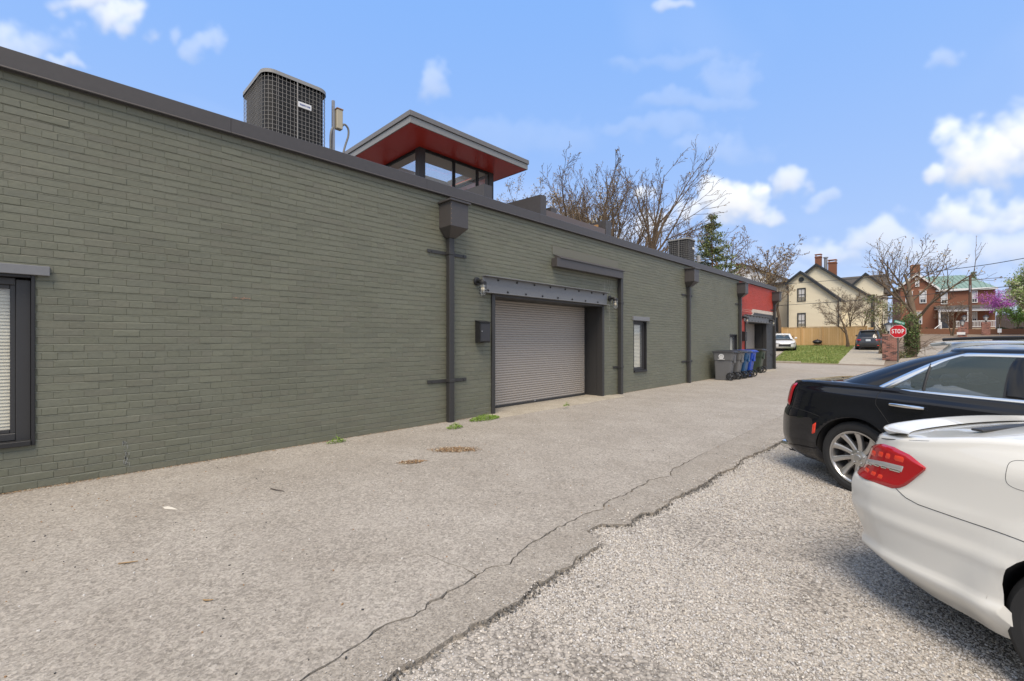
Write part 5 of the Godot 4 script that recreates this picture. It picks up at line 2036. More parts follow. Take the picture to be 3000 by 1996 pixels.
func simple_car(called: String, label: String, category: String, at: Vector3, turn: float, col: Material, tall: float, L: Dictionary) -> Node3D:
	var wb: float = L.wb
	var ro: float = L.ro
	var fo: float = L.fo
	var hw: float = L.hw
	var belt: float = L.belt
	var S := {"nr": 5.0, "nf": 4.0, "round": 0.05, "crown": 0.03, "rocker": L.rocker, "tail_low": L.rocker + 0.05, "arch": L.tyre + 0.045, "axle": L.tyre, "flare": 0.02, "wheels": [0.0, wb],
		"rear": [[0.2, -ro + 0.14], [0.4, -ro], [0.6, -ro], [0.72, -ro + 0.03], [belt, -ro + L.tail]],
		"front": [[0.2, wb + fo - 0.15], [0.4, wb + fo], [0.65, wb + fo - 0.02], [0.95, wb + fo - 0.15]],
		"half": [[0.2, hw - 0.08], [0.35, hw - 0.02], [0.6, hw], [0.8, hw - 0.01], [belt, hw - 0.07]],
		"top": [[-ro, belt], [0.0, belt + 0.02], [wb * 0.6, belt - 0.01], [wb * 0.78, belt - 0.06], [wb + fo * 0.5, belt - 0.16], [wb + fo, belt - 0.3]]}
	var y0 := belt - 0.04
	var y1 := tall - 0.07
	var G := {"nr": 4.5, "nf": 4.2, "round": 0.06, "crown": 0.03, "y0": y0, "y1": y1,
		"rear": [[y0, L.c0], [(y0 + y1) * 0.5, L.c1], [y1, L.c2]], "front": [[y0, L.f0], [y1, L.f1]],
		"half": [[y0, hw - 0.08], [y1, hw - 0.27]],
		"panes": [[1.12, 1.34, 0.16, 0.88], [1.36, 1.56, 0.14, 0.90], [1.61, 1.86, 0.12, 0.90], [0.0, 0.84, 0.16, 0.86], [2.18, 3.0, 0.08, 0.92]]}
	var C := {"body": S, "cabin": G, "paint": col, "glass": M.privacy_glass if L.dark else M.car_glass, "tyre": L.tyre, "rim": L.tyre * 0.66, "spokes": 5, "style": 1, "track": hw - 0.12, "seats": [wb * 0.5, wb * 0.18], "cloth": M.seat_dark}
	var t := make_car(called, label, category, at, turn, C)
	for side in [-1.0, 1.0]:
		obj("tail_lamp", skin(S, [[0.60, belt - 0.24], [1.06, belt - 0.22]], [[0.60, belt - 0.12], [1.06, belt - 0.09]], side, 0.010, 12, 5), M.lamp_red, t)
		obj("head_lamp", skin(S, [[1.95, 0.60], [2.62, 0.58]], [[1.95, 0.74], [2.62, 0.71]], side, 0.010, 12, 5), M.lamp_clear, t)
		var mi := B.new()
		mi.box(Vector3(wb * 0.70, belt + 0.08, side * (hw + 0.05)), Vector3(0.11, 0.15, 0.2), 0.04)
		obj("door_mirror", mi, col, t)
		obj("door_seam", seam(S, [[wb * 0.36, belt - 0.05], [wb * 0.36, L.rocker + 0.02]], side), M.gap_shade, t)
		for hx in [wb * 0.2, wb * 0.45]:
			var h := B.new()
			h.tube(PackedVector3Array([shell_out(S, q_at(S, hx - 0.1, belt - 0.14), belt - 0.14, side, 0.01), shell_out(S, q_at(S, hx, belt - 0.14), belt - 0.14, side, 0.04), shell_out(S, q_at(S, hx + 0.1, belt - 0.14), belt - 0.14, side, 0.01)]), PackedFloat32Array([0.014]), 6)
			obj("door_handle", h, col, t)
		if L.rails:
			var r := B.new()
			var p := PackedVector3Array()
			for k in 13:
				var f := k / 12.0
				p.append(Vector3(lerpf(L.c2 + 0.05, L.f1 + 0.05, f), tall - 0.02 + 0.055 * pow(sin(PI * clampf(f, 0.03, 0.97)), 0.3), side * (hw - 0.32)))
			r.tube(p, PackedFloat32Array([0.022]), 8)
			obj("roof_rail", r, L.rail, t)
	var pl := B.new()
	pl.box(Vector3(-ro - 0.005, belt - 0.20, 0), Vector3(0.014, 0.16, 0.31), 0.004)
	obj("number_plate", pl, mat("plate", Color(0.62, 0.68, 0.72), 0.5), t)
	var gr := B.new()
	gr.box(Vector3(wb + fo - 0.005, 0.50, 0), Vector3(0.05, 0.2, 0.9), 0.03)
	obj("grille", gr, M.plastic, t)
	if L.hatch:
		var sp := B.new()
		sp.box(Vector3(L.c2 - 0.03, y1 + 0.01, 0), Vector3(0.20, 0.05, (hw - 0.34) * 2.0), 0.012, Basis(Vector3(0, 0, 1), 0.12))
		obj("roof_spoiler", sp, col, t)
		var cl := B.new()
		cl.box(Vector3(-ro + 0.02, 0.40, 0), Vector3(0.10, 0.30, hw * 1.75), 0.05)
		obj("bumper_cladding", cl, M.plastic, t)
		for side in [-1.0, 1.0]:
			var rf := B.new()
			rf.box(Vector3(-ro - 0.034, 0.40, side * hw * 0.70), Vector3(0.02, 0.05, 0.16), 0.006)
			obj("reflector", rf, M.lamp_bright, t)
	return t


func build_far_cars() -> void:
	var suv := {"wb": 2.75, "ro": 0.95, "fo": 0.93, "hw": 0.92, "belt": 1.03, "tyre": 0.35, "rocker": 0.24, "tail": 0.12, "c0": -0.80, "c1": -0.62, "c2": -0.38, "f0": 2.15, "f1": 1.45, "dark": true, "rails": true, "hatch": true, "rail": M.plastic}
	# crossover behind the black sedan: only its roof shows
	var al := deg_to_rad(28.0)
	var spoiler := Vector3(0.10, -0.04, -9.9)
	simple_car("silver_crossover", "pale silver crossover with roof rails parked behind the black sedan", "car", spoiler + Vector3(cos(al), 0, sin(al)) * 0.48, -al, paint("paint_silver", Color(0.36, 0.38, 0.37), 0.2), 1.545, suv)
	# wagon in the driveway, tail towards the street
	var wag := suv.duplicate()
	wag.merge({"hw": 0.93, "belt": 1.02, "rocker": 0.27, "tyre": 0.36, "ro": 1.05, "c0": -0.93, "c1": -0.72, "c2": -0.45, "rail": M.plastic}, true)
	var p := px(2545, 1036, 36.6)
	var o := simple_car("grey_wagon", "dark grey wagon with roof rails parked tail out on the concrete driveway", "car", Vector3(p.x - 0.05, th(p.x, p.z - 1.0) + 0.02, p.z - 1.0), PI / 2 + 0.03, paint("paint_grey", Color(0.035, 0.036, 0.042), 0.3), 1.64, wag)
	o.rotation.z = 0.045
	var sd := {"wb": 2.74, "ro": 1.15, "fo": 0.98, "hw": 0.925, "belt": 0.98, "tyre": 0.335, "rocker": 0.22, "tail": 0.08, "c0": -0.72, "c1": -0.35, "c2": 0.30, "f0": 2.12, "f1": 1.30, "dark": false, "rails": false, "hatch": false, "rail": M.plastic}
	var w := px(2283, 1033, 39.0)
	o = simple_car("white_saloon", "white saloon parked nose out beside the lawn and timber fence", "car", Vector3(w.x - 0.55, th(w.x, w.z - 3.4) + 0.02, w.z - 3.0), -PI / 2 + 0.30, paint("paint_white", Color(0.66, 0.66, 0.64)), 1.45, sd)
	o.rotation.z = -0.045


# ---------------------------------------------------------------- across the street

func far_materials() -> void:
	mat("cream_siding", Color(0.78, 0.71, 0.53), 0.7)
	mat("beige_siding", Color(0.48, 0.43, 0.33), 0.75)
	mat("trim_dark", Color(0.022, 0.028, 0.034), 0.6)
	grained("shingle", "asphalt", 1.4, Color(0.22, 0.22, 0.23), 0.95)
	grained("house_brick", "soil", 2.2, Color(1.08, 0.60, 0.48), 0.9)
	grained("pier_brick", "soil", 6.0, Color(1.0, 0.62, 0.5), 0.9)
	mat("mortar", Color(0.40, 0.34, 0.29), 0.95)
	grained("green_roof", "paint", 0.8, Color(0.19, 0.29, 0.25), 0.6)
	grained("cedar_board", "streak", 1.0, Color(0.75, 0.48, 0.21), 0.8).uv1_scale = Vector3(9, 0.5, 9)
	grained("grey_board", "streak", 1.0, Color(0.20, 0.16, 0.13), 0.9).uv1_scale = Vector3(9, 0.5, 9)
	grained("pole_wood", "streak", 1.0, Color(0.16, 0.095, 0.065), 0.9).uv1_scale = Vector3(6, 0.4, 6)
	mat("house_white", Color(0.72, 0.72, 0.71), 0.6)
	mat("window_dark", Color(0.05, 0.055, 0.06), 0.06)
	mat("curtain", Color(0.55, 0.56, 0.57), 0.8)
	mat("copper", Color(0.45, 0.19, 0.09), 0.5, 0.3)
	mat("lantern_glass", Color(0.62, 0.63, 0.62), 0.3)
	var l := mat("leafy", Color(1, 1, 1), 0.6)
	l.vertex_color_use_as_albedo = true
	l.backlight_enabled = true
	l.backlight = Color(0.12, 0.14, 0.05)
	var bl := mat("blossom", Color(1, 1, 1), 0.7)
	bl.vertex_color_use_as_albedo = true
	bl.backlight_enabled = true
	bl.backlight = Color(0.2, 0.2, 0.2)


func clapboard(b: B, outline: PackedVector2Array, z: float, step := 0.13) -> void:
	# lapped boards filling an outline in the xy plane, facing +z
	var y0 := 1e9
	var y1 := -1e9
	for p in outline:
		y0 = minf(y0, p.y); y1 = maxf(y1, p.y)
	var y := y0
	while y < y1:
		var ym := minf(y + step * 0.5, y1 - 0.001)
		var xs := []
		for i in outline.size():
			var p := outline[i]
			var q := outline[(i + 1) % outline.size()]
			if (p.y <= ym) != (q.y <= ym):
				xs.append(lerpf(p.x, q.x, (ym - p.y) / (q.y - p.y)))
		xs.sort()
		for k in range(0, xs.size() - 1, 2):
			var a: float = xs[k]
			var e: float = xs[k + 1]
			b.quad(Vector3(a, y, z + 0.022), Vector3(e, y, z + 0.022), Vector3(e, y + step, z + 0.002), Vector3(a, y + step, z + 0.002))
			b.quad(Vector3(a, y, z), Vector3(e, y, z), Vector3(e, y, z + 0.022), Vector3(a, y, z + 0.022))
		y += step


func house_window(parent: Node3D, x0: float, x1: float, y0: float, y1: float, z: float, frame: Material, curtains := true, turn := 0.0) -> void:
	var w := group_node("window", parent)
	var f := B.new()
	var t := 0.085
	for x in [x0, x1]:
		f.box(Vector3(x, (y0 + y1) * 0.5, z + 0.04), Vector3(t, y1 - y0 + t, 0.09), 0.01)
	for y in [y0, y1]:
		f.box(Vector3((x0 + x1) * 0.5, y, z + 0.04), Vector3(x1 - x0 - t, t, 0.088), 0.01)
	f.box(Vector3((x0 + x1) * 0.5, (y0 + y1) * 0.5, z + 0.03), Vector3(x1 - x0 - t, 0.05, 0.06), 0.006)
	obj("frame", f, frame, w)
	var g := B.new()
	g.box(Vector3((x0 + x1) * 0.5, (y0 + y1) * 0.5, z + 0.012), Vector3(x1 - x0 - t, y1 - y0 - t, 0.01))
	obj("pane", g, M.window_dark, w)
	if curtains:
		var c := B.new()
		c.box(Vector3((x0 + x1) * 0.5, y0 + (y1 - y0) * 0.62, z + 0.018), Vector3((x1 - x0) * 0.72, (y1 - y0) * 0.62, 0.004))
		obj("curtain", c, M.curtain, w)
	var m := B.new()
	m.box(Vector3((x0 + x1) * 0.5, (y0 + y1) * 0.5, z + 0.026), Vector3(0.03, y1 - y0 - t, 0.03))
	obj("muntin", m, frame, w)


func brick_pier(called: String, label: String, at: Vector3, size: Vector3, lantern: bool, group := "") -> Node3D:
	var t := thing(called, label, "brick pier", at, 0.0, group)
	var core := B.new()
	core.box(Vector3(0, size.y * 0.5, 0), size - Vector3(0.012, 0, 0.012))
	obj("mortar", core, M.mortar, t)
	var b := B.new()
	var r := RandomNumberGenerator.new()
	r.seed = int(at.x * 100.0) + 900
	var n := int(size.y / 0.075)
	var h := size.y / n
	for k in n:
		for face in 4:
			var along := size.x if face % 2 == 0 else size.z
			var m := maxi(1, roundi(along / 0.215))
			var l := along / m
			var off := 0.5 if k % 2 == 1 else 0.0
			for i in m + (1 if off > 0 else 0):
				var a := maxf((i - off) * l, 0.0)
				var e := minf((i - off + 1.0) * l, along)
				var mid := (a + e) * 0.5 - along * 0.5
				var s := Vector3(e - a - 0.011, h - 0.012, 0.02)
				var tone := r.randf_range(0.6, 1.15)
				b.col = Color(0.34 * tone, 0.16 * tone, 0.12 * tone)
				if r.randf() < 0.16:
					b.col = Color(0.10, 0.055, 0.05)
				var dist := (size.z if face % 2 == 0 else size.x) * 0.5 - 0.004
				var bs := Basis(Vector3.UP, PI / 2 * face)
				b.box(bs * Vector3(mid, (k + 0.5) * h, dist), s, 0.0, bs)
	var bo := obj("brickwork", b, M.tinted, t)
	bo.set_meta("kind", "stuff")
	if lantern:
		pier_lantern(t, size.y)
	return t


func pier_lantern(t: Node3D, y: float, s := 1.0) -> void:
	var l := group_node("lantern", t, Vector3(0, y, 0))
	var b := B.new()
	b.lathe([Vector2(0.08, 0), Vector2(0.03, 0.06), Vector2(0.03, 0.12), Vector2(0.10, 0.16), Vector2(0.11, 0.18)], 8)
	b.lathe([Vector2(0.26, 0.58), Vector2(0.18, 0.66), Vector2(0.05, 0.72), Vector2(0.02, 0.80), Vector2(0, 0.81)], 8)
	b.lathe([Vector2(0.0, 0.575), Vector2(0.26, 0.58)], 8)
	for k in 4:
		var a := TAU * (k + 0.5) / 4
		b.tube(PackedVector3Array([Vector3(cos(a) * 0.12, 0.17, sin(a) * 0.12), Vector3(cos(a) * 0.24, 0.58, sin(a) * 0.24)]), PackedFloat32Array([0.014]), 4)
	obj("frame", b, M.black, l)
	b = B.new()
	b.lathe([Vector2(0.11, 0.18), Vector2(0.21, 0.57)], 8)
	obj("glass", b, M.lantern_glass, l)


func lettering(text: String, height: float, depth: float) -> TextMesh:
	var tm := TextMesh.new()
	var f := SystemFont.new()
	f.font_names = PackedStringArray(["Droid Sans"])
	f.font_weight = 700
	tm.font = f
	tm.text = text
	tm.font_size = 32
	tm.pixel_size = height / 23.0
	tm.depth = depth
	return tm


func build_far() -> void:
	far_materials()
	# lawn, driveways and the side road climbing to the brick house
	structure("lawn", sheet(-12, -5, -34.36, -53.0, 24, 40, 0.02, func(u, z): return lerpf(lerpf(-8.6, -11.6, (-z - 34.4) / 18.6), lerpf(-4.9, -6.2, (-z - 34.4) / 18.6), u)), M.lawn)
	structure("driveway", sheet(-5, -2, -34.3, -55.0, 8, 20, 0.035, func(u, z): return lerpf(lerpf(-4.92, -6.3, (-z - 34.4) / 18.6), lerpf(-2.7, -3.7, (-z - 34.4) / 18.6), u)), M.concrete)
	structure("side_drive", sheet(-13, -9, -34.3, -52.0, 8, 20, 0.03, func(u, z): return lerpf(lerpf(-13.0, -15.2, (-z - 34.4) / 18.6), lerpf(-8.7, -11.5, (-z - 34.4) / 18.6), u)), M.concrete)
	var b := sheet(-2.2, 14.0, -34.3, -58.0, 14, 22, 0.03)
	structure("side_road", b, M.street)
	build_grass()
	build_fence()
	build_cream_house()
	build_beige_house()
	build_brick_house()
	build_street_things()


func build_grass() -> void:
	var b := B.new()
	var r := RandomNumberGenerator.new()
	r.seed = 19
	for i in 16000:
		var z := lerpf(-34.5, -52.8, pow(r.randf(), 1.3))
		var f := (-z - 34.4) / 18.6
		var x := lerpf(lerpf(-8.5, -11.5, f), lerpf(-4.95, -6.25, f), r.randf())
		var bare := sin(x * 1.7 + z) * sin(x * 0.6 - z * 0.8)
		if bare > 0.72 and r.randf() < 0.7:
			continue
		var y := th(x, z) + 0.02
		var h := r.randf_range(0.03, 0.10)
		var a := r.randf() * TAU
		var d := Vector3(cos(a), 0, sin(a)) * r.randf_range(0.015, 0.05)
		var lean := Vector3(r.randf_range(-0.04, 0.04), h, r.randf_range(-0.04, 0.04))
		var k := r.randf()
		b.col = Color(0.12 + 0.20 * k, 0.21 + 0.12 * k, 0.04 + 0.06 * k)
		var p := Vector3(x, y, z)
		b.tri(p - d, p + d, p + lean)
	var o := obj("lawn_grass", b, M.leafy)
	o.set_meta("kind", "stuff")
	tag(o, "short patchy green lawn grass before the timber fence", "grass")


func build_fence() -> void:
	var f := thing("timber_fence", "new yellow cedar board fence behind the lawn", "fence", Vector3(-12.35, 1.0, -53.0))
	var plank := []
	for k in 4:
		var b := B.new()
		b.box(Vector3(0, 0.9, 0), Vector3(0.135, 1.80, 0.02), 0.004)
		plank.append(b.mesh())
	var n := 49
	for i in n:
		var o := obj("plank", plank[i % 4], M.cedar_board if i % 5 != 3 else mat_tint("cedar_board", "cedar_pale", Color(0.82, 0.55, 0.27)), f)
		o.position = Vector3(0.07 + i * 0.1415, th(-12.35 + i * 0.1415, -53.0) - 1.0 + rng.randf_range(0.0, 0.02), rng.randf_range(-0.004, 0.004))
	var r := B.new()
	r.box(Vector3(3.47, 1.86, 0.0), Vector3(7.0, 0.04, 0.11), 0.006)
	obj("cap_rail", r, M.cedar_board, f)
	for x in [0.0, 1.75, 3.47, 5.2, 6.95]:
		var p := B.new()
		p.box(Vector3(x, 0.92, 0.05), Vector3(0.09, 1.88, 0.09), 0.006)
		obj("post", p, M.cedar_board, f)
	var g := B.new()
	g.box(Vector3(7.2, 0.85, -0.3), Vector3(0.4, 1.75, 0.04), 0.01)
	obj("gate", g, M.cedar_board, f)


func mat_tint(from: String, key: String, c: Color) -> StandardMaterial3D:
	if not M.has(key):
		var m: StandardMaterial3D = M[from].duplicate()
		m.albedo_color = c.linear_to_srgb()
		m.resource_name = key
		M[key] = m
	return M[key]


func gable_block(h: Node3D, x0: float, x1: float, peak: Vector2, e0: Vector2, e1: Vector2, zf: float, zb: float, base: float, siding: Material, over := 0.25) -> void:
	# a wing with its gable towards +z; e0 and e1 are the eave points
	var wall := PackedVector2Array([Vector2(x0, base), Vector2(x1, base), Vector2(x1, e1.y), peak, Vector2(x0, e0.y)])
	var core := B.new()
	core.poly(wall, zf - zb, Transform3D(Basis(), Vector3(0, 0, zf - 0.001)))
	obj("wall", core, siding, h)
	var s := B.new()
	clapboard(s, wall, zf)
	var so := obj("siding", s, siding, h)
	so.set_meta("kind", "stuff")
	var roof := B.new()
	var t := 0.14
	for e in [e0, e1]:
		var out: Vector2 = (e - peak).normalized()
		var far_e: Vector2 = e + out * over
		var up := Vector2(0, t)
		var pl := PackedVector2Array([peak, far_e, far_e + up, peak + up])
		roof.poly(pl, zf - zb + over, Transform3D(Basis(), Vector3(0, 0, zf + over)))
	obj("roof", roof, M.shingle, h)
	for e in [e0, e1]:
		var out: Vector2 = (e - peak).normalized()
		var far_e: Vector2 = e + out * (over + 0.02)
		var v := B.new()
		var dn := Vector2(0, -0.16)
		var up := Vector2(0, t + 0.02)
		v.poly(PackedVector2Array([peak + dn, far_e + dn, far_e + up, peak + up]), 0.05, Transform3D(Basis(), Vector3(0, 0, zf + over + 0.06)))
		obj("bargeboard", v, M.trim_dark, h)


func chimney(h: Node3D, at: Vector3, size: Vector3, cap: Material) -> void:
	var b := B.new()
	b.box(at + Vector3(0, size.y * 0.5, 0), size, 0.01)
	b.box(at + Vector3(0, size.y - 0.12, 0), size * Vector3(1.12, 0, 1.12) + Vector3(0, 0.12, 0), 0.01)
	obj("chimney", b, M.house_brick, h)
	if cap:
		var c := B.new()
		c.box(at + Vector3(0, size.y + 0.22, 0), size * Vector3(1.15, 0, 1.15) + Vector3(0, 0.06, 0), 0.02)
		for s in [Vector3(-1, 0, -1), Vector3(1, 0, -1), Vector3(-1, 0, 1), Vector3(1, 0, 1)]:
			c.box(at + Vector3(size.x * 0.45 * s.x, size.y + 0.1, size.z * 0.45 * s.z), Vector3(0.05, 0.2, 0.05))
		obj("chimney_cap", c, cap, h)


func build_cream_house() -> void:
	var h := thing("cream_house", "cream clapboard house with dark trimmed gables and two capped brick chimneys", "house", Vector3(0, 0, 0))
	gable_block(h, -12.72, -8.09, Vector2(-11.48, 8.95), Vector2(-12.72, 7.95), Vector2(-8.09, 5.83), -57.0, -60.0, 0.8, M.cream_siding)
	gable_block(h, -13.2, -5.62, Vector2(-10.48, 9.95), Vector2(-13.2, 7.7), Vector2(-5.62, 5.95), -59.5, -67.0, 0.8, M.cream_siding)
	gable_block(h, -8.6, -5.3, Vector2(-6.82, 9.25), Vector2(-8.6, 7.5), Vector2(-5.3, 7.8), -66.0, -72.0, 1.5, M.cream_siding)
	# long roof behind, ridge along x
	var r := B.new()
	r.poly(PackedVector2Array([Vector2(-66.6, 7.0), Vector2(-69.5, 9.45), Vector2(-72.5, 7.0)]), 6.2, Transform3D(Basis(Vector3(0, 0, 1), Vector3(0, 1, 0), Vector3(-1, 0, 0)), Vector3(-11.2, 0, 0)))
	obj("roof", r, M.shingle, h)
	house_window(h, -11.78, -11.06, 5.83, 7.18, -57.0, M.trim_dark)
	house_window(h, -11.78, -11.06, 2.85, 4.46, -57.0, M.trim_dark)
	var v := B.new()
	v.lathe([Vector2(0, 0), Vector2(0.26, 0), Vector2(0.26, 0.05), Vector2(0.18, 0.06), Vector2(0, 0.05)], 10, Transform3D(Basis(Vector3(1, 0, 0), PI / 2), Vector3(-11.43, 8.16, -56.96)))
	obj("gable_vent", v, M.trim_dark, h)
	for x in [-12.68, -8.13]:
		var d := B.new()
		d.box(Vector3(x, 3.9 if x < -10 else 3.3, -56.9), Vector3(0.11, 7.6 if x < -10 else 5.0, 0.1), 0.01)
		obj("downpipe", d, M.trim_dark, h)
	var d2 := B.new()
	d2.box(Vector3(-5.55, 3.6, -59.35), Vector3(0.28, 5.2, 0.25), 0.01)
	obj("corner_board", d2, M.trim_dark, h)
	chimney(h, Vector3(-10.52, 9.3, -60.7), Vector3(0.58, 1.75, 0.58), M.copper)
	chimney(h, Vector3(-9.2, 8.4, -60.7), Vector3(0.72, 1.85, 0.72), M.copper)
	var p := B.new()
	p.rod(Vector3(-9.80, 9.2, -60.5), Vector3(-9.80, 10.75, -60.5), 0.16, 12)
	p.rod(Vector3(-9.80, 10.75, -60.5), Vector3(-9.80, 10.85, -60.5), 0.24, 12)
	obj("flue_pipe", p, M.galvanised, h)
	var a := B.new()
	a.rod(Vector3(-5.1, 9.2, -69.0), Vector3(-5.1, 10.9, -69.0), 0.09, 8)
	obj("vent_stack", a, M.trim_dark, h)


func build_beige_house() -> void:
	var h := thing("beige_house", "plain beige clapboard house behind the cream house", "house")
	var wall := PackedVector2Array([Vector2(-19.5, 0.8), Vector2(-13.9, 0.8), Vector2(-13.9, 8.45), Vector2(-19.5, 8.45)])
	var c := B.new()
	c.poly(wall, 6.0, Transform3D(Basis(), Vector3(0, 0, -62.0)))
	obj("wall", c, M.beige_siding, h)
	var s := B.new()
	clapboard(s, wall, -61.99)
	obj("siding", s, M.beige_siding, h).set_meta("kind", "stuff")
	var r := B.new()
	r.poly(PackedVector2Array([Vector2(-20.0, 8.45), Vector2(-13.6, 8.45), Vector2(-13.6, 8.6), Vector2(-20.0, 8.6)]), 6.6, Transform3D(Basis(), Vector3(0, 0, -61.6)))
	obj("roof", r, M.shingle, h)
	house_window(h, -15.2, -14.85, 2.6, 4.3, -61.98, M.trim_dark, false)
	# white gable of another house above the roof line
	var w := thing("white_house", "white gabled house with a brick chimney showing above the long roof", "house")
	var at := px(2200, 840, 62)
	var g := PackedVector2Array([Vector2(at.x - 6.0, 0.5), Vector2(at.x + 5.0, 0.5), Vector2(at.x + 5.0, at.y + 0.2), Vector2(at.x - 0.9, at.y + 3.1), Vector2(at.x - 6.0, at.y + 0.2)])
	c = B.new()
	c.poly(g, 7.0, Transform3D(Basis(), Vector3(0, 0, at.z)))
	obj("wall", c, M.house_white, w)
	var rr := B.new()
	var pk := Vector2(at.x - 0.9, at.y + 3.1)
	for e in [Vector2(at.x - 6.4, at.y), Vector2(at.x + 5.4, at.y)]:
		rr.poly(PackedVector2Array([pk, e, e + Vector2(0, 0.2), pk + Vector2(0, 0.2)]), 7.6, Transform3D(Basis(), Vector3(0, 0, at.z + 0.3)))
	obj("roof", rr, M.shingle, w)
	chimney(w, Vector3(at.x - 1.9, at.y + 2.0, at.z - 1.5), Vector3(0.9, 1.6, 0.7), null)


func build_brick_house() -> void:
	var A := px(2640, 998, 61.0)
	var Bp := px(2915, 998, 56.0)
	var dir := Vector3(Bp.x - A.x, 0, Bp.z - A.z).normalized()
	var h := thing("red_brick_house", "red brick house with a green standing seam roof and white porch", "house", Vector3(A.x, 0, A.z), -atan2(dir.z, dir.x))
	# local: x along the front, z towards the viewer
	var c := B.new()
	c.box(Vector3(6.2, 5.2, -3.5), Vector3(5.6, 6.0, 7.0))
	c.poly(PackedVector2Array([Vector2(-0.1, 2.2), Vector2(3.4, 2.2), Vector2(3.4, 8.55), Vector2(1.52, 10.4), Vector2(-0.1, 8.8)]), 7.5, Transform3D(Basis(), Vector3(0, 0, 0.4)))
	obj("wall", c, M.house_brick, h)
	# hipped metal roof with standing seams
	var r := B.new()
	var e0 := Vector3(2.9, 8.2, 0.25)
	var e1 := Vector3(9.1, 8.15, 0.25)
	var k0 := Vector3(2.0, 10.35, -3.4)
	var k1 := Vector3(6.9, 10.3, -3.4)
	var b1 := Vector3(9.1, 8.15, -7.2)
	var b0 := Vector3(2.0, 8.2, -7.2)
	r.quad(e0, e1, k1, k0)
	r.tri(e1, b1, k1)
	r.quad(b1, b0, k0, k1)
	obj("roof", r, M.green_roof, h)
	for i in 15:
		var f := i / 14.0
		var s := B.new()
		var lo := e0.lerp(e1, f)
		var hi := k0.lerp(k1, minf(f * 1.28, 1.0))
		if f > 0.78:
			hi = e1.lerp(k1, 1.0 - (f - 0.78) / 0.22 * 0.98)
			hi.x = lo.x
		s.rod(lo + Vector3(0, 0.02, 0), hi + Vector3(0, 0.02, 0), 0.025, 4)
		obj("roof_seam", s, M.green_roof, h)
	var gr := B.new()
	for e in [Vector2(-0.5, 8.45), Vector2(3.75, 8.2)]:
		gr.poly(PackedVector2Array([Vector2(1.52, 10.4), e, e + Vector2(0, 0.15), Vector2(1.52, 10.55)]), 8.0, Transform3D(Basis(), Vector3(0, 0, 0.6)))
	obj("gable_roof", gr, M.green_roof, h)
	var tr := B.new()
	for e in [Vector2(-0.5, 8.45), Vector2(3.75, 8.2)]:
		tr.poly(PackedVector2Array([Vector2(1.52, 10.25), e - Vector2(0, 0.12), e + Vector2(0, 0.17), Vector2(1.52, 10.57)]), 0.06, Transform3D(Basis(), Vector3(0, 0, 0.68)))
	tr.box(Vector3(6.25, 8.05, 0.16), Vector3(5.8, 0.26, 0.34), 0.02)
	obj("eaves_trim", tr, M.house_white, h)
	for w in [[6.87, 7.36, 6.35, 7.85, 0.0], [4.02, 4.57, 6.3, 7.93, 0.0], [1.87, 2.47, 6.5, 8.06, 0.4], [0.44, 1.10, 6.55, 8.05, 0.4], [1.43, 1.76, 8.74, 9.73, 0.4], [1.54, 2.05, 3.72, 5.28, 0.4], [6.9, 7.33, 3.9, 5.1, 0.0]]:
		house_window(h, w[0], w[1], w[2], w[3], w[4], M.house_white, true)
		var st := B.new()
		st.box(Vector3((w[0] + w[1]) * 0.5, w[3] + 0.16, w[4] + 0.03), Vector3(w[1] - w[0] + 0.3, 0.18, 0.06), 0.01)
		obj("stone_lintel", st, mat("lintel_stone", Color(0.45, 0.27, 0.19), 0.9), h)
	chimney(h, Vector3(1.52, 9.9, -0.6), Vector3(0.95, 1.85, 0.8), null)
	chimney(h, Vector3(8.65, 8.0, -5.0), Vector3(0.4, 1.4, 0.5), null)
	# porch
	var p := B.new()
	p.box(Vector3(6.15, 2.75, 1.1), Vector3(5.5, 0.6, 2.2), 0.02)
	obj("porch_floor", p, mat("porch_stone", Color(0.40, 0.31, 0.22), 0.9), h)
	p = B.new()
	p.box(Vector3(6.12, 5.33, 2.15), Vector3(5.5, 0.34, 0.22), 0.02)
	p.box(Vector3(6.12, 5.54, 1.2), Vector3(5.7, 0.08, 2.3), 0.02)
	obj("porch_beam", p, M.house_white, h)
	p = B.new()
	p.poly(PackedVector2Array([Vector2(0.05, 6.05), Vector2(2.45, 5.6), Vector2(0.05, 5.6)]), 5.8, Transform3D(Basis(Vector3(0, 0, 1), Vector3(0, 1, 0), Vector3(-1, 0, 0)), Vector3(3.25, 0, 0)))
	obj("porch_roof", p, M.shingle, h)
	for x in [3.5, 6.11, 8.75]:
		var q := B.new()
		q.box(Vector3(x, 4.1, 2.12), Vector3(0.17, 2.1, 0.17), 0.015)
		obj("porch_post", q, M.house_white, h)
	var rl := B.new()
	for seg in [[5.0, 8.7]]:
		rl.box(Vector3((seg[0] + seg[1]) * 0.5, 3.92, 2.12), Vector3(seg[1] - seg[0], 0.08, 0.08), 0.01)
		rl.box(Vector3((seg[0] + seg[1]) * 0.5, 3.2, 2.12), Vector3(seg[1] - seg[0], 0.07, 0.07), 0.01)
	obj("porch_rail", rl, M.house_white, h)
	for i in 30:
		var q := B.new()
		q.box(Vector3(5.06 + i * 0.125, 3.55, 2.12), Vector3(0.04, 0.68, 0.04))
		obj("baluster", q, M.house_white, h)
	var dr := B.new()
	dr.box(Vector3(4.3, 4.1, 0.05), Vector3(0.72, 1.9, 0.08), 0.01)
	obj("door", dr, mat("storm_door", Color(0.16, 0.17, 0.18), 0.2), h)
	dr = B.new()
	for x in [3.9, 4.7]:
		dr.box(Vector3(x, 4.12, 0.06), Vector3(0.09, 2.0, 0.12), 0.01)
	dr.box(Vector3(4.3, 5.12, 0.06), Vector3(0.72, 0.1, 0.12), 0.01)
	obj("door_frame", dr, M.house_white, h)
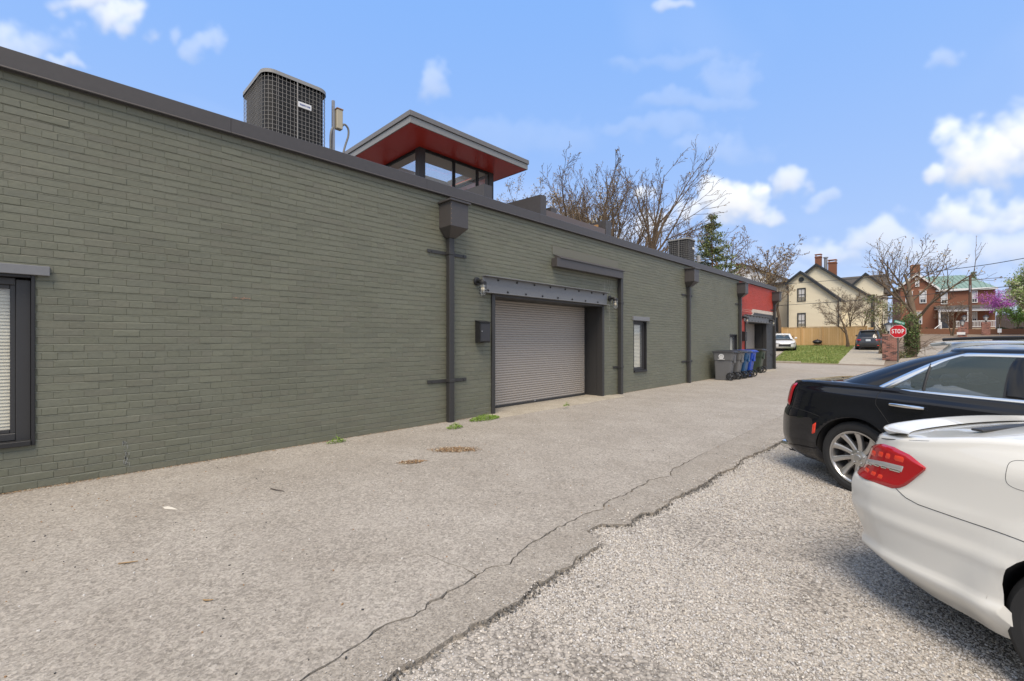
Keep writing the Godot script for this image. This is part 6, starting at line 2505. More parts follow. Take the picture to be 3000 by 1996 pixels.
	# steps with a white handrail
	var s := B.new()
	for k in 4:
		s.box(Vector3(4.2, 2.35 + k * 0.14, 3.6 - k * 0.4), Vector3(1.1, 0.14, 0.42), 0.01)
	obj("steps", s, mat("porch_stone", Color(0.4, 0.3, 0.2), 0.9), h)
	s = B.new()
	s.box(Vector3(3.6, 3.1, 2.3), Vector3(0.13, 1.5, 0.13), 0.01)
	s.rod(Vector3(3.55, 3.6, 2.4), Vector3(2.3, 2.55, 4.2), 0.045, 6)
	obj("handrail", s, M.house_white, h)


func leaf_blob(b: B, centre: Vector3, rad: Vector3, count: int, size: float, cols: Array, r: RandomNumberGenerator) -> void:
	for i in count:
		var d := Vector3(r.randfn(), r.randfn(), r.randfn()).normalized()
		var p := centre + d * rad * pow(r.randf(), 0.28)
		leaf(b, p, size * r.randf_range(0.6, 1.3), cols, r)


func leaf(b: B, p: Vector3, s: float, cols: Array, r: RandomNumberGenerator) -> void:
	var u := Vector3(r.randfn(), r.randfn(), r.randfn()).normalized()
	var w := u.cross(Vector3(r.randfn(), r.randfn(), r.randfn()).normalized()).normalized()
	var c: Color = cols[r.randi() % cols.size()]
	b.col = c * r.randf_range(0.75, 1.25)
	b.quad(p - u * s, p + w * s * 0.55, p + u * s, p - w * s * 0.55)


func hedge(label: String, a: Vector3, e: Vector3, h: float, t: float, cols: Array) -> void:
	var o := thing("hedge", label, "hedge", (a + e) * 0.5)
	var b := B.new()
	var r := RandomNumberGenerator.new()
	r.seed = int(a.x * 31.0) + 7000
	var l := a.distance_to(e)
	var d := (e - a).normalized()
	var n := d.cross(Vector3.UP)
	for i in int(l * h * 900):
		var f := r.randf()
		var k := r.randf()
		var y := h * pow(r.randf(), 0.6)
		var p := d * (f - 0.5) * l + n * (k - 0.5) * t * (1.0 - 0.25 * y / h) + Vector3(0, y * (0.92 + 0.12 * sin(f * 17.0)), 0)
		leaf(b, p, 0.05, cols, r)
	obj("foliage", b, M.leafy, o).set_meta("kind", "stuff")
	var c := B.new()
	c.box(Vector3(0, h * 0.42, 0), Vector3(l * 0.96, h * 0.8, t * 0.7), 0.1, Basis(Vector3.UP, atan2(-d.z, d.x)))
	obj("stems", c, mat("hedge_dark_core", Color(0.09, 0.065, 0.045), 1.0), o)  # solid dark brown core: inner shade of the hedge put into its colour


func build_street_things() -> void:
	# gate pier by the driveway, half hidden by the stop sign
	var p := px(2610, 1000, 28.6)
	var y0 := th(p.x, p.z)
	brick_pier("brick_pier", "red brick gate pier with a lantern beside the stop sign", Vector3(p.x, y0, p.z), Vector3(0.78, 1.93 - y0, 0.7), false)
	var la := thing("pier_lamp", "black framed frosted lantern standing on the gate pier behind the stop sign", "lantern", Vector3(p.x - 0.1, 1.93, p.z))
	pier_lantern(la, 0.0, 0.8)
	# stop sign
	var q := px(2631, 971, 27.0)
	var gy := th(q.x, q.z)
	var t := thing("stop_sign", "red octagonal stop sign with a green street name blade on its post", "stop sign", Vector3(q.x, gy, q.z), atan2(-q.x, -q.z) - 0.10)
	var b := B.new()
	b.box(Vector3(0, (q.y + 0.55 - gy) * 0.5, -0.03), Vector3(0.06, q.y + 0.55 - gy, 0.04), 0.004)
	obj("post", b, mat("post_green", Color(0.06, 0.075, 0.06), 0.6), t)
	var oct := PackedVector2Array()
	var oct2 := PackedVector2Array()
	for k in 8:
		var a := TAU * (k + 0.5) / 8
		oct.append(Vector2(cos(a), sin(a)) * 0.381 / cos(PI / 8))
		oct2.append(Vector2(cos(a), sin(a)) * 0.358 / cos(PI / 8))
	var up := Vector3(0, q.y - gy, 0)
	b = B.new()
	b.poly(oct, 0.004, Transform3D(Basis(), up))
	obj("border", b, M.house_white, t)
	b = B.new()
	b.poly(oct2, 0.002, Transform3D(Basis(), up + Vector3(0, 0, 0.004)))
	obj("face", b, mat("sign_red", Color(0.52, 0.004, 0.012), 0.4), t)
	var tm := lettering("STOP", 0.262, 0.003)
	var o := obj("lettering", tm, M.house_white, t)
	o.position = up + Vector3(0, 0.0, 0.007)
	o.scale = Vector3(0.66, 0.98, 1)
	b = B.new()
	b.box(Vector3.ZERO, Vector3(0.62, 0.16, 0.006), 0.002)
	o = obj("street_blade", b, mat("blade_green", Color(0.01, 0.22, 0.14), 0.5), t)
	o.position = up + Vector3(0.08, 0.53, 0.0)
	o.rotation = Vector3(0, 0.75, -0.28)
	var ts := obj("blade_text", lettering("SHORT ST", 0.085, 0.003), M.house_white, o)
	ts.position = Vector3(0, 0, 0.006)
	# brick piers and low wall before the red house
	var w := thing("low_wall", "low brick retaining wall running before the red brick house", "wall", px(2840, 990, 48.0))
	var a0 := px(2676, 990, 52.0)
	var a1 := px(3060, 992, 45.0)
	var dir := (a1 - a0)
	dir.y = 0
	b = B.new()
	var seg := 14
	for k in seg:
		var m := a0.lerp(a1, (k + 0.5) / seg)
		var g := th(m.x, m.z)
		b.box(Vector3(m.x, g + 0.25, m.z) - w.position, Vector3(dir.length() / seg, 0.62, 0.35), 0.0, Basis(Vector3.UP, atan2(-dir.z, dir.x)))
	obj("wall_body", b, M.pier_brick, w)
	for e in [[2820, 45.0, 0.62, 1.0, "squat brick pier with a large lantern before the porch steps"], [2889, 46.5, 0.62, 1.35, "tall brick pier with a lantern before the porch rail"], [2826, 49.0, 0.6, 1.35, "brick pier with a small lantern half hidden behind the squat pier"]]:
		var m := px(e[0], 995, e[1])
		var g := th(m.x, m.z)
		var pr := brick_pier("brick_pier", e[4], Vector3(m.x, g, m.z), Vector3(e[2], e[3], e[2]), true, "lantern piers before the red house")
		if e[1] == 45.0:
			var sg := B.new()
			sg.box(Vector3(-0.1, 0.35, 0.36), Vector3(0.6, 0.26, 0.02), 0.004)
			obj("notice", sg, M.house_white, pr)
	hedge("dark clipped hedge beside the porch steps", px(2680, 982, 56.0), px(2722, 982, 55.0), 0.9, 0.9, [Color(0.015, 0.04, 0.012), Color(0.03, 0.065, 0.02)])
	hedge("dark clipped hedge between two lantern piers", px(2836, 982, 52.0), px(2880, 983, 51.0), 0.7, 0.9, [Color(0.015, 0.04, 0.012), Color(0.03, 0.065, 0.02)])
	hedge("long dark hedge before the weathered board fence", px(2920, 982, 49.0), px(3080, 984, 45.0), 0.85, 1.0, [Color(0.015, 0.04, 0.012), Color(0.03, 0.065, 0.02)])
	# weathered fence on the right
	var f0 := px(2918, 985, 53.0)
	var f1 := px(3090, 985, 48.0)
	var fn := thing("board_fence", "weathered grey brown board fence behind the long hedge", "fence", f0)
	var fd := f1 - f0
	fd.y = 0
	var n := int(fd.length() / 0.15)
	for i in n:
		var pb := B.new()
		var at := fd * (i + 0.5) / n
		var g := th(f0.x + at.x, f0.z + at.z)
		pb.box(Vector3(at.x, g - f0.y + 1.15, at.z), Vector3(0.14, 2.1 + rng.randf_range(-0.03, 0.03), 0.02), 0.0, Basis(Vector3.UP, atan2(-fd.z, fd.x)))
		obj("plank", pb, M.grey_board, fn)
	# small white sign
	var ss := px(2929, 969, 46.0)
	var sn := thing("parking_sign", "small white sign on a thin post before the long hedge", "sign", Vector3(ss.x, th(ss.x, ss.z), ss.z), 0.4)
	b = B.new()
	b.box(Vector3(0, 0.55, -0.02), Vector3(0.04, 1.1, 0.03))
	obj("post", b, M.galvanised, sn)
	b = B.new()
	b.box(Vector3(0, ss.y - th(ss.x, ss.z), 0), Vector3(0.32, 0.42, 0.012), 0.004)
	obj("panel", b, M.house_white, sn)
	# utility pole
	var up0 := px(2843, 807, 52.0)
	var ub := th(up0.x, up0.z)
	var pole := thing("utility_pole", "brown wooden utility pole before the red house porch", "utility pole", Vector3(up0.x, ub, up0.z))
	b = B.new()
	b.tube(PackedVector3Array([Vector3(0, -0.2, 0), Vector3(0, 4, 0), Vector3(0, up0.y - ub, 0)]), PackedFloat32Array([0.17, 0.15, 0.12]), 10)
	obj("shaft", b, M.pole_wood, pole)
	b = B.new()
	b.box(Vector3(0, 5.2, 0.16), Vector3(0.1, 0.8, 0.1), 0.01)
	b.rod(Vector3(-0.35, 6.2, 0), Vector3(0.35, 6.2, 0), 0.04, 6)
	obj("hardware", b, M.galvanised, pole)
	# overhead wires
	for line in [["upper overhead cable sagging over the street above the green roof", [[3300, 700, 24.0], [3000, 757, 27.0], [2838, 783, 29.5], [2597, 809, 33.0], [2315, 831, 38.0], [2200, 836, 41.0]]], ["lower overhead cable sagging across the red brick house and cream house", [[3300, 804, 24.0], [3000, 835, 27.0], [2843, 850, 29.5], [2573, 876, 33.0], [2273, 896, 38.0], [2200, 899, 41.0]]]]:
		var wr := thing("overhead_cable", line[0], "cable", Vector3.ZERO, 0.0, "cables over the street")
		var cv := Curve3D.new()
		var pts := []
		for e in line[1]:
			pts.append(px(e[0], e[1], e[2]))
		for k in pts.size():
			var dd: Vector3 = (pts[mini(k + 1, pts.size() - 1)] - pts[maxi(k - 1, 0)]) * 0.16
			cv.add_point(pts[k], -dd, dd)
		cv.bake_interval = 0.5
		b = B.new()
		b.tube(cv.get_baked_points(), PackedFloat32Array([0.022]), 5)
		obj("strand", b, M.wire, wr)
	# fire pit on the lawn, handcart by the white car
	var fp := px(2395, 1012, 44.0)
	var ft := thing("fire_pit", "black domed fire pit standing on the lawn by the fence", "fire pit", Vector3(fp.x, th(fp.x, fp.z) + 0.02, fp.z))
	b = B.new()
	b.lathe([Vector2(0.0, 0.18), Vector2(0.25, 0.20), Vector2(0.40, 0.32), Vector2(0.42, 0.36)], 20)
	obj("bowl", b, M.near_black, ft)
	b = B.new()
	b.lathe([Vector2(0.42, 0.36), Vector2(0.36, 0.48), Vector2(0.2, 0.57), Vector2(0.03, 0.60), Vector2(0.03, 0.66), Vector2(0, 0.67)], 20)
	obj("mesh_dome", b, M.black, ft)
	for k in 3:
		b = B.new()
		b.rod(Vector3(cos(k * 2.09) * 0.3, 0.25, sin(k * 2.09) * 0.3), Vector3(cos(k * 2.09) * 0.4, 0, sin(k * 2.09) * 0.4), 0.018, 6)
		obj("leg", b, M.near_black, ft)
	var hp := px(2326, 1022, 42.5)
	var ht := thing("hand_truck", "dark hand truck standing by the white saloon", "hand truck", Vector3(hp.x, th(hp.x, hp.z) + 0.02, hp.z), 0.5)
	b = B.new()
	for z in [-0.18, 0.18]:
		b.tube(PackedVector3Array([Vector3(0.1, 0.1, z), Vector3(-0.05, 0.7, z), Vector3(-0.12, 1.05, z * 0.6), Vector3(-0.02, 1.12, 0)]), PackedFloat32Array([0.02]), 6)
	b.box(Vector3(0.22, 0.06, 0), Vector3(0.3, 0.02, 0.36))
	for y in [0.35, 0.6, 0.85]:
		b.rod(Vector3(0.1 - y * 0.22, y, -0.18), Vector3(0.1 - y * 0.22, y, 0.18), 0.015, 6)
	obj("frame", b, M.near_black, ht)
	for z in [-0.22, 0.22]:
		b = B.new()
		b.lathe([Vector2(0, -0.03), Vector2(0.13, -0.03), Vector2(0.13, 0.03), Vector2(0, 0.03)], 16, Transform3D(Basis(Vector3(1, 0, 0), PI / 2), Vector3(0.02, 0.13, z)))
		obj("wheel", b, M.rubber, ht)


# ---------------------------------------------------------------- trees

func grow(b: B, tips: Array, r: RandomNumberGenerator, p: Vector3, d: Vector3, len: float, rad: float, level: int, o: Dictionary) -> void:
	var segs := 6 if level < 2 else (4 if level < 3 else 3)
	var pts := PackedVector3Array([p])
	var rr := PackedFloat32Array([rad])
	var dirs := [d]
	var q := p
	var dd := d
	var last: bool = level >= o.levels - 1
	for i in segs:
		var w: float = o.wobble * (1.0 + level * 0.35)
		dd = (dd + Vector3(r.randf_range(-w, w), r.randf_range(-w, w) * 0.6 + o.lift * (0.3 if level == 0 else 1.0), r.randf_range(-w, w))).normalized()
		q += dd * len / segs
		pts.append(q)
		dirs.append(dd)
		var f := (i + 1.0) / segs
		rr.append(maxf(rad * lerpf(1.0, 0.28 if not last else 0.35, f), o.thin))
	b.tube(pts, rr, 7 if level == 0 else (5 if level == 1 else (4 if level == 2 else 3)), false)
	tips.append([pts[segs], dd, level])
	if last:
		if r.randf() < 0.7:
			tips.append([pts[1], dd, level])
		return
	var n: int = o.kids[level]
	for k in n:
		var f: float = lerpf(o.start[level], 1.0, (k + r.randf() * 0.9) / n)
		var at := clampf(f * segs, 0, segs - 0.01)
		var i := int(at)
		var base := pts[i].lerp(pts[i + 1], at - i)
		var ax: Vector3 = dirs[i]
		var side := ax.cross(Vector3(r.randfn(), r.randfn(), r.randfn())).normalized()
		var spread: float = o.angle[level] * r.randf_range(0.7, 1.25)
		var nd := (ax * cos(spread) + side * sin(spread)).normalized()
		if nd.y < -0.15:
			nd.y *= 0.2
			nd = nd.normalized()
		var l: float = len * o.ratio[level] * r.randf_range(0.7, 1.15) * (1.15 - 0.45 * f)
		grow(b, tips, r, base, nd, l, maxf(rr[i] * o.taper * r.randf_range(0.75, 1.0), o.thin), level + 1, o)


func bare_tree(called: String, label: String, base: Vector3, height: float, o: Dictionary, sd: int, m: Material, buds: Array, bud_size := 0.05, bud_share := 1.0, group := "") -> Node3D:
	var t := thing(called, label, "tree", base, 0.0, group)
	var r := RandomNumberGenerator.new()
	r.seed = sd
	var opt := {"levels": 5, "wobble": 0.10, "lift": 0.05, "thin": 0.006, "kids": [8, 7, 6, 5], "start": [0.25, 0.25, 0.2, 0.2], "angle": [0.75, 0.7, 0.65, 0.7], "ratio": [0.62, 0.55, 0.5, 0.5], "taper": 0.6, "rad": 0.02, "stems": 1, "tilt": [0.18, 0.42]}
	opt.merge(o, true)
	var tips := []
	var trunk := B.new()
	var crown := B.new()
	for s in opt.stems:
		var d := Vector3.UP
		var pos := Vector3.ZERO
		if opt.stems > 1:
			var a: float = TAU * s / opt.stems + r.randf()
			d = (Vector3.UP + Vector3(cos(a), 0, sin(a)) * r.randf_range(opt.tilt[0], opt.tilt[1])).normalized()
			pos = Vector3(cos(a), 0, sin(a)) * height * 0.012
			trunk.tube(PackedVector3Array([pos - Vector3(0, 0.3, 0), pos + d * height * 0.06]), PackedFloat32Array([height * opt.rad * 1.25, height * opt.rad]), 8, false)
			pos += d * height * 0.05
		else:
			trunk.tube(PackedVector3Array([Vector3(0, -0.3, 0), Vector3(0, height * 0.02, 0), Vector3(0.01, height * 0.06, 0)]), PackedFloat32Array([height * opt.rad * 1.7, height * opt.rad * 1.3, height * opt.rad * 1.05]), 10, false)
			pos = Vector3(0.01, height * 0.05, 0)
		grow(crown, tips, r, pos, d, height * (0.55 if opt.stems > 1 else 0.5), height * opt.rad, 0, opt)
	obj("trunk", trunk, m, t)
	obj("crown", crown, m, t)
	if buds:
		var lb := B.new()
		for e in tips:
			if e[2] < opt.levels - 2 or r.randf() > bud_share:
				continue
			for k in o.get("per", 1):
				leaf(lb, e[0] + Vector3(r.randfn(), r.randfn(), r.randfn()) * o.get("scatter", 0.05), bud_size * r.randf_range(0.6, 1.3), buds, r)
		if lb.v.size():
			obj(o.get("leaf_name", "buds"), lb, M.leafy if not o.has("bloom") else M.blossom, t).set_meta("kind", "stuff")
	return t


func build_trees() -> void:
	var bud := [Color(0.26, 0.18, 0.10), Color(0.34, 0.26, 0.13), Color(0.18, 0.12, 0.07)]
	var pale := [Color(0.36, 0.29, 0.15), Color(0.24, 0.18, 0.09)]
	var b: Vector3
	# tall spreading tree behind the long roof
	b = px(1800, 1000, 42.0)
	bare_tree("maple_tree", "tall wide many-stemmed bare tree rising behind the long roof", Vector3(b.x, th(b.x, b.z), b.z), 22.8, {"stems": 7, "tilt": [0.08, 0.62], "levels": 5, "kids": [7, 5, 4, 3], "angle": [0.50, 0.55, 0.6, 0.6], "ratio": [0.60, 0.56, 0.5, 0.5], "start": [0.12, 0.22, 0.2, 0.2], "lift": 0.055, "wobble": 0.07, "rad": 0.0145, "thin": 0.014, "taper": 0.66}, 101, M.bark, bud, 0.07, 0.4, "bare trees behind the long roof")
	b = px(1745, 1000, 44.0)
	bare_tree("maple_tree", "slimmer bare tree crowding the wide bare tree beside the roof upstands", Vector3(b.x, th(b.x, b.z), b.z), 21.5, {"stems": 4, "levels": 5, "kids": [6, 5, 4, 4], "angle": [0.45, 0.5, 0.6, 0.6], "lift": 0.07, "wobble": 0.08, "rad": 0.0125, "thin": 0.014}, 102, M.bark, bud, 0.07, 0.4, "bare trees behind the long roof")
	b = px(1660, 1000, 50.0)
	bare_tree("maple_tree", "bare tree with fine tan twigs rising beside the brown roof parapet", Vector3(b.x, th(b.x, b.z), b.z), 22.0, {"stems": 4, "levels": 5, "kids": [7, 6, 6, 4], "lift": 0.06, "rad": 0.012, "thin": 0.014, "per": 2, "scatter": 0.2}, 103, M.bark_warm, pale, 0.085, 1.0, "bare trees behind the long roof")
	b = px(1490, 1000, 46.0)
	bare_tree("maple_tree", "bare tree with tan buds peeping out beside the red-soffit pavilion", Vector3(b.x, th(b.x, b.z), b.z), 21.5, {"stems": 4, "levels": 5, "kids": [6, 5, 4, 4], "lift": 0.06, "rad": 0.011, "thin": 0.014, "per": 2, "scatter": 0.2}, 104, M.bark_warm, pale, 0.08, 1.0, "bare trees behind the long roof")
	b = px(2145, 1000, 50.0)
	bare_tree("maple_tree", "bare tree with knobbly warm grey limbs beside the evergreen", Vector3(b.x, th(b.x, b.z), b.z), 19.5, {"levels": 5, "kids": [8, 6, 5, 3], "angle": [0.6, 0.8, 0.7, 0.7], "lift": 0.07, "wobble": 0.14, "rad": 0.015, "thin": 0.014}, 105, M.bark_warm, bud, 0.085, 1.0, "bare trees behind the long roof")
	b = px(2235, 1000, 52.0)
	bare_tree("maple_tree", "bare tree with open crooked limbs over the red end bay", Vector3(b.x, th(b.x, b.z), b.z), 17.0, {"levels": 5, "kids": [8, 6, 5, 3], "angle": [0.7, 0.8, 0.7, 0.7], "lift": 0.07, "wobble": 0.15, "rad": 0.016, "thin": 0.014}, 106, M.bark, bud, 0.085, 1.0, "bare trees behind the long roof")
	b = px(2285, 1000, 47.0)
	bare_tree("maple_tree", "bare dark tree spreading between the red end bay and the cream house", Vector3(b.x, th(b.x, b.z), b.z), 13.5, {"levels": 5, "kids": [8, 6, 5, 3], "angle": [0.65, 0.8, 0.7, 0.7], "lift": 0.08, "wobble": 0.13, "rad": 0.014, "thin": 0.010}, 107, M.bark, bud, 0.08, 1.0, "bare trees behind the long roof")
	# small multi-stemmed trees on the lawn
	b = px(2484, 1023, 41.0)
	bare_tree("dogwood_tree", "small bare tree with layered twigs standing on the lawn", Vector3(b.x, th(b.x, b.z), b.z), 6.8, {"levels": 5, "kids": [9, 6, 5, 4], "angle": [0.95, 0.6, 0.6, 0.6], "ratio": [0.8, 0.6, 0.5, 0.5], "lift": 0.01, "wobble": 0.12, "rad": 0.017, "thin": 0.006, "taper": 0.55}, 110, M.bark, [Color(0.25, 0.21, 0.16)], 0.04, 0.6)
	b = px(2508, 1018, 43.0)
	bare_tree("dogwood_tree", "small bare tree with twin trunks beside the grey wagon", Vector3(b.x, th(b.x, b.z), b.z), 6.2, {"stems": 2, "levels": 5, "kids": [8, 6, 5, 4], "angle": [0.8, 0.6, 0.6, 0.6], "ratio": [0.7, 0.6, 0.5, 0.5], "lift": 0.02, "wobble": 0.12, "rad": 0.014, "thin": 0.006}, 111, M.bark, [Color(0.25, 0.21, 0.16)], 0.04, 0.6)
	# gaunt tree before the red house
	b = px(2680, 1000, 35.0)
	bare_tree("gaunt_tree", "gaunt bare tree with long crooked limbs before the red brick house", Vector3(b.x, th(b.x, b.z), b.z), 11.6, {"levels": 4, "kids": [10, 7, 5], "angle": [0.85, 0.75, 0.7], "ratio": [0.85, 0.55, 0.5], "start": [0.22, 0.25, 0.2], "lift": 0.07, "wobble": 0.17, "rad": 0.026, "thin": 0.012, "taper": 0.55}, 113, M.bark, bud, 0.07, 1.0)
	b = px(2790, 1000, 47.0)
	bare_tree("dogwood_tree", "thin bare ornamental tree before the porch rail", Vector3(b.x, th(b.x, b.z), b.z), 4.6, {"stems": 3, "levels": 4, "kids": [6, 5, 4], "lift": 0.04, "rad": 0.014, "thin": 0.008}, 114, M.bark, [Color(0.3, 0.25, 0.18)], 0.04, 0.6)
	# blossom trees at the right
	b = px(2930, 1000, 50.0)
	bare_tree("redbud_tree", "magenta flowering redbud tree by the corner of the red house", Vector3(b.x, th(b.x, b.z), b.z), 6.6, {"levels": 4, "kids": [9, 7, 6], "angle": [1.0, 0.7, 0.6], "ratio": [0.75, 0.6, 0.5], "start": [0.3, 0.15, 0.1], "lift": 0.02, "rad": 0.013, "thin": 0.008, "per": 9, "scatter": 0.16, "bloom": true, "leaf_name": "blossoms"}, 120, M.bark, [Color(0.42, 0.10, 0.42), Color(0.50, 0.16, 0.50), Color(0.34, 0.07, 0.36)], 0.055, 1.0)
	b = px(3035, 1000, 44.0)
	bare_tree("pear_tree", "tall white and green flowering pear tree over the weathered fence", Vector3(b.x, th(b.x, b.z), b.z), 9.4, {"levels": 4, "kids": [13, 9, 6], "angle": [0.75, 0.6, 0.6], "ratio": [0.55, 0.5, 0.5], "start": [0.15, 0.12, 0.1], "lift": 0.06, "rad": 0.016, "thin": 0.01, "per": 10, "scatter": 0.22, "bloom": true, "leaf_name": "blossoms"}, 121, M.bark, [Color(0.42, 0.44, 0.24), Color(0.50, 0.48, 0.36), Color(0.26, 0.36, 0.10), Color(0.20, 0.32, 0.07)], 0.075, 1.0)
	b = px(2985, 1000, 47.0)
	bare_tree("pear_tree", "low leafy bright green tree under the pear blossom", Vector3(b.x, th(b.x, b.z), b.z), 4.6, {"levels": 4, "kids": [9, 7, 5], "angle": [0.9, 0.7, 0.6], "ratio": [0.6, 0.5, 0.5], "start": [0.2, 0.12, 0.1], "lift": 0.03, "rad": 0.015, "thin": 0.008, "per": 8, "scatter": 0.18, "leaf_name": "leaves"}, 122, M.bark, [Color(0.16, 0.30, 0.05), Color(0.22, 0.36, 0.08)], 0.065, 1.0)
	build_evergreen("evergreen_tree", "slender dark evergreen beside the second roof unit", px(2085, 1000, 46.0), 13.8, 4.6, 131)
	build_evergreen("evergreen_tree", "small conifer tip above the green metal roof", px(2850, 1000, 78.0), 10.9, 1.3, 132)
	build_ivy()


func build_evergreen(called: String, label: String, p: Vector3, height: float, rad: float, sd: int) -> void:
	var base := Vector3(p.x, th(p.x, p.z), p.z)
	var t := thing(called, label, "tree", base)
	var r := RandomNumberGenerator.new()
	r.seed = sd
	var tr := B.new()
	tr.tube(PackedVector3Array([Vector3.ZERO, Vector3(0.1, height * 0.5, 0), Vector3(0, height * 0.98, 0)]), PackedFloat32Array([0.2, 0.12, 0.02]), 7)
	obj("trunk", tr, M.bark_warm, t)
	var lb := B.new()
	var br := B.new()
	for k in 170:
		var f := pow(r.randf(), 0.8)
		var y := height * lerpf(0.12, 0.99, f)
		var a := r.randf() * TAU
		var l := rad * (1.05 - f) * r.randf_range(0.45, 1.15) + 0.2
		var d := Vector3(cos(a), r.randf_range(-0.1, 0.35), sin(a)).normalized()
		var p0 := Vector3(0.05, y, 0)
		var p1 := p0 + d * l
		br.tube(PackedVector3Array([p0, p1]), PackedFloat32Array([0.03, 0.008]), 3, false)
		for i in int(16 + l * 28):
			var g := r.randf_range(0.2, 1.05)
			leaf(lb, p0.lerp(p1, g) + Vector3(r.randfn(), r.randfn() - 0.7, r.randfn()) * 0.13, 0.10, [Color(0.11, 0.15, 0.04), Color(0.18, 0.21, 0.065), Color(0.06, 0.09, 0.025)], r)
	obj("branches", br, M.bark_warm, t)
	obj("crown", lb, M.leafy, t).set_meta("kind", "stuff")


func build_ivy() -> void:
	var r := RandomNumberGenerator.new()
	r.seed = 201
	var g := [Color(0.035, 0.08, 0.015), Color(0.08, 0.14, 0.03), Color(0.14, 0.17, 0.05), Color(0.06, 0.05, 0.02)]
	var p := px(2672, 1010, 29.5)
	var y := th(p.x, p.z)
	var t := thing("ivy_thicket", "ivy covered stump and tangled brush beside the stop sign", "ivy", Vector3(p.x, y, p.z))
	var b := B.new()
	leaf_blob(b, Vector3(0.0, 1.0, 0), Vector3(0.42, 1.15, 0.45), 2600, 0.055, g, r)
	leaf_blob(b, Vector3(-0.1, 2.0, -0.2), Vector3(0.55, 0.9, 0.5), 1500, 0.055, g, r)
	leaf_blob(b, Vector3(-0.75, 0.12, 0.5), Vector3(0.8, 0.32, 0.6), 1100, 0.045, [Color(0.10, 0.14, 0.03), Color(0.22, 0.17, 0.08), Color(0.07, 0.10, 0.03)], r)
	obj("leaves", b, M.leafy, t).set_meta("kind", "stuff")
	var s := B.new()
	for k in 60:
		var a := r.randf() * TAU
		var l := r.randf_range(0.6, 1.6)
		var o := Vector3(r.randf_range(-0.4, 0.7), r.randf_range(0.2, 1.2), r.randf_range(-0.3, 0.4))
		var d := Vector3(cos(a), r.randf_range(-0.4, 0.8), sin(a)).normalized()
		s.tube(PackedVector3Array([o, o + d * l * 0.5, o + d * l + Vector3(0, -0.2, 0)]), PackedFloat32Array([0.012, 0.008, 0.004]), 4, false)
	s.tube(PackedVector3Array([Vector3(0, -0.2, 0), Vector3(0.05, 1.2, 0), Vector3(-0.05, 2.4, 0)]), PackedFloat32Array([0.28, 0.2, 0.12]), 8)
	obj("stems", s, M.bark, t)
	# loose evergreen shrub behind the gate pier
	p = px(2590, 1000, 33.0)
	y = th(p.x, p.z)
	t = thing("shrub", "loose green and brown shrub rising behind the gate pier", "shrub", Vector3(p.x, y, p.z))
	b = B.new()
	for k in 26:
		leaf_blob(b, Vector3(r.randf_range(-0.9, 1.9), r.randf_range(1.4, 4.6), r.randf_range(-0.8, 0.8)), Vector3(0.4, 0.34, 0.4), 90, 0.055, [Color(0.10, 0.13, 0.035), Color(0.16, 0.17, 0.06), Color(0.20, 0.15, 0.08)], r)
	obj("leaves", b, M.leafy, t).set_meta("kind", "stuff")
	s = B.new()
	for k in 22:
		var q := Vector3(r.randf_range(-0.3, 0.6), 0, r.randf_range(-0.3, 0.3))
		var e := Vector3(r.randf_range(-1.1, 2.1), r.randf_range(2.5, 4.8), r.randf_range(-0.8, 0.8))
		s.tube(PackedVector3Array([q, q.lerp(e, 0.5) + Vector3(0, 0.4, 0), e]), PackedFloat32Array([0.04, 0.022, 0.006]), 5, false)
	obj("stems", s, M.bark, t)


# ---------------------------------------------------------------- weeds, leaves, grit

func weed(label: String, at: Vector3, rad: Vector2, count: int, sd: int) -> void:
	var t := thing("weed", label, "weed", at, 0.0, "weeds at the foot of the wall")
	var r := RandomNumberGenerator.new()
	r.seed = sd
	var b := B.new()
	for i in count:
		var d := sqrt(r.randf())
		var a := r.randf() * TAU
		var x := cos(a) * d * rad.x
		var z := sin(a) * d * rad.y
		var h := r.randf_range(0.004, 0.10) * (1.2 - d)
		b.col = Color(0.17, 0.28, 0.03) * r.randf_range(0.55, 1.35)
		var p := Vector3(x, h, z)
		var e := Vector3(r.randfn(), r.randf_range(0.1, 1.0), r.randfn()).normalized() * 0.024
		var w := Vector3(r.randfn(), 0.3, r.randfn()).normalized() * 0.008
		b.quad(p, p + e * 0.5 + w, p + e, p + e * 0.5 - w)
	obj("leaves", b, M.leafy, t).set_meta("kind", "stuff")


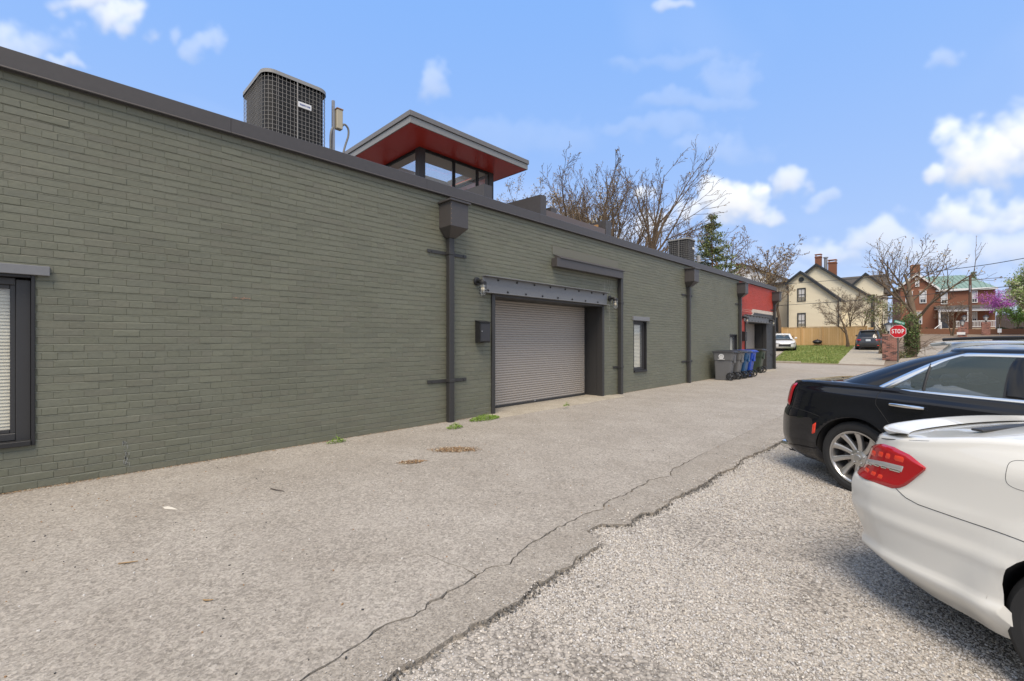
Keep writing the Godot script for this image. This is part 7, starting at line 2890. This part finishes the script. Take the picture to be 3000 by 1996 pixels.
func build_litter() -> void:
	weed("bright green weed tuft at the foot of the rolling door jamb", Vector3(-6.30, 0.0, -5.72), Vector2(0.16, 0.36), 1500, 1)
	weed("bright green weed tuft at the foot of the hopper downspout", Vector3(-6.02, 0.0, -4.78), Vector2(0.09, 0.16), 380, 2)
	weed("small green weed growing where the wall meets the asphalt", Vector3(-6.42, 0.0, -2.9), Vector2(0.06, 0.14), 240, 3)
	weed("small green weed beside the concrete threshold", Vector3(-6.02, 0.05, -7.9), Vector2(0.03, 0.10), 120, 4)
	var r := RandomNumberGenerator.new()
	r.seed = 301
	var browns := [Color(0.30, 0.17, 0.07), Color(0.22, 0.13, 0.06), Color(0.38, 0.25, 0.13), Color(0.16, 0.09, 0.05), Color(0.48, 0.40, 0.28)]
	# drifts of dead leaf crumbs
	for e in [["larger drift of brown leaf crumbs lying on the asphalt", Vector3(-4.84, 0, -3.85), Vector2(0.17, 0.36), 1700, -0.75], ["smaller drift of brown leaf crumbs lying on the asphalt", Vector3(-4.73, 0, -3.08), Vector2(0.10, 0.18), 520, -0.4]]:
		var t := thing("leaf_litter", e[0], "leaf litter", e[1], e[4], "drifts of leaf crumbs on the asphalt")
		var b := B.new()
		for i in e[3]:
			var d := sqrt(r.randf()) * r.randf_range(0.6, 1.1)
			var a := r.randf() * TAU
			var p := Vector3(cos(a) * d * e[2].x, r.randf_range(0.002, 0.012), sin(a) * d * e[2].y)
			crumb(b, p, r.randf_range(0.004, 0.016), browns, r)
		obj("crumbs", b, M.tinted, t).set_meta("kind", "stuff")
	# crumbs gathered along the foot of the wall
	var wb := B.new()
	for i in 5200:
		var s := lerpf(-0.6, 24.0, pow(r.randf(), 1.7))
		if s > 6.1 and s < 10.6:
			continue
		var out := absf(r.randfn()) * 0.035 + 0.006
		crumb(wb, Vector3(-W + out, r.randf_range(0.001, 0.007), -s), r.randf_range(0.003, 0.011), browns, r)
	var wo := obj("wall_litter", wb, M.tinted)
	wo.set_meta("kind", "stuff")
	tag(wo, "thin line of brown leaf crumbs along the foot of the wall", "leaf litter")
	# single twigs, leaves and paper scraps on the asphalt
	for e in [["dark twig lying on the asphalt", "twig", Vector3(-4.80, 0.006, -1.56), 0.20, 0.3], ["pale twig lying near the paper scrap", "twig", Vector3(-3.95, 0.006, -0.35), 0.11, 1.0], ["thin brown twig lying on open asphalt", "twig", Vector3(-3.05, 0.006, -0.62), 0.06, 0.6]]:
		var t := thing(e[1], e[0], "twig", e[2], e[4])
		var b := B.new()
		b.tube(PackedVector3Array([Vector3(-e[3] * 0.5, 0, 0), Vector3(0, 0.006, 0.012), Vector3(e[3] * 0.5, 0.002, -0.006)]), PackedFloat32Array([0.004, 0.005, 0.003]), 5)
		obj("stick", b, mat("twig_dark", Color(0.06, 0.045, 0.035), 0.9) if e[3] > 0.15 else mat("twig_tan", Color(0.3, 0.2, 0.1), 0.9), t)
	var sc := thing("paper_scrap", "torn white paper scrap lying on the asphalt", "paper scrap", Vector3(-4.97, 0.004, -0.73), 0.4)
	var pb := B.new()
	pb.poly(PackedVector2Array([Vector2(-0.09, -0.01), Vector2(-0.03, -0.03), Vector2(0.05, -0.015), Vector2(0.10, 0.0), Vector2(0.04, 0.012), Vector2(-0.02, 0.02), Vector2(-0.07, 0.018)]), 0.001, flat(0.0))
	obj("sheet", pb, mat("paper", Color(0.62, 0.58, 0.5), 0.9), sc)
	var gb := B.new()
	for i in 900:
		var x := r.randf_range(-6.4, -1.9)
		var z := lerpf(0.3, -16.0, pow(r.randf(), 1.5))
		var bright := r.randf()
		gb.col = Color(0.62, 0.60, 0.56) if bright < 0.45 else (Color(0.30, 0.18, 0.09) if bright < 0.75 else Color(0.05, 0.05, 0.05))
		var s := r.randf_range(0.003, 0.008)
		gb.box(Vector3(x, s * 0.4, z), Vector3(s, s * 0.8, s * r.randf_range(0.6, 1.8)), 0.0, Basis(Vector3.UP, r.randf() * TAU))
	var go := obj("grit", gb, M.tinted)
	go.set_meta("kind", "stuff")
	tag(go, "specks of pale grit and leaf scattered over the asphalt", "grit")


func crumb(b: B, p: Vector3, s: float, cols: Array, r: RandomNumberGenerator) -> void:
	var a := r.randf() * TAU
	var u := Vector3(cos(a), r.randf_range(-0.3, 0.3), sin(a)) * s
	var w := Vector3(-sin(a), r.randf_range(-0.3, 0.3), cos(a)) * s * r.randf_range(0.25, 0.8)
	var c: Color = cols[r.randi() % cols.size()]
	b.col = c * r.randf_range(0.7, 1.3)
	b.quad(p - u, p - w, p + u, p + w)
